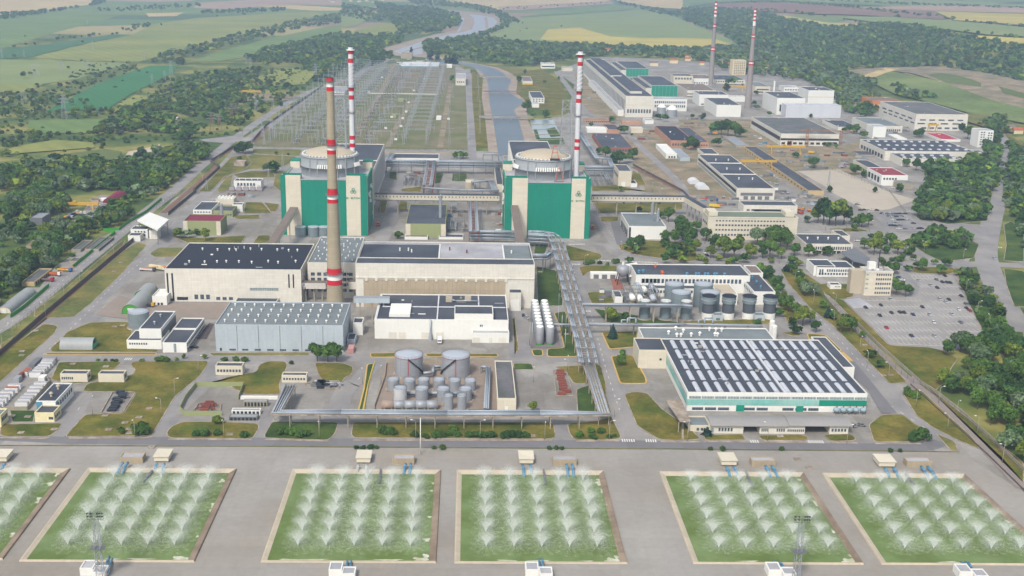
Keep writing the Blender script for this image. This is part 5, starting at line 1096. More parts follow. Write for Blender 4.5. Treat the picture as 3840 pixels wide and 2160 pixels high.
# ---------------------------------------------------------------- offices
o,d=bld('office_tower','five storey cream office tower with a blank stair block beside the car park','F',1365,1568,782,598,562,CREAM,ROOFL,wins=[('f',.38,.96,.90-i*.185-.085,.90-i*.185,7,None)for i in range(5)]+[('f',.02,.12,.83-i*.185,.88-i*.185,1,GLASSL)for i in range(4)],trim=WHITE)
x0,y0,x1,y1,h=d;mb=MB();mb.box(x0-8.5,y0+4,0,x0-.05,y1-2,h-.8);mb.build('stair_block',DOME,o);mb=MB();mb.box(x0+4,y0+7,h-.6,x0+9,y0+11,h+4.2);mb.build('roof_room',BRIGHT,o);mb=MB();mb.bar((x0+11,y0+8,h),(x0+11,y0+8,h+13),.35);mb.bar((x0+9.6,y0+8,h+7),(x0+12.4,y0+8,h+7),.2);mb.build('antenna',GLASSB,o);clutter(o,d,7,2)
bld('low_white_office','two storey white office with dark roof left of the office tower','F',1010,1292,640,570,518,BRIGHT,ROOF,wins=[RW(.2,.42,12),RW(.55,.8,12,.25,.98),('f',.05,.18,.2,.8,2)]);bld('raised_office_block','taller white block on the left end of the low office','F',985,1145,632,556,506,BRIGHT,ROOF,wins=[('f',.1,.95,.82,.95,1,GLASSB)])
bld('canteen_building','flat roofed canteen with one long window row above a pillared ground floor','F',925,1277,466,392,315,WHITE,ROOF,wins=[RW(.42,.72,16,.2,.97),('f',.15,.97,.02,.3,8,GLASSB,'bay',.8)],vents=(4,1,.9,BRIGHT));bld('canteen_rear_wing','small dark roofed wing behind the canteen','F',1180,1260,370,330,285,WHITE,ROOF)
a=[G('F',*p,6)for p in((1190,455),(1300,420),(1415,500),(1390,545),(1290,520))];o=thing('covered_court','dark steel roofed court between the canteen and the office tower','canopy',(*a[0],0));mb=MB();mb.prism(a,5.4,6.0);mb.build('canopy_roof',STEELD,o)
for p in a:mb=MB();mb.bar((p[0]*.998,p[1]+.5,0),(p[0]*.998,p[1]+.5,5.4),.25);mb.build('post',STEEL,o)
o,d=bld('administration_block','four storey cream administration block with green roof deck behind the trees','F',182,856,362,190,146,CREAM,mat('greenish_roof',(112,124,108),.85,.14),wins=[RW(.80-.0,.86,22,.08,.86),RW(.60,.68,22,.08,.86),RW(.40,.47,22,.08,.86),RW(.18,.26,22,.08,.86),('l',.1,.9,.6,.7,3)],trim=CREAM)
x0,y0,x1,y1,h=d
for u in(.02,.88):mb=MB();mb.box(x0+(x1-x0)*u,y0+6,h-.6,x0+(x1-x0)*(u+.1),y1-2,h+3);mb.build('roof_room',CREAM,o)
bld('depot_front_block','long white depot block with dark roof behind the administration block','F',455,863,162,100,66,WHITE,ROOF,wins=[('f',.2,.9,.25,.5,1,GLASSB),RW(.3,.5,3,.05,.3)])
bld('tiny_white_substation','tiny white substation with dark roof on the lawn left of the office tower','F',1112,1195,736,700,678,BRIGHT,ROOF,wins=[('f',.4,.9,.5,.7,4)])
bld('cream_pump_station','cream pump station with dark roof and five side windows right of the right reactor','B',2088,2186,1408,1290,1240,CREAM,ROOF,wins=[('l',.1,.9,.5,.7,5),('f',.25,.55,0,.3,1,BRIGHT,'door')]);bld('small_white_lean_to','small white hut right of the cream pump station','B',2184,2232,1413,1383,1358,BRIGHT,ROOF)
o,d=bld('long_dark_roofed_depot','long depot with two white roof joints and dark blue roof running away from us','C',405,690,1507,1420,1170,WHITE,ROOF,wins=[('l',.02,.98,.5,.75,1,GLASSB),('l',.02,.98,.1,.35,1,GLASSL),('f',.1,.95,.35,.6,1,STEELD),('f',.15,.9,0,.3,4,STEELD,'bay')],vents=(2,3,1.0,BRIGHT,(.15,.9,.1,.95)))
x0,y0,x1,y1,h=d
for v in(.38,.72):mb=MB();mb.box(x0,y0+(y1-y0)*v,h-.6,x1,y0+(y1-y0)*v+1,h+.2);mb.build('roof_joint',BRIGHT,o)
bld('depot_rear_block','smaller dark roofed block at the far end of the long depot','C',160,272,1185,1160,1118,WHITE,ROOF)
bld('long_ochre_shed','very long narrow ochre shed with grey roof between the two gantry cranes','C',945,1065,1475,1438,1108,YELLOWW,ROOF,wins=[('l',.02,.98,.3,.6,22,GLASSB,'window',.35)])
bld('shed_far_end','pale blue roofed end of the ochre shed with a red patch','C',400,500,1112,1095,1030,CONCW,STEEL)
for L,q,a,w,rf,wn in[
 ('old turbine hall',None,None,None,None,None)]:pass
def old_units():
    x0,y0,x1,y1,h=bdim('B',2140,2347,885,725,452);y1=G('B',1890,447,h)[1]
    o=thing('old_turbine_hall','very long white hall with stepped dark roof running away beside the green reactor blocks','building',(x0,y0,0));block(o,x0,y0,x1,y1,h,WHITE,ROOF,0,.7)
    W_=x1-x0;D=y1-y0
    for a,b in((.06,.40),(.44,.97)):
        mb=MB();mb.box(x0+W_*.28,y0+D*a,h-.6,x0+W_*.72,y0+D*b,h+3.2);mb.build('clerestory',WHITE,o);mb=MB();mb.box(x0+W_*.28-.3,y0+D*a-.3,h+3.21,x0+W_*.72+.3,y0+D*b+.3,h+3.7);mb.build('clerestory_roof',ROOF,o)
    for i in range(40):
        Y=y0+D*(i+.5)/40;mb=MB();mb.box(x0-.5,Y-.6,2,x0+.1,Y+.6,h*.8);mb.build('fin',BRIGHT,o)
    mb=MB();mb.box(x0-.12,y0+1,h*.15,x0+.1,y1-1,h*.78);mb.build('window_band',STEELD,o);windows(o,(x0,y0,x1,y1,h),[('f',.05,.95,.2,.38,9),('f',.0,1,.56,.6,1,CREAM,'ledge')])
    mb=MB();shell(mb,x0-9,y0+10,x0-.6,y0+D*.7,0,9,.5);mb.build('side_annex_wall',BRIGHT,o);mb=MB();mb.box(x0-8.5,y0+10.5,8,x0-1,y0+D*.7-.5,8.5);mb.build('side_annex_roof',ROOFL,o)
    for L,a in(('near',(2338,2532,742,645,573)),('far',(2148,2314,582,516,461))):
        o,d=bld('green_fronted_block',f'dark roofed block with a deep green ribbed front, the {L} of two','B',*a,wall=WHITE,roof=ROOF,group='two green fronted reactor blocks');X0,Y0,X1,Y1,H=d
        z0=heightat(X0,Y0,'B',a[2]);n=7
        mb=MB();mb.box(X0,Y0-.25,H*.05,X1,Y0+.1,H-.5);mb.build('green_front',TEALD,o)
        for i in range(n+1):mb=MB();X=X0+(X1-X0)*i/n;mb.box(X-.25,Y0-.6,H*.05,X+.25,Y0-.26,H-.4);mb.build('rib',mat('pale_green_rib',(120,190,160)),o)
        mb=MB();mb.box(X0-10,Y0-.1,0,X0-.1,Y1,H*.8);mb.build('side_block',WHITE,o);mb=MB();mb.box(X0-9.8,Y0+.2,H*.8+.01,X0-.2,Y1-.2,H*.8+.3);mb.build('side_block_roof',ROOF,o)
    bld('white_base_wing','long white wing with two window rows in front of the near green block','B',2350,2605,838,748,738,BRIGHT,ROOFL,wins=[RW(.3,.5,16),RW(.65,.82,16)],dy=30)
    bld('link_wing','white wing between the two green fronted blocks','B',2150,2330,690,640,588,WHITE,ROOF)
old_units()
# ---------------------------------------------------------------- the northern (far right) group
FAR=[
 ('white_plant_block','white windowless block with dark roof left of the tallest far white block','C',705,915,866,740,692,BRIGHT,ROOF,[('f',.1,.16,.2,.6,1,GLASSB)]),
 ('tall_white_block','tallest white block with a cream band in the far plant','C',940,1134,800,682,654,BRIGHT,ROOF,[('f',0,1,.55,.6,1,CREAM,'band')]),
 ('pale_grey_block','wide pale grey windowless block in front of the tallest white block','C',775,1190,888,795,780,mat('pale_grey_sheet',(206,210,216),.6,.04,grid=(6,40,.1),gcol=.93),mat('pale_grey_roof',(188,192,200)),[]),
 ('stepped_white_block','stepped white block with two dark roofs left of the right far chimney','C',252,436,882,792,738,BRIGHT,ROOF,[('f',.3,.6,.05,.5,1,BRIGHT,'door')]),
 ('white_upper_block','white block with dark roof behind the stepped white block','C',122,340,800,714,686,BRIGHT,ROOF,[RW(.1,.2,6)]),
 ('banded_white_block','white block with window bands at the foot of the left far chimney','C',32,248,745,682,630,WHITE,ROOFBR,[('f',0,1,.5,.62,1,GLASSB),('f',0,1,.15,.27,1,GLASSB)]),
 ('white_link_block','plain white block between the two far chimneys','C',340,470,768,728,720,BRIGHT,ROOFL,[]),
 ('far_long_block','long low block with small dark roofs behind the far chimneys','C',235,470,632,602,566,WHITE,ROOF,[RW(.4,.7,12)]),
 ('far_white_block','white block with a red roof edge left of the left far chimney','C',75,232,640,592,562,BRIGHT,ROOFBR,[RW(.2,.4,8)]),
 ('far_corner_block','cream block with grey roof behind the near green fronted block','C',-70,74,642,572,557,CREAM,ROOF,[RW(.6,.8,6)]),
 ('three_storey_office','three storey office with grey roof right of the right far chimney','C',545,658,708,652,618,CREAM,ROOFG,[('f',.1,.9,.15,.3,1,GLASSB),('f',.1,.9,.5,.65,1,GLASSB)]),
 ('white_workers_block','low white block behind the tallest white block','C',762,888,692,660,645,BRIGHT,ROOFL,[RW(.3,.6,6)]),
 ('residential_tower','pale yellow lit apartment tower of eight storeys among the trees','C',374,472,566,456,447,mat('sunlit_tint_wall',(226,208,168),.8,.05),ROOFL,[('f',.08,.95,.92-i*.115-.06,.92-i*.115,6)for i in range(8)]),  # warm sunlight is painted into this wall colour
 ('worn_roofed_factory','large factory with a worn weedy roof and white band facing the crane yard','C',735,1173,1102,1010,886,WHITE,ROOFW,[('f',0,1,.45,.62,1,GLASSB),('f',.0,1,.12,.3,10,GLASSB),('f',.12,.2,0,.4,1,RUST,'gate'),('l',.02,.98,.4,.7,1,GLASSB),('f',.74,.97,0,.35,1,STEELD,'gate')]),
 ('striped_white_hall','large white hall with broken dark window stripes below the grassed mound','C',1748,2140,986,862,770,WHITE,ROOFW,[('f',.05,.95,.60,.68,5),('f',0,.9,.38,.46,4),('f',.1,1,.1,.2,6),('l',.05,.95,.6,.68,5),('l',.0,.9,.38,.46,6)]),
 ('grey_canopy_hall','narrow hall with ribbed blue roof left of the striped white hall','C',1428,1655,1000,950,888,WHITE,ROOFG,[('f',.4,.95,.2,.5,8)]),
 ('white_end_block','white end block of the narrow hall beside the poplar','C',1430,1528,1045,955,935,BRIGHT,ROOFL,[]),
 ('rooflight_workshop','long workshop with pale roof hatches in the right of the works','C',1520,2200,1215,1142,1056,WHITE,ROOF,[('f',.3,.98,.05,.45,12,GLASSB),('l',.05,.95,.1,.5,8,GLASSB)]),
 ('lower_rooflight_workshop','shorter workshop with pale roof hatches in front of the long one','C',1645,2096,1256,1196,1148,WHITE,ROOF,[('f',.2,.98,.05,.4,10,GLASSB)]),
 ('white_apartment_tower','narrow white tower block beside the public road','C',2222,2332,1112,985,966,BRIGHT,ROOFL,[('f',.1,.45,.92-i*.14-.07,.92-i*.14,2)for i in range(6)]+[('f',.6,.95,.88-i*.14-.07,.88-i*.14,2)for i in range(6)]),
 ('white_glazed_block','white block with a glazed left half below the narrow tower block','C',2198,2275,1216,1146,1130,BRIGHT,ROOF,[('f',.05,.6,.1,.9,1,GLASSL)]),
 ('red_roofed_market','low hall with a bright red roof left of the narrow tower block','C',1955,2095,1070,1052,1002,BRIGHT,ROOFRR,[]),
 ('white_tent_hall','low hall with a shiny white roof right of the poplar','C',1620,1692,1058,1045,1014,BRIGHT,BRIGHT,[]),
 ('blue_roofed_shed','low shed with a pale blue roof left of the shiny white roof','C',1480,1608,1062,1048,1000,CONCW,STEEL,[]),
 ('red_roofed_office','white two storey office with a dark red roof beside the pale concrete yard','C',1495,1692,1402,1322,1264,BRIGHT,mat('dark_red_roof',(140,54,66)),[('f',.05,.6,.55,.75,5),('l',.1,.9,.2,.7,4,GLASSB)]),
 ('cream_depot_office','cream block with dark roof behind the red roofed office','C',1400,1510,1335,1268,1206,CREAM,ROOF,[('f',.1,.9,.3,.5,1,GLASSB),('l',.1,.9,.3,.6,6,GLASSB)]),
 ('small_grey_garage','small grey roofed garage right of the red roofed office','C',1630,1740,1427,1382,1360,CONCW,ROOFG,[]),
 ('orange_block','orange and cream block in the trees behind the striped white hall','C',1428,1640,822,760,732,mat('orange_wall',(206,130,70)),ROOFBR,[('f',.05,.95,.3,.5,1,CREAM,'band')]),
 ('dark_roofed_store','low dark roofed store left of the narrow hall','C',1170,1330,985,958,905,WHITE,ROOF,[]),
 ('flat_store','low store with black roof in front of the long workshop','C',1330,1475,1178,1168,1138,CONCW,ROOF,[]),
 ('brick_hall','orange brick hall with dark roof in the middle of the works, right one of two','C',30,196,1112,1072,962,mat('orange_brick',(186,142,116),.9,.12,streak=.2),ROOF,[RW(.25,.55,8)]),
 ('brick_hall','orange brick hall with dark roof in the middle of the works, left one of two','C',-90,82,1112,1060,950,mat('orange_brick',(186,142,116),.9,.12,streak=.2),ROOFB,[RW(.25,.55,8)]),
 ('white_warehouse','long white warehouse with a pale roof beside the concrete yard','B',2448,2532,1196,1160,1086,BRIGHT,BRIGHT,[('f',.2,.9,.1,.5,3,GLASSB)]),
 ('pale_grey_warehouse','pale grey warehouse right of the long white warehouse','C',-20,55,1216,1188,1122,BLUEGREY,STEEL,[]),
 ('brick_workshop','wide workshop with brick front and dark roof left of the white warehouse','B',1965,2192,1148,1112,1008,BRICK,ROOF,[RW(.2,.6,9)]),
 ('orange_strip_house','low orange brick house with a window strip behind the trees','B',1835,2035,927,906,893,mat('orange_brick',(186,142,116)),DIRT,[RW(.2,.7,12)]),
 ('low_white_store','low white store with a rounded roof below the orange brick house','B',1855,2012,1002,974,955,BRIGHT,BRIGHT,[]),
 ('brick_store','small brick store with dark roof right of the low white store','B',2002,2100,1004,976,936,mat('orange_brick',(186,142,116)),ROOF,[]),
 ('brick_row_house','low brick row house right of the big tree','B',2118,2264,940,918,908,mat('orange_brick',(186,142,116)),CONCW,[]),
 ('white_gate_hut','small white hut right of the brick row house','B',2290,2356,936,908,892,BRIGHT,ROOFL,[]),
 ('cream_box_store','cream box store on the bare ground','B',2186,2276,1004,968,956,CREAM,CREAM,[]),
 ('canal_control_house','white control house with dark roof on the right bank of the canal','B',1436,1532,780,738,690,BRIGHT,ROOF,[RW(.3,.5,4),RW(.65,.85,4)]),
 ('canal_annex','small white annex below the canal control house','B',1442,1492,812,782,768,BRIGHT,ROOFL,[]),
 ('yellow_based_house','white house with a yellow base beside the canal','B',1370,1443,642,612,576,WHITE,ROOFBR,[('f',0,1,.0,.4,1,YELLOW,'base')]),
 ('far_flat_house','white flat roofed house between the woods and the canal','B',1508,1612,517,482,471,BRIGHT,ROOFL,[('f',.05,.95,.3,.55,1,GLASSB)]),
 ('far_low_house','low cream house right of the white flat roofed house','B',1668,1745,536,512,502,CREAM,ROOFL,[]),
 ('relay_house','cream relay house at the right side of the switchyard','B',862,938,645,592,552,WHITE,ROOFL,[('f',.1,.9,.4,.6,4)]),
 ('relay_hut','tiny white relay hut inside the switchyard','B',716,754,906,882,872,BRIGHT,BRIGHT,[]),
 ('intake_tower','square tan intake building at the head of the canal','B',450,532,442,405,394,mat('tan_wall',(176,164,144)),KERB,[]),
 ('long_pale_store','long pale roofed store at the far end of the switchyard','B',450,735,508,492,468,BRIGHT,STKW,[('f',0,1,.1,.5,1,PIPEB,'blue_base')]),
 ('white_corner_hut','white hut at the far right corner of the switchyard','B',795,835,512,490,482,BRIGHT,BRIGHT,[]),
 ('switchyard_office','white banded office left of the left vent stack','B',-90,22,716,692,652,BRIGHT,ROOFL,[('f',0,1,.3,.5,1,GLASSB)]),
 ('ruined_scrub_hut','small pale hut among the scrub left of the switchyard road','A',1290,1340,905,890,880,CONCW,BRIGHT,[]),
 ('concrete_foundation','pale concrete slab building stump beside the wall','A',1765,1845,1258,1225,1205,KERB,KERB,[]),
 ]
for r in FAR:
    nm,lab,q,xl,xr,yb,yt,yr,w,rf,wn=r;o,d=bld(nm,lab,q,xl,xr,yb,yt,yr,w,rf,wins=wn)
    if 'rooflight' in nm:
        x0,y0,x1,y1,h=d
        for j in range(3):
            for i in range(10 if 'long' in lab[:5]else 6):
                n=10 if 'long' in lab[:5]else 6;X=x0+(x1-x0)*(i+.5+.3*(j%2))/n;Y=y0+(y1-y0)*(j+.5)/3;mb=MB();mb.box(X-1.6,Y-1.8,h-.6,X+1.6,Y+1.8,h+.5);mb.build('roof_hatch',STKW,ROOFOF[o.name])
    elif rnd.random()<.6 and d[2]-d[0]>20:clutter(o,d,4,int(d[0]))
def dome_silo(label,q,x,yb,yt,r):
    o=tank(label,q,x,yb,yt,r,TANKM,BRIGHT,base=False,dome=.8,rail=False,name='domed_silo',cat='silo')
dome_silo('round silo with pale dome in front of the white wing','B',2412,882,812,34);dome_silo('white domed store right of the round silo','B',2492,885,830,40)
for i,(x,y,r)in enumerate(((95,1390,42),(158,1432,46))):
    X,Y=G('C',x,y);s=mpp(X,Y);R=r/2.0125*s;o=thing('plastic_tunnel',f'pale plastic arched tunnel on bare ground, {("back","front")[i]} one','greenhouse',(X,Y,0),'pale arched tunnels');mb=MB();mb.vault(X-R,Y,X+R,Y+R*2.6,0,R*.8);mb.build('cover',STKW,o)
hv=[]
for q,x,y,w in[('B',2330,498,60),('B',2480,478,60),('B',1800,398,24),('B',1960,402,70),('B',2130,398,40),('C',20,460,40),('C',60,448,55),('C',130,492,34),('C',270,478,50),('C',310,500,44),('C',560,478,40),('C',620,520,30),('C',640,552,40),('C',20,440,30),('C',2450,985,60),('C',2500,1010,70),('A',2500,18,26),('B',60,12,24),('B',120,16,30),('B',180,10,24),('B',230,20,20),('B',300,8,24)]:
    X,Y=G(q,x,y);s=mpp(X,Y);W_=w/2.0125*s;zt=terr(X,Y);o=thing('village_house','','house',(X,Y,zt),'small houses among the far trees');h=min(9,max(5,W_*.4));D=max(10,W_*.6)
    mb=MB();mb.box(X,Y,zt,X+W_,Y+D,zt+h);mb.build('wall',mat('sunlit_tint_wall',(226,208,168)),o);mb=MB();mb.add([(X-.5,Y-.5,zt+h),(X+W_+.5,Y-.5,zt+h),(X+W_+.5,Y+D+.5,zt+h),(X-.5,Y+D+.5,zt+h),(X-.5,Y+D/2,zt+h+3),(X+W_+.5,Y+D/2,zt+h+3)],[(0,1,5,4),(2,3,4,5),(0,4,3),(1,2,5),(0,3,2,1)]);mb.build('roof',(ROOFBR,mat('tile_red',(176,96,70)))[len(hv)%2],o);hv.append((o,q))  # house walls coloured as if sun were falling on them
order_labels([o for o,q in hv if q=='B' and o.location.x<0 or q=='A'],'small pale house of the far village')
order_labels([o for o,q in hv if not(q=='B' and o.location.x<0 or q=='A')],'small pale house among the trees beyond the works')
# ================================================================ PIPE BRIDGES AND WALKWAYS
def rack(name,label,pts,z,w,npipe,r=.45,step=14,m=PIPE,deck=False,levels=1,group=None,post=STEELD,cat='pipe bridge',pr=.28,lay=None):
    """pipe bridge along a line: pipes side by side, cross beams, legs"""
    pts=[p[:2]for p in pts];x0,y0=pts[0];o=thing(name,label,cat,(x0,y0,0),group)
    for lv in range(levels):
        zl=z-lv*2.6
        for k in range(npipe):
            off=lay[k]*w if lay else(k-(npipe-1)/2)*w/max(1,npipe-.5)*.92;rb=ribbon(pts,abs(off)*2)if abs(off)>.01 else None;n=len(pts)
            line=pts if rb is None else(rb[:n]if off>0 else rb[n:][::-1]);rr=r*(1.25 if k%3==0 else .8)
            mb=MB();mb.path([(p[0],p[1],zl+rr)for p in line],rr,8);mb.build('pipe',m,o)
    n=0;rails=[MB(),MB()];rb=ribbon(pts,w*1.08);N=len(pts)
    for lv in range(levels):
        for s_,line in((0,rb[:N]),(1,rb[N:][::-1])):rails[s_].path([(p[0],p[1],z-.3-lv*2.6)for p in line],.22 if not deck else .45,4)
    for q_ in rails:q_.build('side_beam',post,o)
    acc=0;legs=0
    for a,b in zip(pts[:-1],pts[1:]):
        L=math.hypot(b[0]-a[0],b[1]-a[1]);
        if L<.1:continue
        ux,uy=(b[0]-a[0])/L,(b[1]-a[1])/L;t=step-acc if acc else 0
        k=t
        while k<=L and legs<60:
            X,Y=a[0]+ux*k,a[1]+uy*k;hw=w*.46;mb=MB()
            for s in(-1,1):mb.bar((X-uy*hw*s,Y+ux*hw*s,0),(X-uy*hw*s,Y+ux*hw*s,z-.3),pr)
            mb.bar((X-uy*w*.52,Y+ux*w*.52,z-.25),(X+uy*w*.52,Y-ux*w*.52,z-.25),pr*.9)
            mb.build('trestle',CONCW if deck else post,o);legs+=1;k+=step
        acc=(acc+L)%step
    if deck:mb=MB();rb2=ribbon(pts,w);mb.add([(x,y,z-.45)for x,y in rb2],[(i,i+1,2*N-2-i,2*N-1-i)for i in range(N-1)]);mb.build('deck',CONCW,o)
    cr=MB();
    for a,b in zip(pts[:-1],pts[1:]):
        L=math.hypot(b[0]-a[0],b[1]-a[1]);n=int(L/3.5)
        for i in range(n):
            X,Y=a[0]+(b[0]-a[0])*(i+.5)/n,a[1]+(b[1]-a[1])*(i+.5)/n;ux,uy=(b[0]-a[0])/L,(b[1]-a[1])/L;cr.box(X-.2,Y-.2,z-.25,X+.2,Y+.2,z)if w<2 else cr.bar((X-uy*w*.5,Y+ux*w*.5,z-.12),(X+uy*w*.5,Y-ux*w*.5,z-.12),.12)
    if cr.v:cr.build('cross_members',post,o)['kind']='stuff'
    return o
def Gz(s,z):return P(s,z)
rack('main_pipe_bridge','great pipe bridge curving from the right reactor down past the silver vessels',smooth(Gz('E 1410,305 1560,310 1620,350 1660,480 1700,640 1740,780 1790,980 1840,1150 1865,1290',9.5),1),9.5,10,6,.42,16,post=KERB,lay=(-.48,-.38,-.28,.05,.40,.49))
rack('front_pipe_bridge','long concrete pipe bridge along the front road with silver pipes on top',Gz('E 1865,1290 H 1985,225 1500,222 800,222 0,215 G 2085,215 2190,10',7.0),7.0,5.5,4,.36,14,deck=True,post=KERB)
rack('middle_pipe_bridge','silver pipe bridge running straight away between the two reactors',Gz('E 1000,300 990,50',12),12,7.5,6,.42,12,lay=(-.48,-.36,-.24,.24,.36,.48),post=RUST)
rack('reactor_front_pipe_bridge','stacked pipe bridge along the front of the right reactor',Gz('E 965,300 1310,305',10),10,4,4,.5,10,levels=3)
rack('reactor_side_pipe_bridge','short stacked pipe bridge at the front right of the right reactor',Gz('E 1410,325 1600,335',9),9,5,4,.5,9,levels=3)
rack('rear_pipe_bridge','long stacked pipe bridge across behind the generator building',Gz('B 340,1215 640,1218 1220,1225',13),13,6,4,.45,13,levels=3)
rack('upper_pipe_bridge','silver pipe bridge going down from the rear pipes to the walkway',Gz('B 680,1215 650,1400',14),14,9,6,.42,12,lay=(-.48,-.36,-.24,.24,.36,.48),post=RUST)
rack('walkway_pipe_line','bundle of silver pipes along the back of the enclosed walkway',Gz('B 620,1420 900,1438 1190,1440',12),12,4,3,.6,14)
rack('looped_pipes','square looped bundle of silver pipes left of the right reactor',Gz('B 985,1372 1130,1368 1165,1449',8),8,6,5,.45,8)
rack('corner_pipe_bridge','silver pipes bending at the back corner of the right reactor',Gz('B 1070,1165 1200,1168 1215,1220',12),12,5,4,.45,10)
rack('left_corner_pipes','silver pipes beside the left turbine hall and the long low block',Gz('B 385,1160 350,1225',11),11,6,5,.45,10)
rack('canalside_pipe_bridge','silver pipe bridge running back towards the brick workshop',Gz('B 2050,1265 2020,1200 1930,1195 1870,1110 1800,1000 1780,940',8),8,5,4,.5,12)
rack('pump_station_pipe_bridge','pipe bridge between the right reactor and the cream pump station',Gz('B 1840,1262 2060,1264',10),10,5,4,.5,10,levels=3)
rack('concrete_pipe_rack','concrete legged pipe rack crossing above the slim tanks',Gz('E 1820,850 2300,855 F 0,858 75,866',11),11,3.5,2,.5,15,deck=True,pr=.4)
rack('low_pipe_rack','lower pipe rack with expansion loops behind the rooflight hall',Gz('E 1860,998 2270,1004 F 30,1000 600,1012',6.5),6.5,3.2,3,.4,14)
rack('side_pipe_rack','short pipe rack from the silver vessels to the great pipe bridge',Gz('E 1595,1000 1760,1005',6),6,3,3,.35,10)
rack('hall_side_pipes','short pipe bundle joining the long white hall to the great pipe bridge',Gz('E 1440,480 1540,480 1580,450',12),12,4,4,.45,8,levels=2)
rack('yard_pipes','silver pipe bundle at the right side of the tank yard',Gz('E 1060,1320 1110,1330 H 1095,190',3.5),3.5,2.5,3,.5,10)
rack('tank_yard_header','thick silver header pipe between the tank rows',Gz('H 480,78 1000,82',2),2,1,1,.7,12)
rack('upper_tank_header','bent silver pipe between the two large tanks',Gz('E 620,1375 690,1370 695,1325 750,1325',2.5),2.5,1,1,.6,12)
for q,x,y,lab in(('E',2190,985,'silver pipe expansion loop on the lower pipe rack, left one'),('F',195,985,'silver pipe expansion loop on the lower pipe rack, right one')):
    X,Y=G(q,x,y+14,7);o=thing('expansion_loop',lab,'pipe loop',(X,Y,6.5),'expansion loops on the lower rack');mb=MB();mb.path([(X-2.5,Y,6.6),(X-2.5,Y,11),(X+2.5,Y,11),(X+2.5,Y,6.6)],.55,8);mb.build('loop',PIPE,o);mb=MB();mb.path([(X-6,Y+1,6.6),(X-6,Y+1,9.5),(X-3,Y+1,9.5)],.45,8);mb.build('side_loop',PIPE,o)
def walkway(label,q,xl,xr,ybase,yt,ybot,nwin,depth=5.0,ext=None):
    X0,Y0=G(q,(xl+xr)/2,ybase);xa=rayx(q,xl,Y0,ybase);xb=rayx(q,xr,Y0,ybase);zt=heightat(X0,Y0,q,yt);zb=heightat(X0,Y0,q,ybot)
    o=thing('enclosed_walkway',label,'walkway',(xa,Y0,0),'enclosed cream walkways');mb=MB();mb.box(xa,Y0,zb,xb,Y0+depth,zt);mb.build('corridor',CREAM,o);mb=MB();mb.box(xa,Y0-.3,zt+.01,xb,Y0+depth+.3,zt+.35);mb.build('roof',ROOF,o);mb=MB();mb.box(xa,Y0-.3,zb-.7,xb,Y0+.2,zb-.01);mb.build('ledge',STEELD,o)
    for i in range(nwin):X=xa+(xb-xa)*(i+.5)/nwin;mb=MB();mb.box(X-.35,Y0-.1,zb+(zt-zb)*.45,X+.35,Y0+.1,zb+(zt-zb)*.75);mb.build('window',GLASSB,o)
    n=max(2,int((xb-xa)/15))
    for i in range(n):
        X=xa+(xb-xa)*(i+.3)/n;mb=MB();mb.bar((X,Y0+1,0),(X,Y0+1,zb-.7),.45);mb.bar((X,Y0+depth-1,0),(X,Y0+depth-1,zb-.7),.45);mb.build('column',CONCW,o)
    return xa,xb,Y0,zb,zt
wa=walkway('cream enclosed walkway with small windows between the two reactors','E',252,1190,172,22,62,36)
wb=walkway('cream enclosed walkway with small windows right of the right reactor','E',1885,2576+45,185,34,72,27)
def slant_gallery(name,label,A,B_,w,h,m=CREAM,roof=ROOF,cols=3,cat='gallery'):
    """covered conveyor or stair gallery between two points in space"""
    A=np.array(A,float);B_=np.array(B_,float);d=B_-A;L=math.hypot(d[0],d[1]);ux,uy=d[0]/L,d[1]/L;px,py=-uy*w/2,ux*w/2
    o=thing(name,label,cat,(A[0],A[1],0));c=[]
    for p in(A,B_):
        for s in(1,-1):c.append((p[0]+px*s,p[1]+py*s,p[2]))
    v=c+[(x,y,z+h)for x,y,z in c];mb=MB();mb.add(v,[(0,1,3,2),(4,6,7,5),(0,2,6,4),(1,5,7,3),(0,4,5,1),(2,3,7,6)]);mb.build('corridor',m,o)
    t=[(x+px*.05,y,z+.03)for x,y,z in v[4:]]+[(x,y,z+.4)for x,y,z in v[4:]];mb=MB();mb.add(t,[(0,1,3,2),(4,6,7,5),(0,2,6,4),(1,5,7,3),(0,4,5,1),(2,3,7,6)]);mb.build('roof',roof,o)
    for i in range(cols):
        p=A+d*(i+.5)/cols;mb=MB();mb.bar((p[0],p[1],0),(p[0],p[1],p[2]),.5);mb.build('column',CONCW,o)
    return o
X,Y=G('F',150,150,12);slant_gallery('enclosed_walkway','slanting cream walkway running into the administration block',(wb[1]-3,wb[2]+2,wb[3]),(DIM.get('AD',(X,Y))[0],G('F',150,160,wb[3])[1],wb[3]),5,wb[4]-wb[3],cols=5)
r1,r2=DIM['R1'],DIM['R2']
X,Y=G('E',1352,365,17);slant_gallery('covered_stair_gallery','steep dark roofed covered gallery from the long white hall up to the right reactor',(X,DIM['LH'][3]+.5,14),(G('E',1325,165,30)[0],r2[1]-.2,24),6,3,ROOFL,ROOFBR,3)
slant_gallery('covered_stair_gallery','dark roofed covered gallery with green side sloping up to the left reactor',(G('D',2070,350,12)[0],DIM['BH'][3]+3,8),(G('D',2215,150,20)[0],r1[1]-.2,20),6,3,CREAM,ROOFBR,3)
slant_gallery('covered_stair_gallery','low flat dark roofed gallery behind the black roofed hall',(G('D',2070,350,12)[0]-2,DIM['BH'][3]+4,4),(DIM['LB'][0]-1,DIM['BH'][3]+4,4),5,4.5,CREAM,ROOFBR,2)
for i,x in enumerate((2270,2368,2448)):tank(f'round grey green tank at the foot of the left reactor, {ORD[i]} from the left','D',x,345,270,42,TANKD,TANKTOP,base=False,group='round tanks at the foot of the left reactor',rail=False)
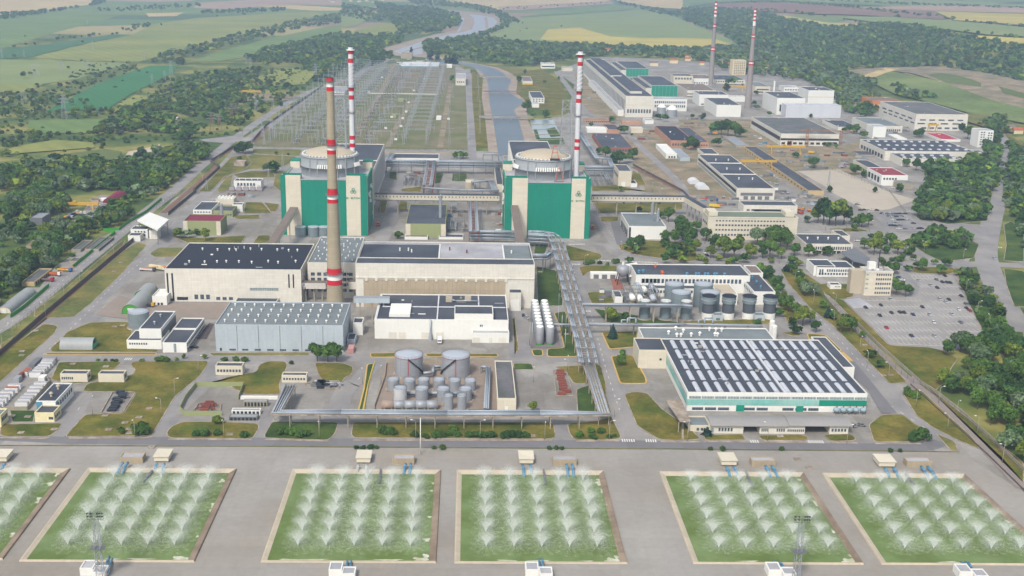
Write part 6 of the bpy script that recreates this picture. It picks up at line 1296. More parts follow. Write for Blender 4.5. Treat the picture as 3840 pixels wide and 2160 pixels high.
for i,x in enumerate((1440,1530)):tank(f'round pale tank at the foot of the right reactor, {ORD[i]} from the left','E',x,345,292,42,TANKD,TANKTOP,base=False,group='round tanks at the foot of the right reactor',rail=False)
lb=DIM['LB'];mh=DIM['MH']
slant_gallery('concrete_gallery','stained concrete gallery on columns in front of the laboratory block',(G('D',2095,820)[0],lb[1]-7,9),(G('D',2465,820)[0],lb[1]-7,9),5,4,mat('stained_white',(206,202,194),.9,.12,streak=.5),ROOFBR,6)
slant_gallery('concrete_gallery','short sloping gallery rising behind the stained concrete gallery',(G('D',2120,800,10)[0],lb[1]-5,10),(G('D',2150,660,16)[0],lb[1]+3,17),4,3,WHITE,ROOFBR,1)
slant_gallery('concrete_gallery','brown roofed L shaped gallery beside the tall chimney base',(G('E',30,800,9)[0],lb[1]-7,9),(G('E',165,800,9)[0],lb[1]-7,9),5,5,WHITE,ROOFBR,2)
slant_gallery('steel_gallery','blue grey steel gallery on lattice legs above the white process building',(G('E',100,820,14)[0],mh[3]+8,14),(G('E',368,820,14)[0],mh[3]+8,14),3.5,3.2,BLUEGREY,STEEL,3)
# ================================================================ PONDS
POND_W=mat('pond_water',(118,138,88),.5,.14,.07,.5,rgb2=(96,116,54),spec=.2,thr=(.36,.60))
PONDB=mat('pond_bank_pale',(196,184,162),.9,.10,.1,.5,grid=(4,4,.12,1),gcol=.85);PONDR=mat('pond_bank_brown',(128,112,96),.9,.14,.1,.5,grid=(4,4,.1,1),gcol=.85,rgb2=(150,134,116))
FOAM=mat('foam',(206,206,190),.8,.12,.3,.8,rgb2=(176,176,146))
def pond(i,TL,TR,BR_,BL,nm):
    g=lambda p:G('A',p[0]*2.0125,p[1]*2.0125)
    a,b,c,d=[g(p)for p in(TL,TR,BR_,BL)];yb=(c[1]+d[1])/2;yt=(a[1]+b[1])/2;x0=(a[0]+d[0])/2;x1=(b[0]+c[0])/2
    xa0,xa1=d[0],a[0];xb0,xb1=c[0],b[0]
    O=[(xa0,yb),(xb0,yb),(xb1,yt),(xa1,yt)]
    I=[(xa0+1.7,yb+.8),(xb0-2.0,yb+.8),(xb1-2.0,yt-3.0),(xa1+1.7,yt-3.0)];Iw=[(xa0+2.1,yb+1.1),(xb0-2.6,yb+1.1),(xb1-2.6,yt-3.6),(xa1+2.1,yt-3.6)]
    z=.75
    for k,m in((0,PONDB),(1,PONDR),(2,PONDB),(3,PONDB)):
        p,q_=O[k],O[(k+1)%4];p2,q2=I[k],I[(k+1)%4];w1,w2=Iw[k],Iw[(k+1)%4];cx_,cy_=(x0+x1)/2,(yb+yt)/2
        ou=lambda P_,f=.007:(P_[0]+(P_[0]-cx_)*f,P_[1]+(P_[1]-cy_)*f)
        po,qo=ou(p),ou(q_);mb=MB();mid=lambda A,B_,t:(A[0]+(B_[0]-A[0])*t,A[1]+(B_[1]-A[1])*t)
        pm,qm=mid(p,p2,.25),mid(q_,q2,.25)
        mb.add([(*po,.03),(*qo,.03),(*p,z),(*q_,z),(*pm,z),(*qm,z),(*w1,.15),(*w2,.15)],[(0,1,3,2),(2,3,5,4),(4,5,7,6)]);mb.build('pond_bank',m)['kind']='structure'
    sheet('water',Iw,POND_W,.2+.001*i)
    mb=MB();r=random.Random(i+3)
    xf=max(Iw[1][0],Iw[2][0])
    for k in range(9):
        t=r.random();side=r.random()
        if side<.6:X=Iw[1][0]+(Iw[2][0]-Iw[1][0])*t;Y=yb+2+(yt-yb-7)*t;X-=r.uniform(0,1.4);rx,ry=r.uniform(.5,1.5),r.uniform(.8,2.6)
        elif side<.8:X=Iw[0][0]+r.uniform(8,x1-x0-10);Y=yb+1.5;rx,ry=r.uniform(2,5),r.uniform(.3,.8)
        else:X=Iw[1][0]-r.uniform(0,4);Y=yb+1.8;rx,ry=3,1.8
        n=14;ph=r.random()*6;pts=[]
        for j in range(n):
            a_=2*math.pi*j/n;kk=1+.3*math.sin(3*a_+ph)+.2*math.sin(5*a_+2*ph);px_,py_=X+rx*kk*math.cos(a_),Y+ry*kk*math.sin(a_)
            px_=min(px_,(Iw[1][0]+(Iw[2][0]-Iw[1][0])*(py_-yb)/(yt-yb))-.02);px_=max(px_,Iw[0][0]);py_=max(yb+1.12,py_);pts.append((px_,py_,.26+k*.004))
        mb.add(pts,[tuple(range(n))])
    mb.build('foam',FOAM)['kind']='stuff'
    return O
PS=[((-330,1758),(263.4,1760.5),(12.4,2096),(-640,2100)),((330.4,1760.5),(887,1761),(728,2108),(74.5,2105)),((1098,1762),(1652.7,1768),(1634,2111),(979,2108)),((1713.8,1768),(2262.4,1769),(2350.8,2113),(1705,2113)),((2473.5,1772),(3013,1777),(3236.8,2117),(2600.7,2114)),((3085,1779),(3616,1781),(3985,2119),(3307.8,2118))]
PN=['leftmost pond','second pond from the left','third pond from the left','third pond from the right','second pond from the right','rightmost pond']
def spray_mesh(seed):
    R_=np.random.RandomState(seed);g=9.8;V=[];F_=[]
    N=7000
    el=np.where(R_.rand(N)<.75,R_.uniform(.24,.35,N),R_.uniform(.04,.24,N));az=R_.rand(N)*2*np.pi;sp=R_.uniform(9.6,11.2,N)*(1-.12*R_.rand(N));vz=sp*np.cos(el);vr=sp*np.sin(el)
    T=2*vz/g;t=T*R_.rand(N)**1.5;x=vr*t*np.cos(az);y=vr*t*np.sin(az);z=.4+vz*t-.5*g*t*t
    disp=(t/T)**1.4;x+=R_.randn(N)*disp*.7+disp*.5;y+=R_.randn(N)*disp*.9+disp*1.2;z+=np.abs(R_.randn(N))*disp*.5
    M=5200;mx=R_.randn(M)*1.45+.5;my=R_.randn(M)*3.0+2.4;mz=np.abs(R_.randn(M)*1.3+2.2)+.2
    K=2600;ka=R_.rand(K)*2*np.pi;arm=np.round(ka/(2*np.pi)*11)/11*2*np.pi+R_.randn(K)*.12;kr=R_.uniform(1.5,7.0,K);kx=kr*np.cos(arm)+.5;ky=kr*np.sin(arm)*1.1+1.0;kz=.12+.5*np.abs(R_.randn(K))*(kr<5)
    x=np.concatenate([x,mx,kx]);y=np.concatenate([y,my,ky]);z=np.concatenate([np.maximum(z,.3),np.maximum(mz,.3),kz]);s=np.concatenate([.034+.028*R_.rand(N),.026+.022*R_.rand(M),.03+.026*R_.rand(K)])
    n=len(x);c=np.stack([x,y,z],1);a=R_.randn(n,3);a/=np.linalg.norm(a,axis=1)[:,None];b=np.cross(a,R_.randn(n,3));b/=np.linalg.norm(b,axis=1)[:,None]
    vs=np.stack([c+a*s[:,None]*1.3,c-a*s[:,None]*.7+b*s[:,None],c-a*s[:,None]*.7-b*s[:,None]],1).reshape(-1,3)
    me=bpy.data.meshes.new('water_spray');me.vertices.add(3*n);me.vertices.foreach_set('co',vs.ravel());me.loops.add(3*n);me.loops.foreach_set('vertex_index',np.arange(3*n));me.polygons.add(n);me.polygons.foreach_set('loop_start',np.arange(0,3*n,3));me.polygons.foreach_set('loop_total',np.full(n,3));me.update();return me
DROP=mat('spray_drops',(250,252,250),.5,.0,k=.95,transl=.5)
SM=[spray_mesh(i)for i in range(5)]
for m_ in SM:m_.materials.append(DROP)
def build_ponds():
    for i,(p,nm)in enumerate(zip(PS,PN)):
        O=pond(i,*p,nm)
        x0b,x1b,x1t,x0t=O[0][0],O[1][0],O[2][0],O[3][0];yb,yt=O[0][1],O[2][1]
        for r in range(6):
            Y=yb+(yt-yb)*(.145+.147*r)
            for c in range(5):
                f=(.185+.165*c)if i!=1 else(.215+.157*c);xa=x0b+(x0t-x0b)*(Y-yb)/(yt-yb);xb=x1b+(x1t-x1b)*(Y-yb)/(yt-yb);X=xa+(xb-xa)*f
                ppx=PJ(X,Y,2)
                if ppx[0]<-70 or ppx[0]>3910:continue
                o=bpy.data.objects.new('water_spray',SM[(r*5+c*3+i)%5]);C.objects.link(o);o.location=(X,Y,.2);o.rotation_euler=(0,0,rnd.uniform(-.25,.25));s=rnd.uniform(.92,1.1);o.scale=(s,s,s)
                if i>=4:o.scale=(s*1.0,s*.7,s*.9)
                tag(o,f'white fountain in the {PN[i]}, row {("nearest the viewer","second","third","fourth","fifth","furthest back")[r]}, {ORD[c]} from left','fountain','spray fountains of the cooling ponds')
    shedm=mat('shed_cream',(218,210,188),.8,.06,streak=.1)
    def shed(label,q,xl,xr,yb,yt,yr,pipes,pm=PIPEB,legs=False,tan=False):
        x0,y0,x1,y1,h=bdim(q,xl,xr,yb,yt,yr);h=max(h,3);o=thing('pump_house',label,'pump house',(x0,y0,0),'pump houses along the ponds');lo=0 if not legs else .9
        if tan:block(o,x0,y0,x1,y1,h,mat('tan_concrete',(170,156,132),.9,.12,.1,.6,streak=.25),ROOFL,0,.35)
        else:
            mb=MB();mb.box(x0,y0,lo,x1,y1,h);mb.build('wall',shedm,o);mb=MB();mb.box(x0-.4,y0-.5,h+.01,x1+.4,y1+.4,h+.35);mb.build('roof',CREAM,o)
            if legs:
                mb=MB();mb.box(x0+.6,y0+.8,0,x1-.6,y1-.5,lo-.01);mb.build('plinth',CONCW,o)
        for pq,ax,ay,bx,by in pipes:
            Aa=G(pq,ax,ay,2.2);Bb=G(pq,bx,by,.2);pp=thing('feed_pipe','','pipe',(*Bb,.2),'feed pipes between pump houses and ponds');mb=MB();m1=((Aa[0]*.55+Bb[0]*.45),(Aa[1]*.55+Bb[1]*.45));mb.path([(*Aa,2.0),(*m1,1.9),(*Bb,.1)],.62,10);mb.build('pipe',pm,pp);PIPES.append((pp,label))
    PIPES=[]
    L='white stilted pump house behind the ';T='tan concrete pump block behind the '
    shed(L+PN[0],'G',-60,52,598,570,515,[('G',40,600,10,650)],legs=True)
    shed(T+PN[1],'G',905,1078,600,562,522,[('G',925,590,880,680),('G',965,590,920,680)],tan=True)
    shed(L+PN[1],'G',1165,1272,596,568,513,[('G',1185,600,1170,650),('G',1240,600,1220,675)],legs=True)
    grey=mat('grey_pipe',(176,180,176),.5,.06)
    shed(L+PN[2],'H',115,218,605,580,525,[('H',130,610,118,670),('H',190,610,190,690)],grey,legs=True)
    shed(T+PN[2],'H',383,550,610,575,540,[('H',485,600,470,680),('H',525,600,515,680)],PIPEB,tan=True)
    shed(L+PN[3],'H',1345,1448,612,585,527,[('H',1370,612,1380,700),('H',1425,612,1440,680)],legs=True)
    shed(T+PN[3],'H',1595,1775,618,580,545,[('H',1700,605,1710,700),('H',1742,605,1755,700)],tan=True)
    shed(L+PN[4],'I',292,405,625,600,543,[('I',330,625,358,700),('I',385,625,415,690)],legs=True)
    shed(T+PN[4],'I',520,700,625,590,558,[('I',625,615,665,705),('I',672,615,718,705)],tan=True)
    shed(L+PN[5],'I',1480,1600,635,608,553,[('I',1525,635,1560,705),('I',1590,630,1632,710)],legs=True)
    shed(T+PN[5],'I',1690,1880,630,598,565,[('I',1800,620,1862,720),('I',1848,620,1918,720)],tan=True)
    for k,(q,x,y,pip)in enumerate([('G',605,1449,[('G',790,1400,825,1300),('G',810,1420,850,1315)]),('H',-95,1460,[('H',40,1400,45,1330),('H',65,1400,75,1330)]),('H',1390,1460,[('H',1498,1385,1490,1320),('H',1525,1385,1515,1320)]),('I',645,1462,[('I',730,1395,690,1335),('I',770,1395,725,1340)]),('I',2085,1475,[('I',2140,1380,2100,1340),('I',2180,1378,2135,1340)])]):
        nm=PN[k+1];X,Y=G(q,x,y-12);
        x0,y0,x1,y1,h=bdim(q,x,x+100,y,y-50,y-96);o=thing('pump_hut',f'white twin box pump hut in front of the {nm}','pump house',(x0,y0,0),'pump huts before the ponds');h=3.2
        block(o,x0,y0,x1,y0+6,h,BRIGHT,ROOFL,0,.3);block(o,x1+.1,y0-2,x1+5,y0+3.2,h*.85,BRIGHT,ROOFL,0,.3,'annex_wall','annex_roof')
        for pq,ax,ay,bx,by in pip:
            Aa=G(pq,ax,ay,1.5);Bb=G(pq,bx,by,.2);pp=thing('feed_pipe','','pipe',(*Bb,.2),'feed pipes between pump houses and ponds');mb=MB();mb.path([(*Aa,1.3),((Aa[0]+Bb[0])/2,(Aa[1]+Bb[1])/2,1.4),(*Bb,.1)],.4,10);mb.build('pipe',PIPEB,pp);PIPES.append((pp,f'twin pump hut before the {nm}'))
    by={}
    for pp,l in PIPES:by.setdefault(l,[]).append(pp)
    for l,ps in by.items():
        ps.sort(key=lambda o:PJ(*o.location)[0])
        for j,pp in enumerate(ps):pp['label']=(('left' if j==0 else 'right')+' pipe of the ' if len(ps)>1 else 'pipe of the ')+l
    for k,(q,ax,ay,bx,by_)in enumerate([('G',1150,655,1080,735),('H',298,645,285,745),('H',1525,645,1540,755),('I',475,660,525,765),('I',1680,675,1755,770)]):
        A_=G(q,ax,ay,1);B_=G(q,bx,by_,1);o=thing('jetty',f'narrow steel jetty reaching into the {PN[k+1]}','jetty',(*A_,0),'jetties into the ponds');mb=MB();mb.bar((*A_,1.0),(*B_,1.0),.6,4);mb.build('deck',STEELD,o)
        for s in(.3,.95):X,Y=A_[0]+(B_[0]-A_[0])*s,A_[1]+(B_[1]-A_[1])*s;mb=MB();mb.bar((X,Y,.1),(X,Y,1.9),.25);mb.build('post',STEELD,o)
build_ponds()
# ================================================================ SWITCHYARD
def lattice(mb,x,y,z0,z1,w0,w1,n,t=.12):
    for k in range(n):
        za,zb=z0+(z1-z0)*k/n,z0+(z1-z0)*(k+1)/n;a,b=w0+(w1-w0)*k/n,w0+(w1-w0)*(k+1)/n
        A=[(x-a,y-a,za),(x+a,y-a,za),(x+a,y+a,za),(x-a,y+a,za)];B_=[(x-b,y-b,zb),(x+b,y-b,zb),(x+b,y+b,zb),(x-b,y+b,zb)]
        for i in range(4):mb.bar(A[i],B_[i],t);mb.bar(A[i],B_[(i+1)%4],t*.6)
SWM=mat('switchyard_steel',(162,168,176),.6,.05,metal=.1);DARKI=mat('insulator_dark',(84,78,84),.5,.1)
def switchyard():
    def proto(w,h,lab):
        o=thing('gantry',lab,'gantry',(0,0,0),'switchyard gantries')
        for s in(-1,1):mb=MB();lattice(mb,s*w/2,0,0,h,1.3,.35,5,.15);mb.bar((s*w/2,0,h),(s*w/2,0,h+3.5),.13);mb.build('mast',SWM,o)
        mb=MB();
        for dz in(0,1.2):mb.bar((-w/2,0,h-dz),(w/2,0,h-dz),.16)
        n=int(w/2.5)
        for i in range(n):mb.bar((-w/2+w*i/n,0,h-(i%2)*1.2),(-w/2+w*(i+1)/n,0,h-((i+1)%2)*1.2),.1)
        mb.build('beam',SWM,o)
        return o
    A_=G('A',1905,1100);B_=G('A',2440,668);yb=G('B',600,1120)[1];yt=G('B',600,515)[1]
    lx=lambda y:A_[0]+(B_[0]-A_[0])*(y-A_[1])/(B_[1]-A_[1])
    rx=lambda y:G('B',790,1100)[0]+(G('B',855,560)[0]-G('B',790,1100)[0])*(y-yb)/(yt-yb)
    p1=proto(27,17,'grey steel lattice gantry with a cross beam in the switchyard');first=True;n=0
    rows=np.linspace(yb+25,yt-30,25)
    for j,y in enumerate(rows):
        L=lx(y)+20;Rr=rx(y);
        for c,f in enumerate((.05,.20,.36,.62,.82)):
            if(c in(3,)and j%2):continue
            X=L+(Rr-L)*f;o=p1 if first else copy_tree(p1);first=False;o.location=(X,y,0);n+=1;o.scale=(1,1,1.0 if c%2 else 1.15)
    p2=proto(14,22,'tall slim lattice gantry at the outer edge of the switchyard');first=True
    for y in np.linspace(yb+10,yt,17):o=p2 if first else copy_tree(p2);first=False;o.location=(lx(y)+6,y,0)
    first=True;p3=thing('line_mast','slim steel line mast in the row beside the canal road','mast',(0,0,0),'line masts by the canal road');mb=MB();lattice(mb,0,0,0,24,1.3,.4,7,.13);mb.build('mast',SWM,p3);mb=MB();mb.bar((-6,0,21),(6,0,21),.18);mb.build('crossarm',SWM,p3)
    for k,(x,y)in enumerate([(815,1100),(812,960),(818,840),(840,740),(955,1060),(1045,1010),(1045,880),(1035,760),(1030,660),(1015,500),(915,520)]):
        X,Y=G('B',x,y);o=p3 if first else copy_tree(p3);first=False;o.location=(X,Y,0)
    pr=thing('circuit_breaker','dark three column circuit breaker on a steel stand in the switchyard','circuit breaker',(0,0,0),'circuit breakers of the switchyard')
    for s in(-1,0,1):mb=MB();mb.bar((s*3,0,2.2),(s*3,0,6.2),.38,8);mb.build('insulator_column',DARKI,pr)
    mb=MB();mb.box(-4,-.4,1.8,4,.4,2.2)
    for s in(-3.4,3.4):mb.box(s-.2,-.2,0,s+.2,.2,1.8)
    mb.build('stand',SWM,pr);first=True
    r=random.Random(5)
    for j,y in enumerate(np.linspace(yb+15,yt-40,26)):
        L=lx(y)+25;Rr=rx(y)
        for f in(.12,.28,.30,.45,.52,.70):
            if y>yb+(yt-yb)*.55 or f in(.28,.45,.52,.12):
                if r.random()<.18:continue
                o=pr if first else copy_tree(pr);first=False;o.location=(L+(Rr-L)*f+r.uniform(-2,2),y+r.uniform(-6,6),0)
    bs=thing('busbar_support','low steel busbar portal standing on the switchyard grass','busbar support',(0,0,0),'busbar portals of the switchyard');mb=MB()
    for s in(-5,0,5):mb.bar((s,0,0),(s,0,9),.2)
    mb.bar((-6,0,9),(6,0,9),.2);mb.build('frame',SWM,bs);first=True
    for j,y in enumerate(np.linspace(yb+10,yt-25,30)):
        for f in(.08,.24,.34,.48,.58,.74,.9):
            if r.random()<.3:continue
            o=bs if first else copy_tree(bs);first=False;o.location=(lx(y)+15+(rx(y)-lx(y)-15)*f+r.uniform(-3,3),y+r.uniform(-8,8),0)
    for c,f in enumerate((.05,.20,.36,.62,.82)):
        mb=MB()
        for k in(-8,0,8):
            for a,b in zip(rows[:-1],rows[1:]):
                pa=(lx(a)+20+(rx(a)-lx(a)-20)*f+k,a);pb=(lx(b)+20+(rx(b)-lx(b)-20)*f+k,b);pm=((pa[0]+pb[0])/2,(pa[1]+pb[1])/2)
                mb.path([(*pa,17),(*pm,15.2),(*pb,17)],.07,3)
        tag(mb.build('conductor',SWM,at=(lx(rows[0])+20+(rx(rows[0])-lx(rows[0])-20)*f,rows[0],17)),f'bundle of overhead wires above the {ORD[c]} line of gantries from the left','power line','overhead wires of the switchyard')
    o=thing('cable_trench','long pale covered cable duct crossing the middle of the switchyard','cable duct',(*G('B',205,702),0));a=G('B',205,704);b=G('B',730,712);mb=MB();mb.bar((a[0],a[1]-4,.7),(b[0],b[1]-4,.7),.9);mb.build('duct',BRIGHT,o)
    ks=[]
    for x,y in((325,975),(400,1060),(440,960),(455,900),(480,850),(500,780),(540,690),(615,600),(200,700),(300,590),(430,760),(370,890),(800,905)):
        X,Y=G('B',x,y);o=thing('relay_cabinet','','cabinet',(X,Y,0),'pale cabinets of the switchyard');mb=MB();mb.box(X,Y,.3,X+3.5,Y+2.2,2.8);mb.build('body',BRIGHT,o);mb=MB();mb.box(X-.1,Y-.1,2.81,X+3.6,Y+2.3,3.0);mb.build('lid',ROOFL,o);ks.append(o)
    order_labels(ks,'pale cabinet on the switchyard grass')
    for x,y,l in((430,770,'green grey transformer house in the switchyard, upper one'),(375,890,'green grey transformer house in the switchyard, lower one')):bld('transformer_hut',l,'B',x,x+38,y,y-22,y-32,PALEGREEN,PALEGREEN)
switchyard()
def pylon_proto(kind):
    o=thing('pylon','','pylon',(0,0,0));mb=MB();lattice(mb,0,0,0,30,3.2,.6,8,.2);mb.build('tower',SWM if kind<2 else mat('rust_pylon',(150,110,104),.7),o);mb=MB()
    for z,w in((21,8),(25.5,6),(29.5,4)):mb.bar((-w,0,z),(w,0,z),.22);mb.bar((-w,0,z),(0,0,z+1.6),.14);mb.bar((w,0,z),(0,0,z+1.6),.14)
    mb.build('crossarms',SWM,o);return o
def portal_proto():
    o=thing('pylon','','pylon',(0,0,0))
    for s in(-1,1):
        mb=MB()
        for t in(-1,1):mb.bar((s*5+t*2.5,0,0),(s*6,0,26),.3)
        for k in range(5):w=2.5*(1-k/5);z=26*k/5;mb.bar((s*5-w+s*k*.2,0,z),(s*5+w*.8+s*k*.2,0,z+5),.15)
        mb.build('leg',SWM,o)
    mb=MB();mb.bar((-14,0,26),(14,0,26),.45);mb.bar((-14,0,26),(-6,0,28.5),.2);mb.bar((14,0,26),(6,0,28.5),.2);mb.bar((-6,0,28.5),(6,0,28.5),.2);mb.build('crossarm',SWM,o);return o
def pylons():
    P0,P2,P1=pylon_proto(0),pylon_proto(2),portal_proto();used=set();S0=[]
    for k,x,yb,yt in[(1,275,582,485),(0,462,552,460),(1,655,525,472),(0,488,900,720),(1,185,790,700),(0,1293,575,460),(0,1244,615,535),(0,1893,515,435),(0,2385,620,485),(0,2515,552,475),(0,15,440,380),(0,183,442,385),(0,1088,458,395),(0,700,382,310),(0,660,200,160),(0,1060,85,55),(2,1600,995,850),(2,1660,990,860),(2,1752,900,785),(2,1785,880,780),(0,1935,840,770),(0,2060,832,755),(0,1150,640,590),(0,1858,480,440)]:
        X,Y=G('A',x,yb);H=heightat(X,Y,'A',yt);b=(P0,P1,P2)[k];o=copy_tree(b)if id(b)in used else b;used.add(id(b));o.location=(X,Y,0);s=min(1.6,max(.6,H/(28.5 if k==1 else 30)));o.scale=(s,s,s);o['group']=('grey lattice pylons on the left plain','portal pylons on the left plain','rust red pylons in the scrub')[k];S0.append((k,o))
    for k,l in((0,'grey lattice pylon on the left plain'),(1,'grey two legged portal pylon on the left plain'),(2,'rusty red pylon in the left scrub')):
        os_=sorted([o for kk,o in S0 if kk==k],key=lambda o:PJ(*o.location)[0])
        for i,o in enumerate(os_):o['label']=f'{l}, {ORD[i]} from the left'
pylons()
# ---------------------------------------------------------------- bridges over the canal
def canal_bridge(label,q,xa,xb,y,w,m,rows):
    A_=G(q,xa,y,5);B_=G(q,xb,y+2,5);o=thing('canal_bridge',label,'bridge',(*A_,0),'bridges over the canal');yy=A_[1];mb=MB();mb.box(A_[0],yy,3.9,B_[0],yy+w,5);mb.build('deck',m,o)
    for s in(0,w):mb=MB();mb.bar((A_[0],yy+s,6),(B_[0],yy+s,6),.15);mb.build('railing',STEELD,o)
    for i in range(rows):X=A_[0]+(B_[0]-A_[0])*(.25+.5*i/max(1,rows-1));mb=MB();mb.box(X-.6,yy+.5,.3,X+.6,yy+w-.5,3.9);mb.build('pier',CONCW,o)
canal_bridge('nearest concrete road bridge over the canal','B',1040,1450,880,8,CONC,4);canal_bridge('narrow reddish pipe bridge in the middle of the canal','B',1075,1345,688,5,mat('reddish_deck',(140,110,116)),4);canal_bridge('furthest thin bridge over the canal','B',1040,1320,576,4,CONCW,2)
fs=sheet('water',P('B 1425,900 1600,895 1680,1090 1480,1090 1440,980'),mat('fish_pond_water',(150,164,170),.2,.15,.05),.19)
for s in('B 1450,975 1470,1055 1500,1050 1475,975','B 1545,975 1580,1035 1660,1030 1610,960','B 1480,1045 1670,1040 1690,1090 1500,1090'):sheet('lawn',P(s),LAWNG,.26)
for i in range(5):
    a=G('B',1430+i*8,905+i*38);b=G('B',1600+i*18,902+i*38);o=thing('pond_walkway',f'thin concrete walkway across the small basins, {ORD[i]} from the far side','walkway',(*a,.2),'walkways of the small basins');mb=MB();mb.bar((*a,.6),(*b,.6),.5);mb.build('slab',CONCW,o)
# ================================================================ FENCES AND WALLS
def fence(name,label,pts,h,m,mesh_m=None,step=6,wall=False,pr=.12,cat='fence',top=None):
    pts=[p[:2]for p in pts];o=thing(name,label,cat,(*pts[0],0));mb=MB();N=0
    for a,b in zip(pts[:-1],pts[1:]):
        L=math.hypot(b[0]-a[0],b[1]-a[1])
        if L<.05:continue
        ux,uy=(b[0]-a[0])/L,(b[1]-a[1])/L;t=.12;
        mb.add([(a[0]-uy*t,a[1]+ux*t,0),(b[0]-uy*t,b[1]+ux*t,0),(b[0]+uy*t,b[1]-ux*t,0),(a[0]+uy*t,a[1]-ux*t,0),(a[0]-uy*t,a[1]+ux*t,h),(b[0]-uy*t,b[1]+ux*t,h),(b[0]+uy*t,b[1]-ux*t,h),(a[0]+uy*t,a[1]-ux*t,h)],[(4,7,6,5),(0,4,5,1),(3,2,6,7),(0,3,7,4),(1,5,6,2)])if wall else mb.bar((*a,h),(*b,h),.07)
        if not wall:
            for z in(h*.33,h*.66):mb.bar((*a,z),(*b,z),.05)
    mb.build('panel',m,o);tot=0;pm=MB();P_=[]
    for a,b in zip(pts[:-1],pts[1:]):
        L=math.hypot(b[0]-a[0],b[1]-a[1]);n=max(1,int(L/step))
        P_+=[(a[0]+(b[0]-a[0])*i/n,a[1]+(b[1]-a[1])*i/n)for i in range(n)]
    if len(P_)<=100:
        for p in P_:mb=MB();mb.bar((*p,0),(*p,h+.4),pr);mb.build('post',mesh_m or m,o)
    else:
        for p in P_[:100]:mb=MB();mb.bar((*p,0),(*p,h+.4),pr);mb.build('post',mesh_m or m,o)
        for p in P_[100:]:pm.bar((*p,0),(*p,h+.4),pr)
        pm.build('post',mesh_m or m,o)['kind']='stuff'
    return o
DW=mat('dark_fence_wall',(98,88,86),.9,.14,.1,.6,streak=.3);GF=mat('green_hedge_fence',(66,150,50),.7,.12,.2,1.0)
fence('perimeter_wall','dark perimeter wall along the reddish lane left of the works',P('D -300,1515 0,1235 320,952 1020,362'),3.2,DW,step=5,wall=True)
fence('perimeter_wall','dark perimeter wall running up the left edge of the switchyard',P('D 1270,175 1480,0 A 1460,1449 1660,1270 1590,1225 1780,1105 1900,1080 2010,950 2440,650'),3,DW,step=7,wall=True)
fence('mesh_fence','thin mesh fence between the outer road and the reddish lane',P('D -300,1400 0,1130 240,930 300,870 640,610 940,365'),3,STEELD,step=6)
fence('mesh_fence','thin mesh fence beside the upper outer road',P('D 1180,130 A 1380,1449 1600,1250 1760,1090'),3,STEELD,step=7)
fence('switchyard_wall','pale wall across the near end of the switchyard',P('B -100,1150 100,1152 350,1160 760,1165 960,1168'),3,CONCW,step=6,wall=True)
fence('switchyard_fence','dark picket fence along the near edge of the switchyard grass',P('A 1900,1112 2200,1120 B 340,1128 760,1138 960,1142'),2.6,GLASSB,step=6)
fence('green_fence','bright green fence along the near part of the outer road',P('D 80,950 180,880 370,715'),2.4,GF,step=5,wall=True)
fence('green_fence','bright green fence and hedge beside the garages',P('D 550,575 700,450 870,315 780,295 900,290 960,240 1100,160 1220,60'),2.4,GF,step=5,wall=True)
fence('perimeter_fence','long double security fence along the right side of the works',dens(P('F 1020,770 1060,800 1300,1050 1560,1310 1740,1449 I 1790,10 2140,280 2576,690 2700,820'),40),3,STEELD,step=6)
fence('perimeter_wall','low pale wall of the patrol lane at the lower right',dens(P('F 1280,960 1500,1180 1800,1449 I 1900,60 2100,215 2350,440 2576,660 2700,790'),40),1.8,CONCW,step=6,wall=True)
fence('apron_wall','dark kerb wall at the right edge of the pond apron',dens(P('I 1720,10 2050,310 2300,540 2576,810'),40),1.0,DW,step=8,wall=True)
fence('green_screen','pale green sheet fence around the pipe yard',P('G 1480,20 1400,120 1360,205 1390,240 1675,240'),2.6,PALEGREEN,step=5,wall=True);fence('green_screen','pale green sheet fence at the back of the pipe yard',P('G 1480,20 1838,20 1800,120'),2.6,PALEGREEN,step=5,wall=True)
fence('tank_yard_wall','low concrete wall around the tank yard',P('E 340,1300 H 330,-50 250,180 250,205'),1.6,CONCW,step=8,wall=True);fence('tank_yard_wall','concrete wall behind the two large silver tanks',P('E 340,1288 620,1288 760,1288 980,1290 1155,1285'),2.5,CONCW,step=8,wall=True)
fence('yellow_gas_pipe','yellow pipe along the narrow green verge left of the tank yard',P('E 252,1290 H 205,0 170,205'),.9,mat('yellow_pipe',(206,196,60)),step=5)
fence('container_yard_wall','pale wall along the right side of the container yard',[G('A',(p[0]/4)*2.0125,(1340+p[1]/4)*2.0125)for p in((860,45),(640,265),(750,400),(560,620),(410,800),(50,800))],2.2,CONCW,step=6,wall=True)
fence('depot_fence','mesh fence between the pale concrete yard and the wood',P('C 870,1290 1130,1285 1560,1449 F 1680,160 1760,210'),2.5,STEELD,step=7)
fence('lane_fence','dark fence beside the lane behind the cream pump station',P('B 2200,1250 2576,1449 F 60,60'),2.4,DW,step=7,wall=True)
fence('car_park_hedge_fence','fence along the right edge of the large car park',P('F 2150,600 2230,760 2380,980 2460,1060'),2,STEELD,step=7)
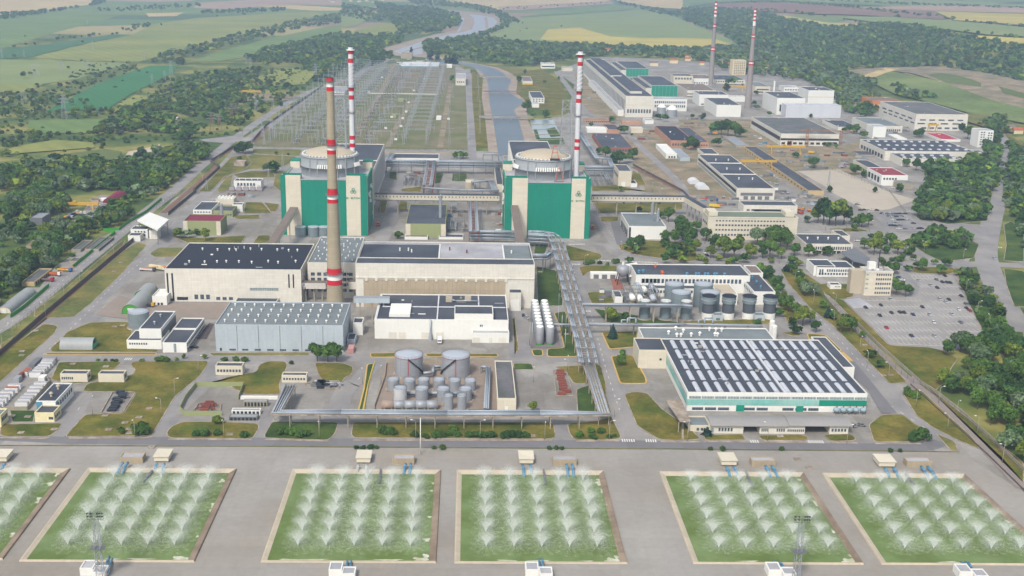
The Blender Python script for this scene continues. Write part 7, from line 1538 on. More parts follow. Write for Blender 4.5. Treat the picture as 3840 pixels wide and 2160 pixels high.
# ================================================================ LAMPS, MASTS, CRANES
def lamp_proto():
    o=thing('street_lamp','','street lamp',(0,0,0),'street lamps of the works');mb=MB();mb.bar((0,0,0),(0,0,9),.16,6,.09);mb.build('pole',CONCW,o);mb=MB();mb.path([(0,0,9),(.5,0,9.6),(1.8,0,9.8)],.08,5);ar=mb.build('arm',STEEL,o);mb=MB();mb.bar((1.5,0,9.75),(2.5,0,9.85),.22,6);mb.build('lamp_head',BRIGHT,ar);return o
NEAR=[]
def landmarks(x,y):
    """nearest named building, for telling repeats apart"""
    return min(LMK,key=lambda l:(l[1]-x)**2+(l[2]-y)**2)[0]
def lamps():
    L0=lamp_proto();first=True;D={}
    for q,pts in dict(D='345,945 485,810 605,700 860,490 1222,150 20,1190 100,1110 1500,1360',A='1650,1240 1830,1010 1530,1380',G='1220,245 1020,405 1690,405 2410,415 1320,90 700,240',H='562,415 1048,415 1535,418 2022,420 1712,-60 1450,-10 2060,250',E='1706,1350 2230,480 160,1449 300,1449 2110,470 1835,570',F='845,700 985,850 1138,1000 1150,870 1075,290 1235,290 1408,300 1820,460 1620,450 2115,520 1730,600 2135,760 2220,930 2305,1040 1370,430 165,390 728,540 1335,1200 1550,1410 1390,1330',I='1760,170 1995,360 2065,250 2410,600 1930,150 2220,380 1238,450 640,430 35,430',B='2345,1449 2400,1500 2290,1330',C='2010,830').items():
        for t in pts.split():
            a,b=map(float,t.split(','));X,Y=G(q,a,b)
            o=L0 if first else copy_tree(L0);first=False;o.location=(X,Y,0);o.rotation_euler=(0,0,rnd.choice([0,math.pi/2,math.pi,-math.pi/2]));k=landmarks(X,Y);D.setdefault(k,[]).append(o)
    for k,os_ in D.items():order_labels(os_,f'tall street lamp near the {k}')
def floodmast(label,q,x,yb,yt):
    X,Y=G(q,x,yb);H=heightat(X,Y,q,yt);o=thing('floodlight_mast',label,'floodlight mast',(X,Y,0),'floodlight masts at the ponds');mb=MB();lattice(mb,X,Y,0,H-3,1.1,.8,14,.14);mb.build('mast',STEEL,o)
    for z,w in((H*.47,2.6),):
        mb=MB();mb.box(X-w,Y-1.5,z,X+w,Y+1.5,z+.2)
        for s in np.linspace(-w,w,6):mb.bar((X+s,Y-1.5,z),(X+s,Y-1.5,z+1.3),.05);mb.bar((X+s,Y+1.5,z),(X+s,Y+1.5,z+1.3),.05)
        mb.bar((X-w,Y-1.5,z+1.3),(X+w,Y-1.5,z+1.3),.06);mb.build('platform',STEELD,o)
    mb=MB();w=2.9
    for z in(H-3,H-1.8,H-.4):mb.bar((X-w,Y,z),(X+w,Y,z),.09)
    for s in np.linspace(-w,w,7):mb.bar((X+s,Y,H-3),(X+s,Y,H-.4),.07)
    mb.build('head_frame',STEELD,o)
    for i,s in enumerate((-2.6,-1.3,.9,1.7,2.6)):
        for z in(H-.5,H-1.7):mb=MB();mb.bar((X+s,Y-.1,z),(X+s,Y-.7,z+.1),.3,8);mb.build('floodlight',GLASSB,o)
floodmast('grey lattice floodlight mast in front of the second pond from the left','G',760,1475,965);floodmast('grey lattice floodlight mast in front of the second pond from the right','I',852,1500,990)
def poleonly():
    X,Y=G('H',597,530);H=heightat(X,Y,'H',255);o=thing('white_pole','tall white pole beside the tan pump block of the third pond from the left','pole',(X,Y,0));mb=MB();mb.bar((X,Y,0),(X,Y,H),.28,8,.16);mb.build('shaft',BRIGHT,o);mb=MB();mb.cyl(X,Y,0,.5,.7,n=8);mb.build('foot',CONCW,o)
poleonly()
def gantry_crane(label,q,x1,x2,yb,yt,m=YELLOW,legs=(0.12,.85)):
    A_=G(q,x1,yb);xb=rayx(q,x2,A_[1],yb);H=heightat((A_[0]+xb)/2,A_[1],q,yt);o=thing('gantry_crane',label,'gantry crane',(*A_,0),'gantry cranes');mb=MB();mb.box(A_[0],A_[1]-1.0,H-2.2,xb,A_[1]+1.0,H);mb.build('girder',m,o);L=xb-A_[0]
    for f in legs:
        X=A_[0]+L*f;mb=MB()
        for s in(-1,1):mb.bar((X+s*.6,A_[1]-s*4,0),(X,A_[1]-s*.8,H-2.2),.5)
        mb.bar((X,A_[1]-4,.8),(X,A_[1]+4,.8),.5);mb.build('leg',m,o)
    X=A_[0]+L*.45;mb=MB();mb.box(X-1.5,A_[1]-1.4,H+.01,X+1.5,A_[1]+1.4,H+1.4);mb.build('trolley',m,o)
gantry_crane('yellow gantry crane over the crane yard below the worn roofed factory','C',628,922,1160,1098);gantry_crane('yellow gantry crane between the depot and the ochre shed','C',430,705,1280,1208)
gantry_crane('yellow gantry crane in front of the striped white hall','C',1845,1925,1000,935);gantry_crane('long yellow gantry crane in the scrap yard left of the outer road','D',425,748,135,78,legs=(.2,.87));gantry_crane('small yellow gantry crane far left of the switchyard','A',1825,1968,712,682);gantry_crane('yellow gantry crane between the far chimneys','C',300,470,690,645)
def tower_crane(label,q,x,yb,yt,xl,xr):
    X,Y=G(q,x,yb);H=heightat(X,Y,q,yt);a=rayx(q,xl,Y,yb);b=rayx(q,xr,Y,yb);o=thing('tower_crane',label,'tower crane',(X,Y,0),'rusty tower cranes');m=mat('rusty_crane',(160,110,74),.8);mb=MB();lattice(mb,X,Y,0,H,1.2,1.2,6,.22);mb.build('mast',m,o);mb=MB()
    for z in(H,H-1.6):mb.bar((a,Y,z),(b,Y,z),.25)
    n=int((b-a)/2.5)
    for i in range(n):mb.bar((a+(b-a)*i/n,Y,H-(i%2)*1.6),(a+(b-a)*(i+1)/n,Y,H-((i+1)%2)*1.6),.14)
    mb.build('jib',m,o)
tower_crane('rusty tower crane in front of the worn roofed factory','C',932,1110,975,865,1100);tower_crane('rusty tower crane at the right end of the worn roofed factory','C',1190,1090,985,1060,1290)
# ================================================================ VEHICLES
CARC=[('silver',(186,190,196)),('dark blue',(40,52,92)),('black',(36,38,44)),('white',(232,232,232)),('grey',(120,124,130)),('red',(176,36,50)),('blue',(60,90,150))]
CARP={}
def car_proto(cname,rgb):
    o=thing('parked_car','','car',(0,0,0));m=mat('car_paint_'+cname.replace(' ','_'),rgb,.25,.02,spec=.6);w,L=.9,2.15
    prof=[(-L,.35),(-L,.8),(-L+.9,.92),(-L+1.5,.95),(L-.9,.97),(L-.05,.85),(L,.35)];mb=MB();n=len(prof)
    mb.add([(-w,y,z)for y,z in prof]+[(w,y,z)for y,z in prof],[tuple(range(n)),tuple(range(n,2*n))[::-1]]+[(i,n+i,n+(i+1)%n,(i+1)%n)for i in range(n)]);mb.build('body',m,o)
    mb=MB();mb.add([(-.82,-1.15,.94),(.82,-1.15,.94),(.82,1.75,.94),(-.82,1.75,.94),(-.66,-.5,1.42),(.66,-.5,1.42),(.66,1.15,1.42),(-.66,1.15,1.42)],[(0,1,5,4),(1,2,6,5),(2,3,7,6),(3,0,4,7)]);mb.build('window_glass',GLASSB,o)
    mb=MB();mb.box(-.66,-.5,1.425,.66,1.15,1.47);mb.build('roof',m,o)
    for s in(-1,1):
        for t in(-1.35,1.35):mb=MB();mb.bar((s*.78,t,.33),(s*.96,t,.33),.33,10);mb.build('wheel',GLASSB,o)
    return o
for c,rgb in CARC:CARP[c]=[car_proto(c,rgb),False]
CARS=[]
def car(c,q,x,y,rot=0.0,place='',name='parked_car'):
    X,Y=G(q,x,y);pr=CARP[c];o=pr[0]if not pr[1]else copy_tree(pr[0]);pr[1]=True;o.location=(X,Y,.14);o.rotation_euler=(0,0,rot);o['group']=place;o.name=name;CARS.append((c,place,o));return o
def cars():
    pl='cars on the large marked car park';C_={'s':'silver','d':'dark blue','k':'black','w':'white','g':'grey','r':'red','b':'blue'}
    for t in 's1780,668 g1915,662 k1958,680 k1992,682 k2018,684 k1978,632 s1870,705 k1920,722 s1568,810 k2100,785 k1495,855 k1380,872 k1808,868 s1940,808 s1985,830 k2008,812 g2136,845 k2142,878 r2166,897 w2080,887 k1487,932 k1575,912 k1638,908 k1670,910 d1738,926 s1862,926 s2030,922 w1893,985 g2098,985 r1538,1025 d1726,1086 s1900,1086'.split():
        a,b=t[1:].split(',');car(C_[t[0]],'F',float(a),float(b)+6,rnd.uniform(-.04,.04),pl)
    pl2='cars on the small upper car park';r=random.Random(2)
    for j,(x0,y0,x1,n)in enumerate([(1495,168,1690,10),(1545,188,1660,6),(1580,214,1720,8),(1530,242,1650,7),(1730,242,1810,4),(1560,258,1650,5),(1620,282,1690,3),(1730,280,1810,4),(1310,96,1320,1),(1325,140,1480,5),(1690,152,1700,1)]):
        for i in range(n):
            if r.random()<.12:continue
            car(r.choice(['silver','black','dark blue','white','grey','silver','black']),'F',x0+(x1-x0)*(i+.5)/n,y0+r.uniform(-2,2),math.pi/2+r.uniform(-.05,.05),pl2)
    pl3='cars on the roads and yards of the works'
    for c,q,x,y,ro in[('white','F',160,462,.3),('black','F',182,482,.3),('silver','F',2352,508,0),('grey','I',1288,322,.2),('grey','I',1348,318,1.4),('silver','F',1148,1278,1.4),('black','D',1468,1178,1.5),('dark blue','E',1374,938,0),('white','F',1315,372,1.5),('blue','F',1632,650,.7),('white','F',1655,668,.7),('silver','F',1730,745,0),('white','F',1720,728,0),('grey','F',1535,170,1.2),('white','C',1430,1365,1.4),('white','C',1470,1380,1.4),('silver','C',1500,1410,1.4),('silver','E',1400,955,.4),('white','F',1330,92,1.3),('white','C',1060,1270,.5),('silver','C',1215,1075,1.3),('white','C',1580,1420,1.2)]:car(c,q,x,y,ro,pl3)
    D={}
    for c,p,o in CARS:D.setdefault((c,p),[]).append(o)
    nm={pl:'on the large marked car park',pl2:'on the small upper car park'}
    for(c,p),os_ in D.items():
        if p==pl3:
            E_={}
            for o in os_:E_.setdefault(landmarks(o.location.x,o.location.y),[]).append(o)
            for k,l in E_.items():order_labels(l,f'{c} car near the {k}')
        else:order_labels(os_,f'{c} car {nm[p]}')
def truck(label,q,x,y,rot,cab,body,crane=None,L=8,cat='truck'):
    X,Y=G(q,x,y);o=thing('truck',label,cat,(X,Y,.1));o['_o']=[0.,0.,0.]
    mb=MB();mb.box(-1.2,-L/2,1.0,1.2,-L/2+1.9,3.0);mb.build('cab',mat('truck_'+''.join(map(str,cab)),cab,.4,.03),o);mb=MB();mb.box(-1.0,-L/2-.05,2.0,1.0,-L/2+.1,2.8);mb.build('windscreen',GLASSB,o)
    mb=MB();mb.box(-1.2,-L/2+2.1,1.1,1.2,L/2,3.2 if body[0]>210 else 1.9);mb.build('bed',mat('truck_'+''.join(map(str,body)),body,.5,.03),o)
    for s in(-1,1):
        for t in(-L/2+1,L/2-1.2,L/2-2.5):mb=MB();mb.bar((s*.9,t,.5),(s*1.2,t,.5),.5,10);mb.build('wheel',GLASSB,o)
    if crane:mb=MB();mb.bar((0,L/2-1.5,2),(0,-L/2-2,3.6),.45);mb.build('crane_boom',mat('truck_crane',crane,.5),o)
    o.rotation_euler=(0,0,rot);return o
def vehicles():
    cars()
    truck('white box truck with a dark windscreen in front of the white process building','E',742,1140,0,(236,236,236),(232,232,232),L=6.5)
    truck('white and orange crane truck beside the outer road','D',405,632,1.4,(230,230,230),(196,100,50),(206,120,50),11);truck('yellow crane truck with blue cab beside the outer road','D',490,600,1.4,(50,110,170),(206,170,40),(206,176,40),11)
    truck('red cab flatbed truck beside the outer road','D',350,675,1.45,(180,30,50),(120,90,90),None,11);truck('beige crane truck with yellow load on the yard left of the black roofed hall','D',1190,588,1.1,(222,216,180),(224,214,170),(226,220,190),14)
    truck('old beige crane truck with folded boom left of the yellow one','D',1115,598,1.4,(70,76,90),(210,206,196),(210,208,200),12);truck('orange service truck at the foot of the left reactor','E',278,255,0,(226,120,20),(226,140,30),None,4.5);truck('orange service truck at the foot of the right reactor','E',1897,280,0,(226,120,20),(226,140,30),None,4.5)
    truck('yellow forklift crane at the door of the arched hangars','D',1140,868,1.4,(210,160,40),(60,60,66),None,5);truck('red fire truck on the bare ground behind the administration block','F',155,62,1.4,(190,40,50),(150,60,60),None,7)
    truck('blue flatbed truck behind the administration block','F',235,70,1.5,(40,90,160),(120,110,100),None,8);truck('yellow mobile crane with raised boom behind the administration block','F',240,118,1.2,(220,180,50),(220,190,60),(226,190,70),10)
    truck('orange dump truck right of the depot front block','F',885,165,.4,(200,70,40),(170,80,40),None,7);truck('blue and orange truck right of the depot front block','F',965,150,.6,(40,80,150),(210,130,50),None,8);truck('orange lorry right of the depot front block','F',888,140,.9,(220,130,40),(200,120,40),None,7)
    for x,y,c,w in((205,1015,(40,90,160),'blue'),(245,1015,(220,140,40),'orange'),(970,1160,(220,170,50),'yellow')):truck(f'{w} lorry on the dirt in the middle of the works','C',x,y,1.2,c,c,None,7)
    r=random.Random(12);ot=[]
    for i in range(16):X=r.uniform(390,620);Y=255-(X-390)*.42+r.uniform(-16,16);c=r.choice([(200,200,200),(60,110,170),(206,150,40),(60,64,70),(190,190,196)]);o=truck('','D',X,Y,r.uniform(0,3),c,r.choice([(206,150,40),(150,150,150),(90,100,120),c]),None,r.uniform(5,8));o['group']='old lorries in the scrap yard';ot.append(o)
    order_labels(ot,'old lorry standing in the scrap yard')
def parking_marks():
    mb=MB();z=_z[0]+.01
    r=[(1380,822,1800,826,1),(1400,870,1860,868,0),(1400,925,1880,925,0),(1420,985,1900,985,0),(1460,1045,1930,1045,0),(1570,1105,1950,1105,0),(1640,1150,1960,1165,1),(1740,655,1960,660,0),(1790,712,2090,716,0),(1820,772,2110,776,0),(1890,832,2150,836,0),(1920,886,2180,890,0),(1950,940,2200,944,0),(1970,995,2230,999,0),(1990,1052,2250,1056,0),(2010,1110,2285,1115,0),(1720,630,1900,635,0),(1620,1125+0,1640,1130,1)]
    for x0,y0,x1,y1,half in r:
        a=G('F',x0,y0);b=G('F',x1,y1);n=int(math.hypot(b[0]-a[0],b[1]-a[1])/2.75);w=.16
        if n<3:continue
        mb.add([(a[0],a[1]-w,z),(b[0],b[1]-w,z),(b[0],b[1]+w,z),(a[0],a[1]+w,z)],[(0,1,2,3)])
        for i in range(n+1):
            X=a[0]+(b[0]-a[0])*i/n;Y=a[1]+(b[1]-a[1])*i/n
            for s in((1,-1)if not half else(1,)):y_=sorted((Y+s*(w+.01),Y+s*4.8));mb.add([(X-.09,y_[0],z),(X+.09,y_[0],z),(X+.09,y_[1],z),(X-.09,y_[1],z)],[(0,1,2,3)])
    mb.build('parking_markings',PAINT)['kind']='structure'
    mb=MB()
    def dash(s,L=3,gap=6,w=.14,zz_=.16):
        p=dens(P(s),1.0);i=0
        while i+int(L)<len(p):
            a,b=p[i],p[i+int(L)];l=math.hypot(b[0]-a[0],b[1]-a[1])or 1;nx,ny=-(b[1]-a[1])/l*w,(b[0]-a[0])/l*w;mb.add([(a[0]-nx,a[1]-ny,zz_),(b[0]-nx,b[1]-ny,zz_),(b[0]+nx,b[1]+ny,zz_),(a[0]+nx,a[1]+ny,zz_)],[(0,1,2,3)]);i+=int(L+gap)
    def zebra(q,x0,y0,x1,y1,w=3.2):
        a=G(q,x0,y0);b=G(q,x1,y1);L=math.hypot(b[0]-a[0],b[1]-a[1]);n=int(L/1.1);ux,uy=(b[0]-a[0])/L,(b[1]-a[1])/L
        for i in range(n):c=(a[0]+ux*i*1.1,a[1]+uy*i*1.1);mb.add([(c[0],c[1],.165),(c[0]+ux*.55,c[1]+uy*.55,.165),(c[0]+ux*.55-uy*w,c[1]+uy*.55+ux*w,.165),(c[0]-uy*w,c[1]+ux*w,.165)],[(0,1,2,3)])
    for s in('D 0,1050 300,810 900,320 1290,10','F 2570,1040 2460,950 2340,640 2290,480 2310,300 2390,0','F 2585,1030 2475,935 2360,640 2300,480 2330,300 2400,0','D 100,1449 420,1140 640,930 860,700 1100,500','F 720,720 1020,940 1240,1180 1480,1430','I 1560,160 1730,270 1850,350','H 2100,200 2000,-100 E 1960,1200 1880,900','E 1770,640 1720,480','E 1890,100 1990,240 2070,370','G 600,180 560,240','E 140,1400 110,1449'):dash(s)
    zebra('E',1720,400,1850,398);zebra('E',1940,522,2170,530);zebra('E',2170,530,2400,540);zebra('E',1720,550,1810,552);zebra('H',2120,438,2240,440);zebra('H',2300,440,2390,442);zebra('I',955,448,1090,450);zebra('I',515,445,590,447);zebra('F',2280,408,2420,425);zebra('F',2230,500,2370,515);zebra('F',2390,950,2540,965);zebra('E',1845,905,1895,908);zebra('D',935,1268,1000,1270)
    mb.build('road_markings',PAINT)['kind']='structure'
# ---------------------------------------------------------------- containers and yard goods
def containers():
    W_,Rr=mat('container_white',(222,222,220),.6,.05,streak=.12),mat('container_rusttop',(170,96,70),.8,.1);cs=[]
    g4=lambda x,y,z=0:G('A',(x/4)*2.0125,(1340+y/4)*2.0125,z)
    for x,y,rust,wd in[(440,305,0,170),(490,262,0,180),(525,225,0,180),(570,185,0,180),(610,140,0,180),(630,110,0,180),(120,485,0,190),(75,535,1,190),(10,590,0,190),(-40,640,0,190),(-90,695,0,190),(-140,750,0,190),(-190,805,0,190),(510,455,0,190),(450,510,0,190),(410,560,0,190),(365,620,0,190),(310,665,0,190),(270,705,0,190),(225,755,0,190)]:
        a=g4(x,y);s=mpp(*a);L=wd/4*s;o=thing('container','','container',(*a,.1),'white containers in the container yard');mb=MB();mb.box(a[0],a[1],.1,a[0]+L,a[1]+2.6,2.7);mb.build('body',W_,o);mb=MB();mb.box(a[0]+.1,a[1]+.1,2.71,a[0]+L-.1,a[1]+2.5,2.8);mb.build('top',Rr if rust else ROOFL,o)
        for k in range(8):pass
        cs.append((o,x,y))
    cs.sort(key=lambda t:t[2])
    for name,f in(('upper block',lambda x,y:x>400 and y<320),('left row',lambda x,y:x<250 and y>400 and not(x>200)),('right row',lambda x,y:x>200 and y>400)):
        l=[o for o,x,y in cs if f(x,y)]
        for i,o in enumerate(l):o['label']=f'white flat topped container in the {name} of the container yard, {ORD[i]} from the back'
    for x,y,w,d,m,l in((430,185,90,12,STEELD,'grey container lying lengthwise at the back of the container yard'),(335,290,80,7,Rr,'rust topped container lying lengthwise in the container yard'),(280,330,50,4,RUST,'small rusty box behind the rust topped container'),(205,390,80,5,STEEL,'grey small box at the left of the container yard'),(575,380,95,5,BRIGHT,'shining white box with a pitched top in the container yard')):
        a=g4(x,y);s=mpp(*a);o=thing('container',l,'container',(*a,.1),'odd boxes in the container yard');mb=MB();mb.box(a[0],a[1],.1,a[0]+w/4*s,a[1]+d,2.7);mb.build('body',W_ if m in(Rr,BRIGHT)else m,o);mb=MB();mb.box(a[0]+.05,a[1]+.05,2.71,a[0]+w/4*s-.05,a[1]+d-.05,2.85);mb.build('top',m,o)
    mh=[]
    for q,x,y in[('G',160,370),('G',210,250),('G',90,245),('G',410,345),('G',820,348),('G',975,345),('G',975,372),('G',945,295),('G',1050,255),('G',1125,188),('G',795,240),('G',1735,382),('D',165,1205),('D',165,1235),('D',270,1050),('D',865,1018),('D',925,1010),('D',550,1300),('D',800,1320),('D',910,535),('D',862,602),('E',1500,605),('F',1515,1388),('F',1570,1385),('I',735,398),('F',1375,1158),('H',1440,395),('E',1700,1075),('I',955,635),('I',865,570),('G',1145,480)]:
        X,Y=G(q,x,y);o=thing('manhole_slab','','concrete slab',(X,Y,.2),'concrete manhole slabs on the lawns');mb=MB();w=1.5;mb.box(X-w,Y-w*.8,0,X+w,Y+w*.8,.5);mb.build('slab',KERB,o);mb=MB();mb.cyl(X,Y,.5,.6,.45,n=10);mb.build('cover',STEELD,o);mh.append(o)
    D={}
    for o in mh:D.setdefault(landmarks(o.location.x,o.location.y),[]).append(o)
    for k,l in D.items():order_labels(l,f'pale concrete manhole slab near the {k}')
def basins():
    """open concrete settling basins with catwalks"""
    for lab,s,n in(('open concrete settling basin with rails on the yard in the left lawn','G 760,225 930,215 1020,70 850,65',9),('open basin with rusty pipework inside the pale green fence','G 1460,210 1660,215 1670,150 1500,150',7),('rusty scrap bins in a row right of the tank yard','E 1600,1350 1700,1360 H 1750,95 1620,95',10),('heap of pipes and crates inside the left loop of the pipe bridge','D 2300,1449 2560,1430 G 2560,40 2330,30',9)):
        p=P(s);o=thing('settling_basin' if 'basin' in lab else 'scrap_rack',lab,'basin' if 'basin' in lab else 'scrap',(*p[0],0));mb=MB();rusty='rust' in lab;N=len(p)
        for a,b in zip(p,p[1:]+p[:1]):mb.bar((*a,.4),(*b,.4),.35)
        mb.build('rim',KERB,o);r=random.Random(n);a,b,c,d=p
        for i in range(n):
            t=(i+.5)/n;e=(a[0]+(d[0]-a[0])*t,a[1]+(d[1]-a[1])*t);f=(b[0]+(c[0]-b[0])*t,b[1]+(c[1]-b[1])*t);u0=r.uniform(.05,.4);u1=r.uniform(.6,.95);mb=MB();mb.bar((e[0]+(f[0]-e[0])*u0,e[1]+(f[1]-e[1])*u0,1.0),(e[0]+(f[0]-e[0])*u1,e[1]+(f[1]-e[1])*u1,1.0),.3+.3*r.random());mb.build('catwalk' if not rusty else 'bin',RUST if rusty and i%3 else STEELD,o)
            mb=MB();X,Y=e[0]+(f[0]-e[0])*(u0+u1)/2,e[1]+(f[1]-e[1])*(u0+u1)/2;mb.box(X-2,Y-1,.1,X+2,Y+1,1.8);mb.build('tank_cell',GLASSB if not rusty else RUST,o)
def yard_clutter():
    """loose goods: crates, stacked pipes, sheds; each a thing"""
    r=random.Random(21);D={}
    zones=[('C',230,1030,600,1100,14),('C',560,1130,900,1280,14),('C',880,1150,1350,1280,30),('B',1850,560,2050,840,26),('B',2200,960,2380,1080,10),('F',60,40,380,120,12),('F',690,0,980,100,22),('C',560,1290,740,1449,18),('C',1180,1210,1330,1270,16),('D',1690,20,1860,60,6),('D',2340,1449,2560,1470,10),('E',1130,130,1210,330,10),('E',800,90,940,300,12),('B',470,1300,610,1400,12),('D',640,100,760,220,16),('C',1500,960,1720,1010,12),('A',1850,720,2200,790,12),('B',1240,590,1340,630,0),('B',380,450,800,490,24),('E',1850,760,2060,840,5),('D',900,880,1250,960,0),('C',0,880,180,960,12),('E',2380,200,2560,330,0),('H',2,150,20,160,0)]
    cols=[(RUST,'rust red'),(STEEL,'silver'),(BRIGHT,'white'),(STEEL,'silver'),(ROOFBR,'brown'),(STEELD,'dark grey'),(PIPEB,'blue'),(KERB,'pale'),(CONCW,'concrete grey'),(STEELD,'dark grey'),(KERB,'pale')]
    for q,x0,y0,x1,y1,n in zones:
        for i in range(n):
            X,Y=G(q,r.uniform(x0,x1),r.uniform(y0,y1));m,cn=r.choice(cols);k=r.random();mb=MB();big=Y>1000;f=1.6 if big else 1.0
            if k<.45:nm,ct='crate','crate';w,d,h=r.uniform(1,3)*f,r.uniform(1,2.4)*f,r.uniform(.8,2.2)
            elif k<.75:nm,ct='pipe_stack','stack of pipes';w,d,h=r.uniform(4,9)*f,2,1.2
            else:nm,ct='site_hut','hut';w,d,h=r.uniform(3,6)*f,r.uniform(2.4,4)*f,2.6
            o=thing(nm,'',ct,(X,Y,0),{'crate':'crates in the yards','pipe_stack':'stacks of pipes in the yards','site_hut':'small huts in the yards'}[nm])
            if nm=='pipe_stack':
                for row in range(3):
                    for c in range(3-row):mb.bar((X,Y+(c+row*.5)*.8,.4+row*.65),(X+w,Y+(c+row*.5)*.8,.4+row*.65),.36,6)
                mb.build('pipes',m,o)
            else:
                mb.box(X,Y,0,X+w,Y+d,h);mb.build('box',m,o);mb=MB();mb.box(X-.1,Y-.1,h+.01,X+w+.1,Y+d+.1,h+.2);mb.build('lid',ROOFL if nm=='crate' else ROOFG,o)
            D.setdefault((nm,cn,landmarks(X,Y)),[]).append(o)
    for(nm,cn,k),l in D.items():order_labels(l,f'{cn} {nm.replace("_"," ")} near the {k}')
LMK=[(o['label'].split(' with ')[0],o.location.x,o.location.y)for o in C.objects if o.get('category')in('building','reactor building','gatehouse')and len(o['label'].split(' with ')[0].split())<=6]
print('LMK',len(LMK))
MST=[]
lamps();vehicles();parking_marks();containers();basins();yard_clutter()
for q,a,l in(('B',(1430,1760,1310,1255,1235),'open steel frame with pipes between the rear bridge and the lawns'),('B',(1150,1215,1340,1300,1270),'open steel frame beside the dark roofed link'),('B',(470,600,1405,1370,1330),'open steel frame on the dark yard between the reactors'),('B',(1850,2050,1410,1350,1310),'open steel frame below the pump station pipe bridge'),('E',(800,930,300,262,200),'open steel frame right of the green generator building')):steel_rack(l,q,*a,2)
for i,(q,x,yb,yt)in enumerate((('B',885,1365,1155),('B',860,1370,1190),('B',1010,1449,1250),('B',640,1449,1250),('A',2030,1420,1280),('A',2135,1300,1160),('D',1560,-15,-90),('B',1465,1340,1180),('B',1160,1340,1210),('E',1065,330,150),('C',1100,1410,1295))):
    X,Y=G(q,x,yb);H=heightat(X,Y,q,yt);o=thing('lattice_mast',f'slim steel lattice mast near the {landmarks(X, Y)}','mast',(X,Y,0),'slim lattice masts');mb=MB();lattice(mb,X,Y,0,H,1.1,.35,8,.12);mb.build('mast',STEEL,o);mb=MB();mb.bar((X,Y,H),(X,Y,H+3),.1);mb.build('rod',STEEL,o);MST.append(o)
DM={}
for o in MST:DM.setdefault(o['label'],[]).append(o)
for k,l in DM.items():order_labels(l,k)
for i in range(5):
    X,Y=G('A',1730+i*52,1442);o=thing('transformer',f'grey transformer with red fittings below the transformer house, {ORD[i]} from the left','transformer',(X,Y,0),'transformers below the transformer house');mb=MB();mb.box(X,Y,.6,X+5,Y+3.4,3.6);mb.build('tank',STEEL,o)
    for k in range(3):mb=MB();mb.bar((X+1+k*1.5,Y+1.7,3.6),(X+1+k*1.5,Y+1.7,5.6),.22,6);mb.build('bushing',RUST,o)
    mb=MB();mb.box(X-.3,Y-.3,0,X+5.3,Y+3.7,.5);mb.build('plinth',RUST,o)
# ================================================================ TREES
def blobs(R_,n,rx,rz,cz):
    out=[]
    for i in range(n):
        t=R_.uniform(0,2*np.pi);ph=np.arccos(R_.uniform(-.75,1));k=R_.uniform(.45,.78)
        out.append((rx*k*np.sin(ph)*np.cos(t),rx*k*np.sin(ph)*np.sin(t),cz+rz*k*np.cos(ph),R_.uniform(.30,.46)*rx))
    out.append((0,0,cz,rx*.55));return out
def crown_arrays(kind,seed,ncard,nb):
    """crown of unit height as triangles/quads: lobes covered with leaf sprays, gaps between lobes"""
    R_=np.random.RandomState(seed)
    if kind=='round':B_=blobs(R_,nb,.40,.36,.60)
    elif kind=='wide':B_=blobs(R_,nb,.55,.34,.58)
    elif kind=='bush':B_=blobs(R_,nb,.75,.42,.45)
    elif kind=='poplar':B_=[(R_.uniform(-.05,.05),R_.uniform(-.05,.05),z,.13*math.sin(math.pi*min(.95,z+.08))**.5+.02)for z in np.linspace(.12,.95,nb)]
    else:B_=[(R_.uniform(-.03,.03),R_.uniform(-.03,.03),z,.30*(1-z)+.02)for z in np.linspace(.12,.97,nb)]
    V=[];per=max(3,ncard//len(B_))
    for x,y,z,r in B_:
        d=R_.randn(per,3);d/=np.linalg.norm(d,axis=1)[:,None];d[:,2]=np.where(d[:,2]<-.5,-d[:,2],d[:,2])
        c=np.array([x,y,z])+d*r*(.8+.3*R_.rand(per,1));n=d+.55*R_.randn(per,3);n/=np.linalg.norm(n,axis=1)[:,None]
        a=np.cross(n,R_.randn(per,3));a/=np.linalg.norm(a,axis=1)[:,None];b=np.cross(n,a)
        s=(r*(2.6 if ncard<100 else 2.0)/math.sqrt(per))*(.7+.6*R_.rand(per,1));s=np.maximum(s,.02)
        V.append(np.stack([c-a*s-b*s*.8,c+a*s-b*s*.5,c+a*s*.7+b*s,c-a*s*.8+b*s*.7],1))
    V=np.concatenate(V);nq=len(V);verts=V.reshape(-1,3);faces=np.arange(nq*4).reshape(-1,4)
    cv=[];
    for x,y,z,r in B_:
        r*=.78
        cv.append(np.array([[x+r,y,z],[x,y+r,z],[x-r,y,z],[x,y-r,z],[x,y,z+r],[x,y,z-r]]))
    cores=np.concatenate(cv);of=np.array([[0,1,4],[1,2,4],[2,3,4],[3,0,4],[1,0,5],[2,1,5],[3,2,5],[0,3,5]])
    tri=np.concatenate([of+6*i for i in range(len(B_))])+len(verts)
    return np.concatenate([verts,cores]),faces,tri
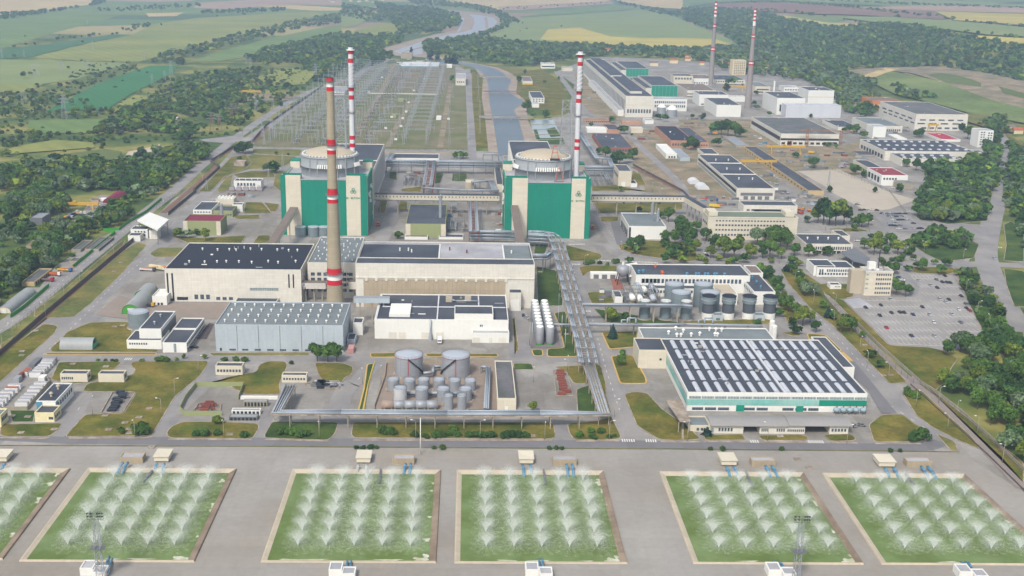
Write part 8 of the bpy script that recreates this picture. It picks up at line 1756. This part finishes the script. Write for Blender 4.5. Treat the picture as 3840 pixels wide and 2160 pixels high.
def to_mesh(name,v,quads,tris,mats_,qm=None,tm=None,tone=None):
    me=bpy.data.meshes.new(name);me.vertices.add(len(v));me.vertices.foreach_set('co',v.astype(np.float32).ravel());nl=quads.size+tris.size
    me.loops.add(nl);me.loops.foreach_set('vertex_index',np.concatenate([quads.ravel(),tris.ravel()]).astype(np.int32));npol=len(quads)+len(tris);me.polygons.add(npol)
    ls=np.concatenate([np.arange(len(quads))*4,quads.size+np.arange(len(tris))*3]);lt=np.concatenate([np.full(len(quads),4),np.full(len(tris),3)])
    me.polygons.foreach_set('loop_start',ls.astype(np.int32));me.polygons.foreach_set('loop_total',lt.astype(np.int32))
    for m in mats_:me.materials.append(m)
    if qm is not None:me.polygons.foreach_set('material_index',np.concatenate([qm,tm]).astype(np.int32))
    if tone is not None:
        at=me.attributes.new('tone','FLOAT','POINT');at.data.foreach_set('value',tone.astype(np.float32))
    me.update();me.validate();return me
def toned(m,key):
    """same leaves with a per-tree tone read from the mesh"""
    c=m.copy();c.name=key;N=c.node_tree.nodes;L=c.node_tree.links;b=N['Principled BSDF'];src=b.inputs['Base Color'].links[0].from_socket
    at=N.new('ShaderNodeAttribute');at.attribute_name='tone';vm=N.new('ShaderNodeVectorMath');vm.operation='SCALE';L.new(src,vm.inputs[0]);L.new(at.outputs['Fac'],vm.inputs['Scale']);L.new(vm.outputs[0],b.inputs['Base Color'])
    for n in list(N):
        if n.type=='BSDF_TRANSLUCENT':L.new(vm.outputs[0],n.inputs[0])
    return c
SPEC={'round':[LEAFM,LEAFY,LEAFS],'wide':[LEAFM,LEAFS,LEAFY],'bush':[LEAFM,LEAFY],'poplar':[LEAFD],'conifer':[LEAFD]}
CAND=[]
def T(q,s,kind='round',sp=0,where=''):
    for t in s.split():
        a=list(map(float,t.split(',')));X,Y=G(q,a[0],a[1]);h=a[2]/2.0125*mpp(X,Y)/.93;CAND.append([X,Y,h,kind,int(a[3])if len(a)>3 else sp,where])
T('D','2395,1278,150 2475,1280,150 2542,1282,155 1350,345,85,1 1420,350,70,2 1487,328,50 1555,372,95,1 1070,842,88 1540,1260,40,1 1390,1260,40,1 1330,1275,35,1')
T('D','1195,1280,40 1225,1280,42 1258,1280,38 740,1275,16 800,1275,16 845,1278,18 875,1280,20 1070,1278,20 1695,1278,34 1778,1275,34 1850,1280,38 2200,1300,26 2370,1010,30','bush')
T('A','2035,1300,80,2 2075,1305,90 2010,1300,60 1820,1160,90 1850,1165,100 1790,1155,60 2230,700,50 2090,1170,30 2175,1175,20 1810,1220,40 1860,1150,80')
T('E','425,352,62 2245,160,50 2468,228,110 2430,200,60 2440,385,85 2195,445,95 2252,446,105 2230,470,70 2145,440,30 2172,540,54 2500,500,80 2440,545,70 2545,470,80 2576,360,140 1850,638,55,1 2030,985,110,1 2155,972,62 2485,978,115,1 2110,1312,80 2125,1240,50 2576,490,60')
T('E','1855,548,34 1890,540,30 2010,555,22 2060,540,34 2085,535,30 1950,545,24 520,1449,10 2420,490,20 2450,480,26 2120,1255,30','bush')
T('E','2048,1110,110 2130,90,20 2260,90,18 2340,80,16 2400,92,24','conifer')
T('H','320,378,60 380,380,56 350,382,50 555,400,50 635,408,42 715,400,50 760,400,46 850,355,50 820,390,40 880,395,40 960,405,50 1010,400,46 1060,405,52 1120,405,50 1150,400,40 1240,405,56 1290,405,52 1340,402,50 1390,405,48 1800,402,46 1880,370,44 1900,412,46 1960,375,44 2020,410,30 2060,400,26 110,490,30 165,492,30 225,492,36 265,490,26 700,490,26 765,495,38 1568,495,28 1620,496,30 1660,496,28','bush')
T('H','1447,215,90,1')
T('G','2130,380,60 2190,385,60 2260,400,55 2310,395,50 1480,395,50 1540,395,60 1640,390,50 1840,400,44 1060,380,90 1640,300,60,1','bush');T('G','912,380,60')
T('I','1800,425,95 1740,430,60 210,500,28 300,505,34 750,502,30 1565,512,30 1640,515,26 1700,90,50 1760,110,50 1690,60,40','bush');T('I','180,395,82','conifer');T('I','620,1440,50','bush')
T('F','1060,245,190 1150,256,215,1 1215,245,150 1105,250,170 1020,235,130,1 945,232,60,2 1350,268,110 1400,255,90 1310,262,80 20,385,130 60,402,120 100,300,80 175,372,100 240,450,115 310,500,155,1 385,510,160,1 430,390,64 505,510,115,1 560,400,130,2 620,385,110 655,495,130 735,425,150 785,440,120 745,508,85,1 822,540,64 0,540,60,1 60,490,84,1 175,545,50,1 385,548,60 530,470,50 690,430,130 600,460,90 130,520,50,1 270,520,50,1')
T('F','950,490,90 1092,482,72 1368,435,84 1442,475,130,1 1502,440,92 1562,410,100 1622,475,110,1 1682,450,90 1722,485,72 1600,425,70 1540,470,60 1475,400,90,1 1610,778,95 1680,792,95 1650,740,60 1545,600,70 1590,620,90 1500,560,60')
T('F','792,905,115 750,870,85 852,930,90 905,1010,140,1 1005,1062,85 852,1075,72 832,1015,62 960,985,90,1 870,690,92 820,620,80 600,610,60 650,650,90 712,722,92 740,752,60 870,640,60,1 925,790,110,2 965,770,90,2 905,760,100 1005,790,80,2 1145,965,60 1192,1062,105,1 1268,1062,112 1230,1010,70,1 1412,1255,72 1992,1235,115 2168,1178,85 1805,602,92 1955,625,75 1988,565,74 1896,552,44 1760,580,50 760,800,50,1 800,870,80 640,610,50 590,590,60')
T('F','1095,952,92 830,560,44 780,600,60 1140,962,48','conifer');T('F','560,1003,44 640,975,50,1 2230,1240,40 1690,475,40 1500,520,30 1575,525,34 1640,528,28','bush')
T('B','895,1198,62 860,1195,50 930,1195,50 1400,850,92 1440,885,46 1548,890,62 1535,632,28 1385,558,32 835,612,46 1640,600,24 1405,730,34 1970,1048,52 1992,1195,92 1950,1170,60 2100,1245,110 2060,1240,90 2150,1230,80 2200,1205,94 2265,938,112 2080,962,84 2120,1012,72 2050,930,60 1345,620,50 2390,905,50 2440,920,60 2110,1449,46,1 1930,985,60 1890,960,40 1490,500,34 2190,1030,24 1660,205,14 1235,285,22 1280,505,16 370,420,44')
T('B','676,458,84 728,468,72 790,478,60 820,482,62 862,486,78 528,402,46 840,484,64','poplar')
T('C','60,1135,104 100,1120,70 255,1112,70 20,1130,60 290,1020,110 340,1030,130 395,1035,120 430,1038,80 240,1010,90 260,960,50 155,908,52 70,900,40 870,882,56 965,890,30 990,1272,92 960,1250,60 850,1195,50 1250,1000,62 1310,1012,72 1220,1010,50 1360,1045,60 1450,1050,50 1550,1152,76 1600,1150,50 1700,1150,54 1740,1148,40 1300,1320,84 1360,1342,54 1280,1280,50 1100,1110,40 1150,1120,40 1640,1452,66 1110,1452,50 960,1455,60 1450,1455,44 560,830,40 650,880,40 1390,870,100 1340,890,80 2100,990,60 2150,1050,100 2140,990,70 2260,1100,90 2330,1020,100 1680,1260,70 1620,1240,90 1560,1220,80 1500,1200,60 1760,1290,90 1820,1300,80 1860,1280,90 1970,1240,80 620,790,30 550,720,40 330,690,60 540,800,40 1770,1040,70 1800,1030,60 1680,1050,30 450,650,20 390,640,60 345,640,50 2000,1100,30')
T('C','1412,1030,104','poplar')
T('F','40,440,90 100,450,84,1 210,500,90,1 340,560,50,1 460,540,70 600,500,80 660,540,50,1 30,330,110 -20,300,120 -60,400,100 -90,470,80 -40,500,60,1 -130,420,70 640,360,110 700,380,120 1290,300,60 1420,360,50 1660,520,50 1740,520,44 1700,600,50 1590,700,60 1560,650,60 1620,560,80 1720,770,50 870,560,50,1 1000,480,40 840,480,90 620,760,60 880,720,80,1 690,800,70 720,940,70 1060,880,60 1230,980,60 1350,1100,50 1500,1330,60 620,660,60 560,600,50')
for c in CAND:
    if c[5]=='' and c[1]<900 and c[0]>60 and c[3]in('round','wide'):c[2]*=1.1
def wood(s,sp,h0,h1,where,mix=(0,0,0,1,2),kind=('round','wide'),z=0,keep=1.0,seed=1):
    poly=P(s);xs=[p[0]for p in poly];ys=[p[1]for p in poly];r=random.Random(seed);x=min(xs)
    while x<max(xs):
        y=min(ys)
        while y<max(ys):
            X,Y=x+r.uniform(-.45,.45)*sp,y+r.uniform(-.45,.45)*sp;y+=sp
            if r.random()>keep:continue
            if inside(X,Y,poly):CAND.append([X,Y,r.uniform(h0,h1),r.choice(kind),r.choice(mix),where])
        x+=sp
wood('I 2650,-700 3700,-700 3900,900 3300,1000 2700,700',12,8,13,'wood beyond the right edge',(0,0,1),seed=90);wood('C 2700,1150 3500,900 3600,1449 F 3500,600 2750,620 2720,200 C 2720,1449',16,8,13,'wood beyond the right edge',(0,0,1),seed=91)
wood('F 2000,1200 2130,1290 2050,1449 I 1950,10 2100,180 2350,400 2576,620 2700,720 2700,0 F 2700,1150 2576,1120 2450,1080 2330,1170 2200,1190',9.5,8,13,'wood at the lower right',(0,0,0,1),seed=2)
wood('F 1770,60 1860,0 2350,-20 2320,120 2300,210 2060,235 1850,225 1760,170',10,8,13,'wood left of the public road',(0,0,1,0),seed=3)
wood('C 1860,1250 2100,1230 2240,1210 2330,1040 2420,1060 2440,1200 2400,1449 1830,1449',11,8,13,'wood left of the public road',(0,0,1,0),seed=4)
wood('F 1720,390 1830,330 1960,310 2160,345 2230,390 2150,430 2100,440 1960,430 1850,440',8,6,9,'tree island beside the public road',(0,0,1),seed=5)
wood('F 2440,0 2700,0 2700,330 2490,300 2470,200',10,7,12,'trees right of the public road',(0,1),seed=6);wood('F 2480,300 2700,330 2700,560 2540,520 2500,420',10,6,9,'trees right of the public road',(0,1),keep=.6,seed=7)
wood('C 2480,1120 2700,1200 2700,1449 2440,1449',11,8,12,'trees right of the public road',(0,0,1),seed=8)
wood('F 2060,600 2130,620 2230,760 2340,800 2400,960 2420,1060 2330,1150 2250,1060 2190,900 2110,740',7,5,9,'belt along the right of the car park',(0,0,1),keep=.8,seed=9)
wood('F 1860,275 1930,250 2010,290 1900,295',6,2,4,'hedge by the upper car park',(0,),('bush',),seed=10)
wood('D 0,560 120,520 260,440 330,330 380,250 520,270 660,230 700,300 640,400 540,450 420,560 300,650 200,720 0,900 -200,1000 -200,560',10,8,13,'wood left of the outer road',(0,2,0,2,0,1),seed=11)
wood('D 720,240 760,150 860,100 960,110 1000,170 900,230 880,280 780,285',9,7,11,'clump beside the scrap yard',(0,1),seed=12)
wood('D 0,440 0,200 220,260 230,340 120,430',10,6,11,'wood at the left edge',(0,2),seed=13)
wood('D -100,180 120,60 300,0 480,60 520,150 420,170 340,240 220,250 0,190',9,7,13,'wood above the scrap yard',(2,0,0),seed=14)
wood('D 880,80 960,0 1180,-20 1150,40 1080,120 1000,110',10,6,10,'wood beside the outer road',(0,1),keep=.8,seed=15)
W_=lambda s,sp,a,b,mix=(0,0,0,1,2),keep=1.,seed=0,kind=('round','wide'):wood(s,sp,a,b,'',mix,kind,0,keep,seed)
W_('A 0,1449 0,1290 150,1280 480,1210 680,1240 860,1250 1000,1220 1200,1160 1450,1100 1560,1180 1540,1230 1500,1260 1380,1350 1250,1449',11,7,14,(0,2,0,2,0,1),.92,21)
W_('A 870,920 1000,830 1400,950 1480,1000 1480,1060 1350,1060 1250,1010 1000,1000 700,1050 720,990',13,7,14,(0,2,0),.8,22);W_('A 0,1010 450,1030 760,1060 700,1100 300,1110 0,1200',15,5,10,(0,0,2),.75,23)
W_('A 1200,700 1500,560 1700,560 1900,600 1850,680 1760,760 1900,860 1960,880 1800,960 1500,900 1200,840 900,900 500,880 300,870 200,760 520,740 900,850 1080,780',15,5,11,(0,2,0),.85,24)
W_('A 0,720 250,690 420,780 200,830 360,860 500,900 300,900 0,900',15,4,9,(0,2),.8,25)
W_('A 1850,440 2050,370 2300,320 2576,260 B 0,265 200,280 500,265 700,255 900,190 880,110 760,85 620,60 400,50 250,30 400,200 450,260 480,318 240,388 380,420 370,460 180,520 0,600 A 2400,640 2300,520 2500,490 1950,500',20,9,16,(0,2,0,0),.85,26)
W_('A 1060,450 1300,400 1700,290 2100,180 2400,140 2576,110 2576,180 2300,215 1900,310 1600,380 1400,460 1380,500 1150,480',24,8,14,(0,2),.7,27)
W_('A 0,115 300,95 700,45 790,20 790,-20 700,0 700,40 450,85 0,160',26,10,15,(0,),.9,28);W_('A 830,230 1150,180 1160,205 860,250',26,6,10,(0,),.5,29);W_('A 1500,90 2150,65 2160,90 1520,105',26,8,13,(0,),.8,30);W_('A 740,70 1500,30 1520,55 1000,90 750,90',34,7,12,(0,),.5,31)
W_('A 560,620 1000,470 1060,500 700,650 480,790 380,800',20,4,8,(0,2),.4,32);W_('A 1360,640 1700,560 1950,520 2250,700 2150,800 1950,880 1700,760',18,5,11,(0,2),.65,33);W_('A 0,900 600,880 1000,1010 700,1180 0,1220',24,2,5,(0,1),.45,34,('bush',));W_('A 300,500 1000,470 800,600 200,760 0,700',40,3,7,(0,),.22,35)
W_('B 620,370 640,320 850,300 1080,290 1300,330 1560,340 1850,345 2150,365 2576,375 C 420,360 620,400 900,470 1160,520 1340,600 1500,640 1380,700 1300,740 1150,700 900,620 700,590 480,560 300,530 200,480 0,440 B 2460,440 2300,440 2100,420 1850,440 1600,470 1480,500 1250,500 900,440 640,410',17,8,14,(0,2,0,1,0),.85,36)
W_('B 2150,370 2576,380 C 400,365 700,430 1000,500 1000,560 600,560 350,470 0,420 B 2300,420',24,8,13,(1,),.4,44)  # only yellow-green leaves here: sunlight painted in by leaf colour
W_('C 0,70 250,70 600,100 700,128 1080,210 1240,215 1400,188 1620,190 2060,260 2300,310 2576,370 2576,645 2300,560 1900,512 1500,515 1200,530 900,470 600,400 430,350 300,270 0,150',19,9,15,(0,2,0,0),.95,37)
W_('C 1150,650 1400,680 1500,760 1440,880 1200,850 1150,720',14,8,13,(1,0,1),.9,38);W_('C 1550,640 1900,740 1900,790 1660,760',16,8,12,(1,0),.8,39);W_('C 2420,880 2480,1000 2330,1040 2260,960 2320,920',14,8,12,(0,1),.8,40)
W_('B 500,0 800,15 1100,60 1200,90 1340,160 1240,200 1180,130 1000,75 760,50 520,30',28,9,14,(0,2),.85,41);W_('B 0,30 250,70 400,110 380,150 250,170 0,130',28,8,13,(0,2),.7,42);W_('B 540,270 700,165 740,160 560,270',22,6,9,(0,),.9,43)
W_('B 860,300 1060,250 1200,200 1240,160 1260,210 1100,265 900,320',18,7,12,(0,),.8,45);W_('B 1180,90 1340,165 1360,180 1200,170',26,7,12,(0,),.8,46);W_('B 2050,5 2300,60 2576,95 2576,140 2300,90 2100,30',32,8,13,(0,),.85,47)
for i,s in enumerate(['C 300,25 1200,60 1990,150 2100,160 2000,135 1200,45','C 540,85 1000,120 1380,180 1400,170 1000,108 560,70','C 1600,140 1900,150 2300,190 2576,215 2576,205 2200,170 1600,130','C 2040,240 2300,270 2576,300 2576,288 2300,255 2040,228','C 1000,10 1900,50 2576,70 2576,60 1900,40 1000,0','C 380,60 700,75 700,90 380,75']):W_(s,30,7,12,(0,2),.75,50+i)
W_('A 0,760 300,700 700,480 1200,520 1500,800 1900,900 1850,1000 1500,1050 900,1100 400,1180 0,1200',15,1.6,4.5,(0,1,0),.5,65,('bush',));W_('D 0,1000 0,560 D 520,250 880,60 1250,-60 1000,150 760,300 520,520 250,760',9,1.2,3.2,(0,1),.5,66,('bush',));W_('A 1200,600 1700,520 2300,520 2350,650 2050,800 1800,950 1400,880 1100,800',15,1.6,5,(0,1),.5,67,('bush',));W_('C 1450,760 1900,800 2200,880 2400,960 2350,1000 2100,900 1700,850',14,2,5,(1,0),.4,68,('bush',))
W_('B 1200,65 2000,15 2040,25 1300,78',40,4,8,(0,),.4,60);W_('A 840,260 1100,190 1900,90 1920,105 1150,205 860,275',34,6,10,(0,),.55,61);W_('A 0,370 500,285 850,250 850,262 500,300 0,385',30,6,10,(0,),.6,62);W_('A 200,440 1000,470 1000,485 200,455',30,3,6,(0,),.5,63)
T('A','855,362,24 1212,358,16 1625,155,16 1853,125,20 1360,200,16 625,325,22 450,272,14 190,285,20 110,440,34 175,595,56 230,570,30 812,530,26 690,570,24 1790,190,12 2095,70,24 565,640,40 690,640,30 1030,500,14')
T('C','2120,640,10');T('B','1235,280,20 1225,75,14 1350,240,12 1400,222,12 1370,180,14 1130,55,16')
SUN_TINT=P('C 0,300 430,352 700,400 1000,470 1200,560 1500,740 1480,880 1150,760 900,700 700,640 500,560 350,480 0,430')  # wood where a sunny patch is painted through the leaf colour
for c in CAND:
    if c[3]in('round','wide')and inside(c[0],c[1],SUN_TINT)and rnd.random()<.75:c[4]=1  # most crowns switch to yellow-green leaves to imitate sunlit ones
def keepout():
    boxes=[]
    for o in C.objects:
        if o.type=='MESH' and o.parent and o.name.split('.')[0]in('wall','shell','front_annex_wall','arched_roof'):
            v=[o.matrix_parent_inverse@Vector(c)for c in o.bound_box];p=Vector(o.parent['_o'])if '_o' in o.parent.keys()else o.parent.location
            xs=[c.x+p.x for c in v];ys=[c.y+p.y for c in v];boxes.append((min(xs)-2,min(ys)-1,max(xs)+2,max(ys)+2))
    return boxes
BX=keepout()
ROADS=[P(s)for s in('D -600,1250 0,990 300,750 900,260 1330,-60 1360,0 900,370 300,870 0,1100 -600,1360','F 2560,1100 2440,950 2270,640 2230,480 2250,300 2350,0 C 2380,1150 2380,1040 2440,1020 2480,1150 2440,1449 F 2430,0 2390,300 2370,480 2420,640 2560,950')]
def okspot(x,y,r):
    for a,b,c,d in BX:
        if a-r*.3<x<c+r*.3 and b-r*.3<y<d+r*.3:return False
    return not any(inside(x,y,p)for p in ROADS)
OPEN=[P(s)for s in('A 345,842 560,730 720,645 1000,540 1130,498 1345,497 1300,560 1010,700 800,832','A 235,436 640,336 1000,262 1150,185 1500,135 1900,112 2380,88 2440,112 2300,150 1850,255 1300,400 1045,470 600,462','A 60,1120 420,1060 700,1080 720,1120 300,1150 60,1170','A 220,910 790,905 820,960 640,1010 330,1010 200,960')]
CAND=[c for c in CAND if not(c[1]>900 and c[0]<0 and any(inside(c[0],c[1],p)for p in OPEN)and rnd.random()<.93)]
CAND=[c for c in CAND if okspot(c[0],c[1],c[2]*.3)]
def vis(c):
    px,py=PJ(c[0],c[1],terr(c[0],c[1])+c[2]*.5)
    return-450<px<4700 and-60<py<2300
CAND=[c for c in CAND if vis(c)]
for c in CAND:c.append(c[2]/max(1,c[1]))
CAND.sort(key=lambda c:-c[6])
NEARP={k:[]for k in SPEC};FARP={k:[]for k in SPEC}
for k in SPEC:
    for s in range(4 if k in('round','wide','bush')else 2):
        NEARP[k].append(crown_arrays(k,s+11,900 if k!='poplar' else 500,15 if k!='bush' else 12));FARP[k].append(crown_arrays(k,s+31,44,6))
MESH={}
def near_tree(i,c):
    x,y,h,kind,sp,where=c[:6];v=i%len(NEARP[kind]);mats_=SPEC[kind];m=mats_[sp%len(mats_)];key=(kind,v,m.name)
    if key not in MESH:
        a=NEARP[kind][v];me=to_mesh('crown',a[0],a[1],a[2],[m]);t=MB();w=.028 if kind!='poplar' else .02
        t.bar((0,0,0),(0,0,.42),w,7,w*.6)
        if kind in('round','wide'):
            for k in range(4):an=k*1.6+v;t.bar((0,0,.30),(.2*math.cos(an),.2*math.sin(an),.55),w*.5,5,w*.25)
        tm=bpy.data.meshes.new('trunk');tm.from_pydata(t.v,[],t.f);tm.materials.append(WOODT);MESH[key]=(me,tm)
    me,tm=MESH[key];zt=terr(x,y);nm={'round':'tree','wide':'tree','bush':'bush','poplar':'poplar_tree','conifer':'conifer_tree'}[kind]
    o=bpy.data.objects.new(nm,None);C.objects.link(o);o.empty_display_size=.3;o.location=(x,y,zt);o.rotation_euler=(0,0,(i*2.4)%6.28);s=h;o.scale=(s*(.92+.16*((i*7)%5)/5),s,s)
    cr=bpy.data.objects.new('crown',me);C.objects.link(cr);cr.parent=o;tr=bpy.data.objects.new('trunk',tm);C.objects.link(tr);tr.parent=o
    tone={'tree_leaves':'dark green','tree_leaves_yellowgreen':'yellow green','silvery_leaves':'silvery green','conifer_needles':'deep green'}[m.name]
    size=('small ' if h<5 else 'tall ' if h>11 else '')if kind in('round','wide')else ''
    look=f"{size}{tone} {dict(round='round tree', wide='spreading tree', bush='bush', poplar='poplar', conifer='conifer')[kind]}"
    o['category']={'bush':'bush'}.get(kind,'tree');o['group']={'bush':'bushes on the lawns','poplar':'poplars','conifer':'conifers of the works'}.get(kind,'trees of the '+(where if where else 'works'))if True else ''
    return o,look,where
NT=[]
nb=0;rest=[];nn={'bush':0,'tree':0}
for c in CAND:
    k='bush' if c[3]=='bush' else 'tree'
    ipx=PJ(c[0],c[1],c[2]*.5)[0]
    if-40<ipx<3880 and PJ(c[0],c[1],c[2])[1]<2160 and nn[k]<(290 if k=='tree' else 90):nn[k]+=1;NT.append(near_tree(len(NT),c))
    else:rest.append(c)
D={}
for o,look,where in NT:
    if where:D.setdefault((look,'in the '+where),[]).append(o)
    else:D.setdefault((look,'near the '+landmarks(o.location.x,o.location.y)),[]).append(o)
for(look,wh),l in D.items():
    base=f'{look} {wh}'
    if len(base.split())>11:base=base.replace('small ','',1).replace('tall ','',1)
    if len(l)<=12:order_labels(l,base,key=lambda o:(o.location.y if 'wood' in wh or 'trees' in wh or 'belt' in wh else PJ(*o.location)[0]),how='from the front' if 'wood' in wh or 'trees' in wh or 'belt' in wh else 'from the left')
    else:
        for o in l:o['label']=base
LT={}
for m in(LEAFM,LEAFY,LEAFS,LEAFD,LEAFW):LT[m.name]=toned(m,'mass_'+m.name)
def mass(name,cs):
    order=list(LT.values());idx={k:i for i,k in enumerate(LT)};VV=[];QQ=[];TT=[];qm=[];tm=[];tn=[];off=0;R_=np.random.RandomState(3)
    for i,c in enumerate(cs):
        x,y,h,kind,sp=c[:5];a=FARP[kind][i%len(FARP[kind])];an=R_.rand()*6.28;ca,sa=math.cos(an),math.sin(an);v=a[0]*h*np.array([1+R_.rand()*.3,1+R_.rand()*.3,1.0]);
        vx=v[:,0]*ca-v[:,1]*sa+x;vy=v[:,0]*sa+v[:,1]*ca+y;vz=v[:,2]+terr(x,y)-h*.08
        m=SPEC[kind][sp%len(SPEC[kind])];mi=idx[m.name]
        VV.append(np.stack([vx,vy,vz],1));QQ.append(a[1]+off);TT.append(a[2]+off);qm.append(np.full(len(a[1]),mi));tm.append(np.full(len(a[2]),mi));tn.append(np.full(len(vx),.52+.66*R_.rand()));off+=len(vx)
    me=to_mesh(name,np.concatenate(VV),np.concatenate(QQ),np.concatenate(TT),order,np.concatenate(qm),np.concatenate(tm),np.concatenate(tn))
    o=bpy.data.objects.new(name,me);C.objects.link(o);o['kind']='stuff';o['label']='distant woods and tree belts of many separate crowns'
    return o
print('trees',len(CAND),'near',len(NT),'rest',len(rest))
mass('woodland',[c for c in rest if c[3]!='bush'])
b_=[c for c in rest if c[3]=='bush']
if b_:mass('undergrowth',b_)
# ================================================================ HAZE
mb=MB();mb.box(-6200,-460,-1,9000,12060,236.0);hz=mb.build('haze',None)if 0 else None
me=bpy.data.meshes.new('haze');t=MB();t.box(-6200,-460,-1.0,9000,12060,240.0);me.from_pydata(t.v,[],t.f);hm=bpy.data.materials.new('haze_air');hm.use_nodes=True;N=hm.node_tree.nodes;N.remove(N['Principled BSDF'])
pv=N.new('ShaderNodeVolumePrincipled');pv.inputs['Color'].default_value=(.58,.76,1.0,1);pv.inputs['Density'].default_value=1.35e-4;pv.inputs['Anisotropy'].default_value=.2;hm.node_tree.links.new(pv.outputs[0],N['Material Output'].inputs['Volume']);me.materials.append(hm)
hz=bpy.data.objects.new('haze',me);C.objects.link(hz);hz['kind']='stuff'
for o in C.objects:
    if len(o.get('label','').split())>16:o['label']=o['label'].replace(' of the ',' ',1)if o['label'].count(' of the ')else o['label'].replace('the ','',1)
    if '_o' in o.keys():del o['_o']
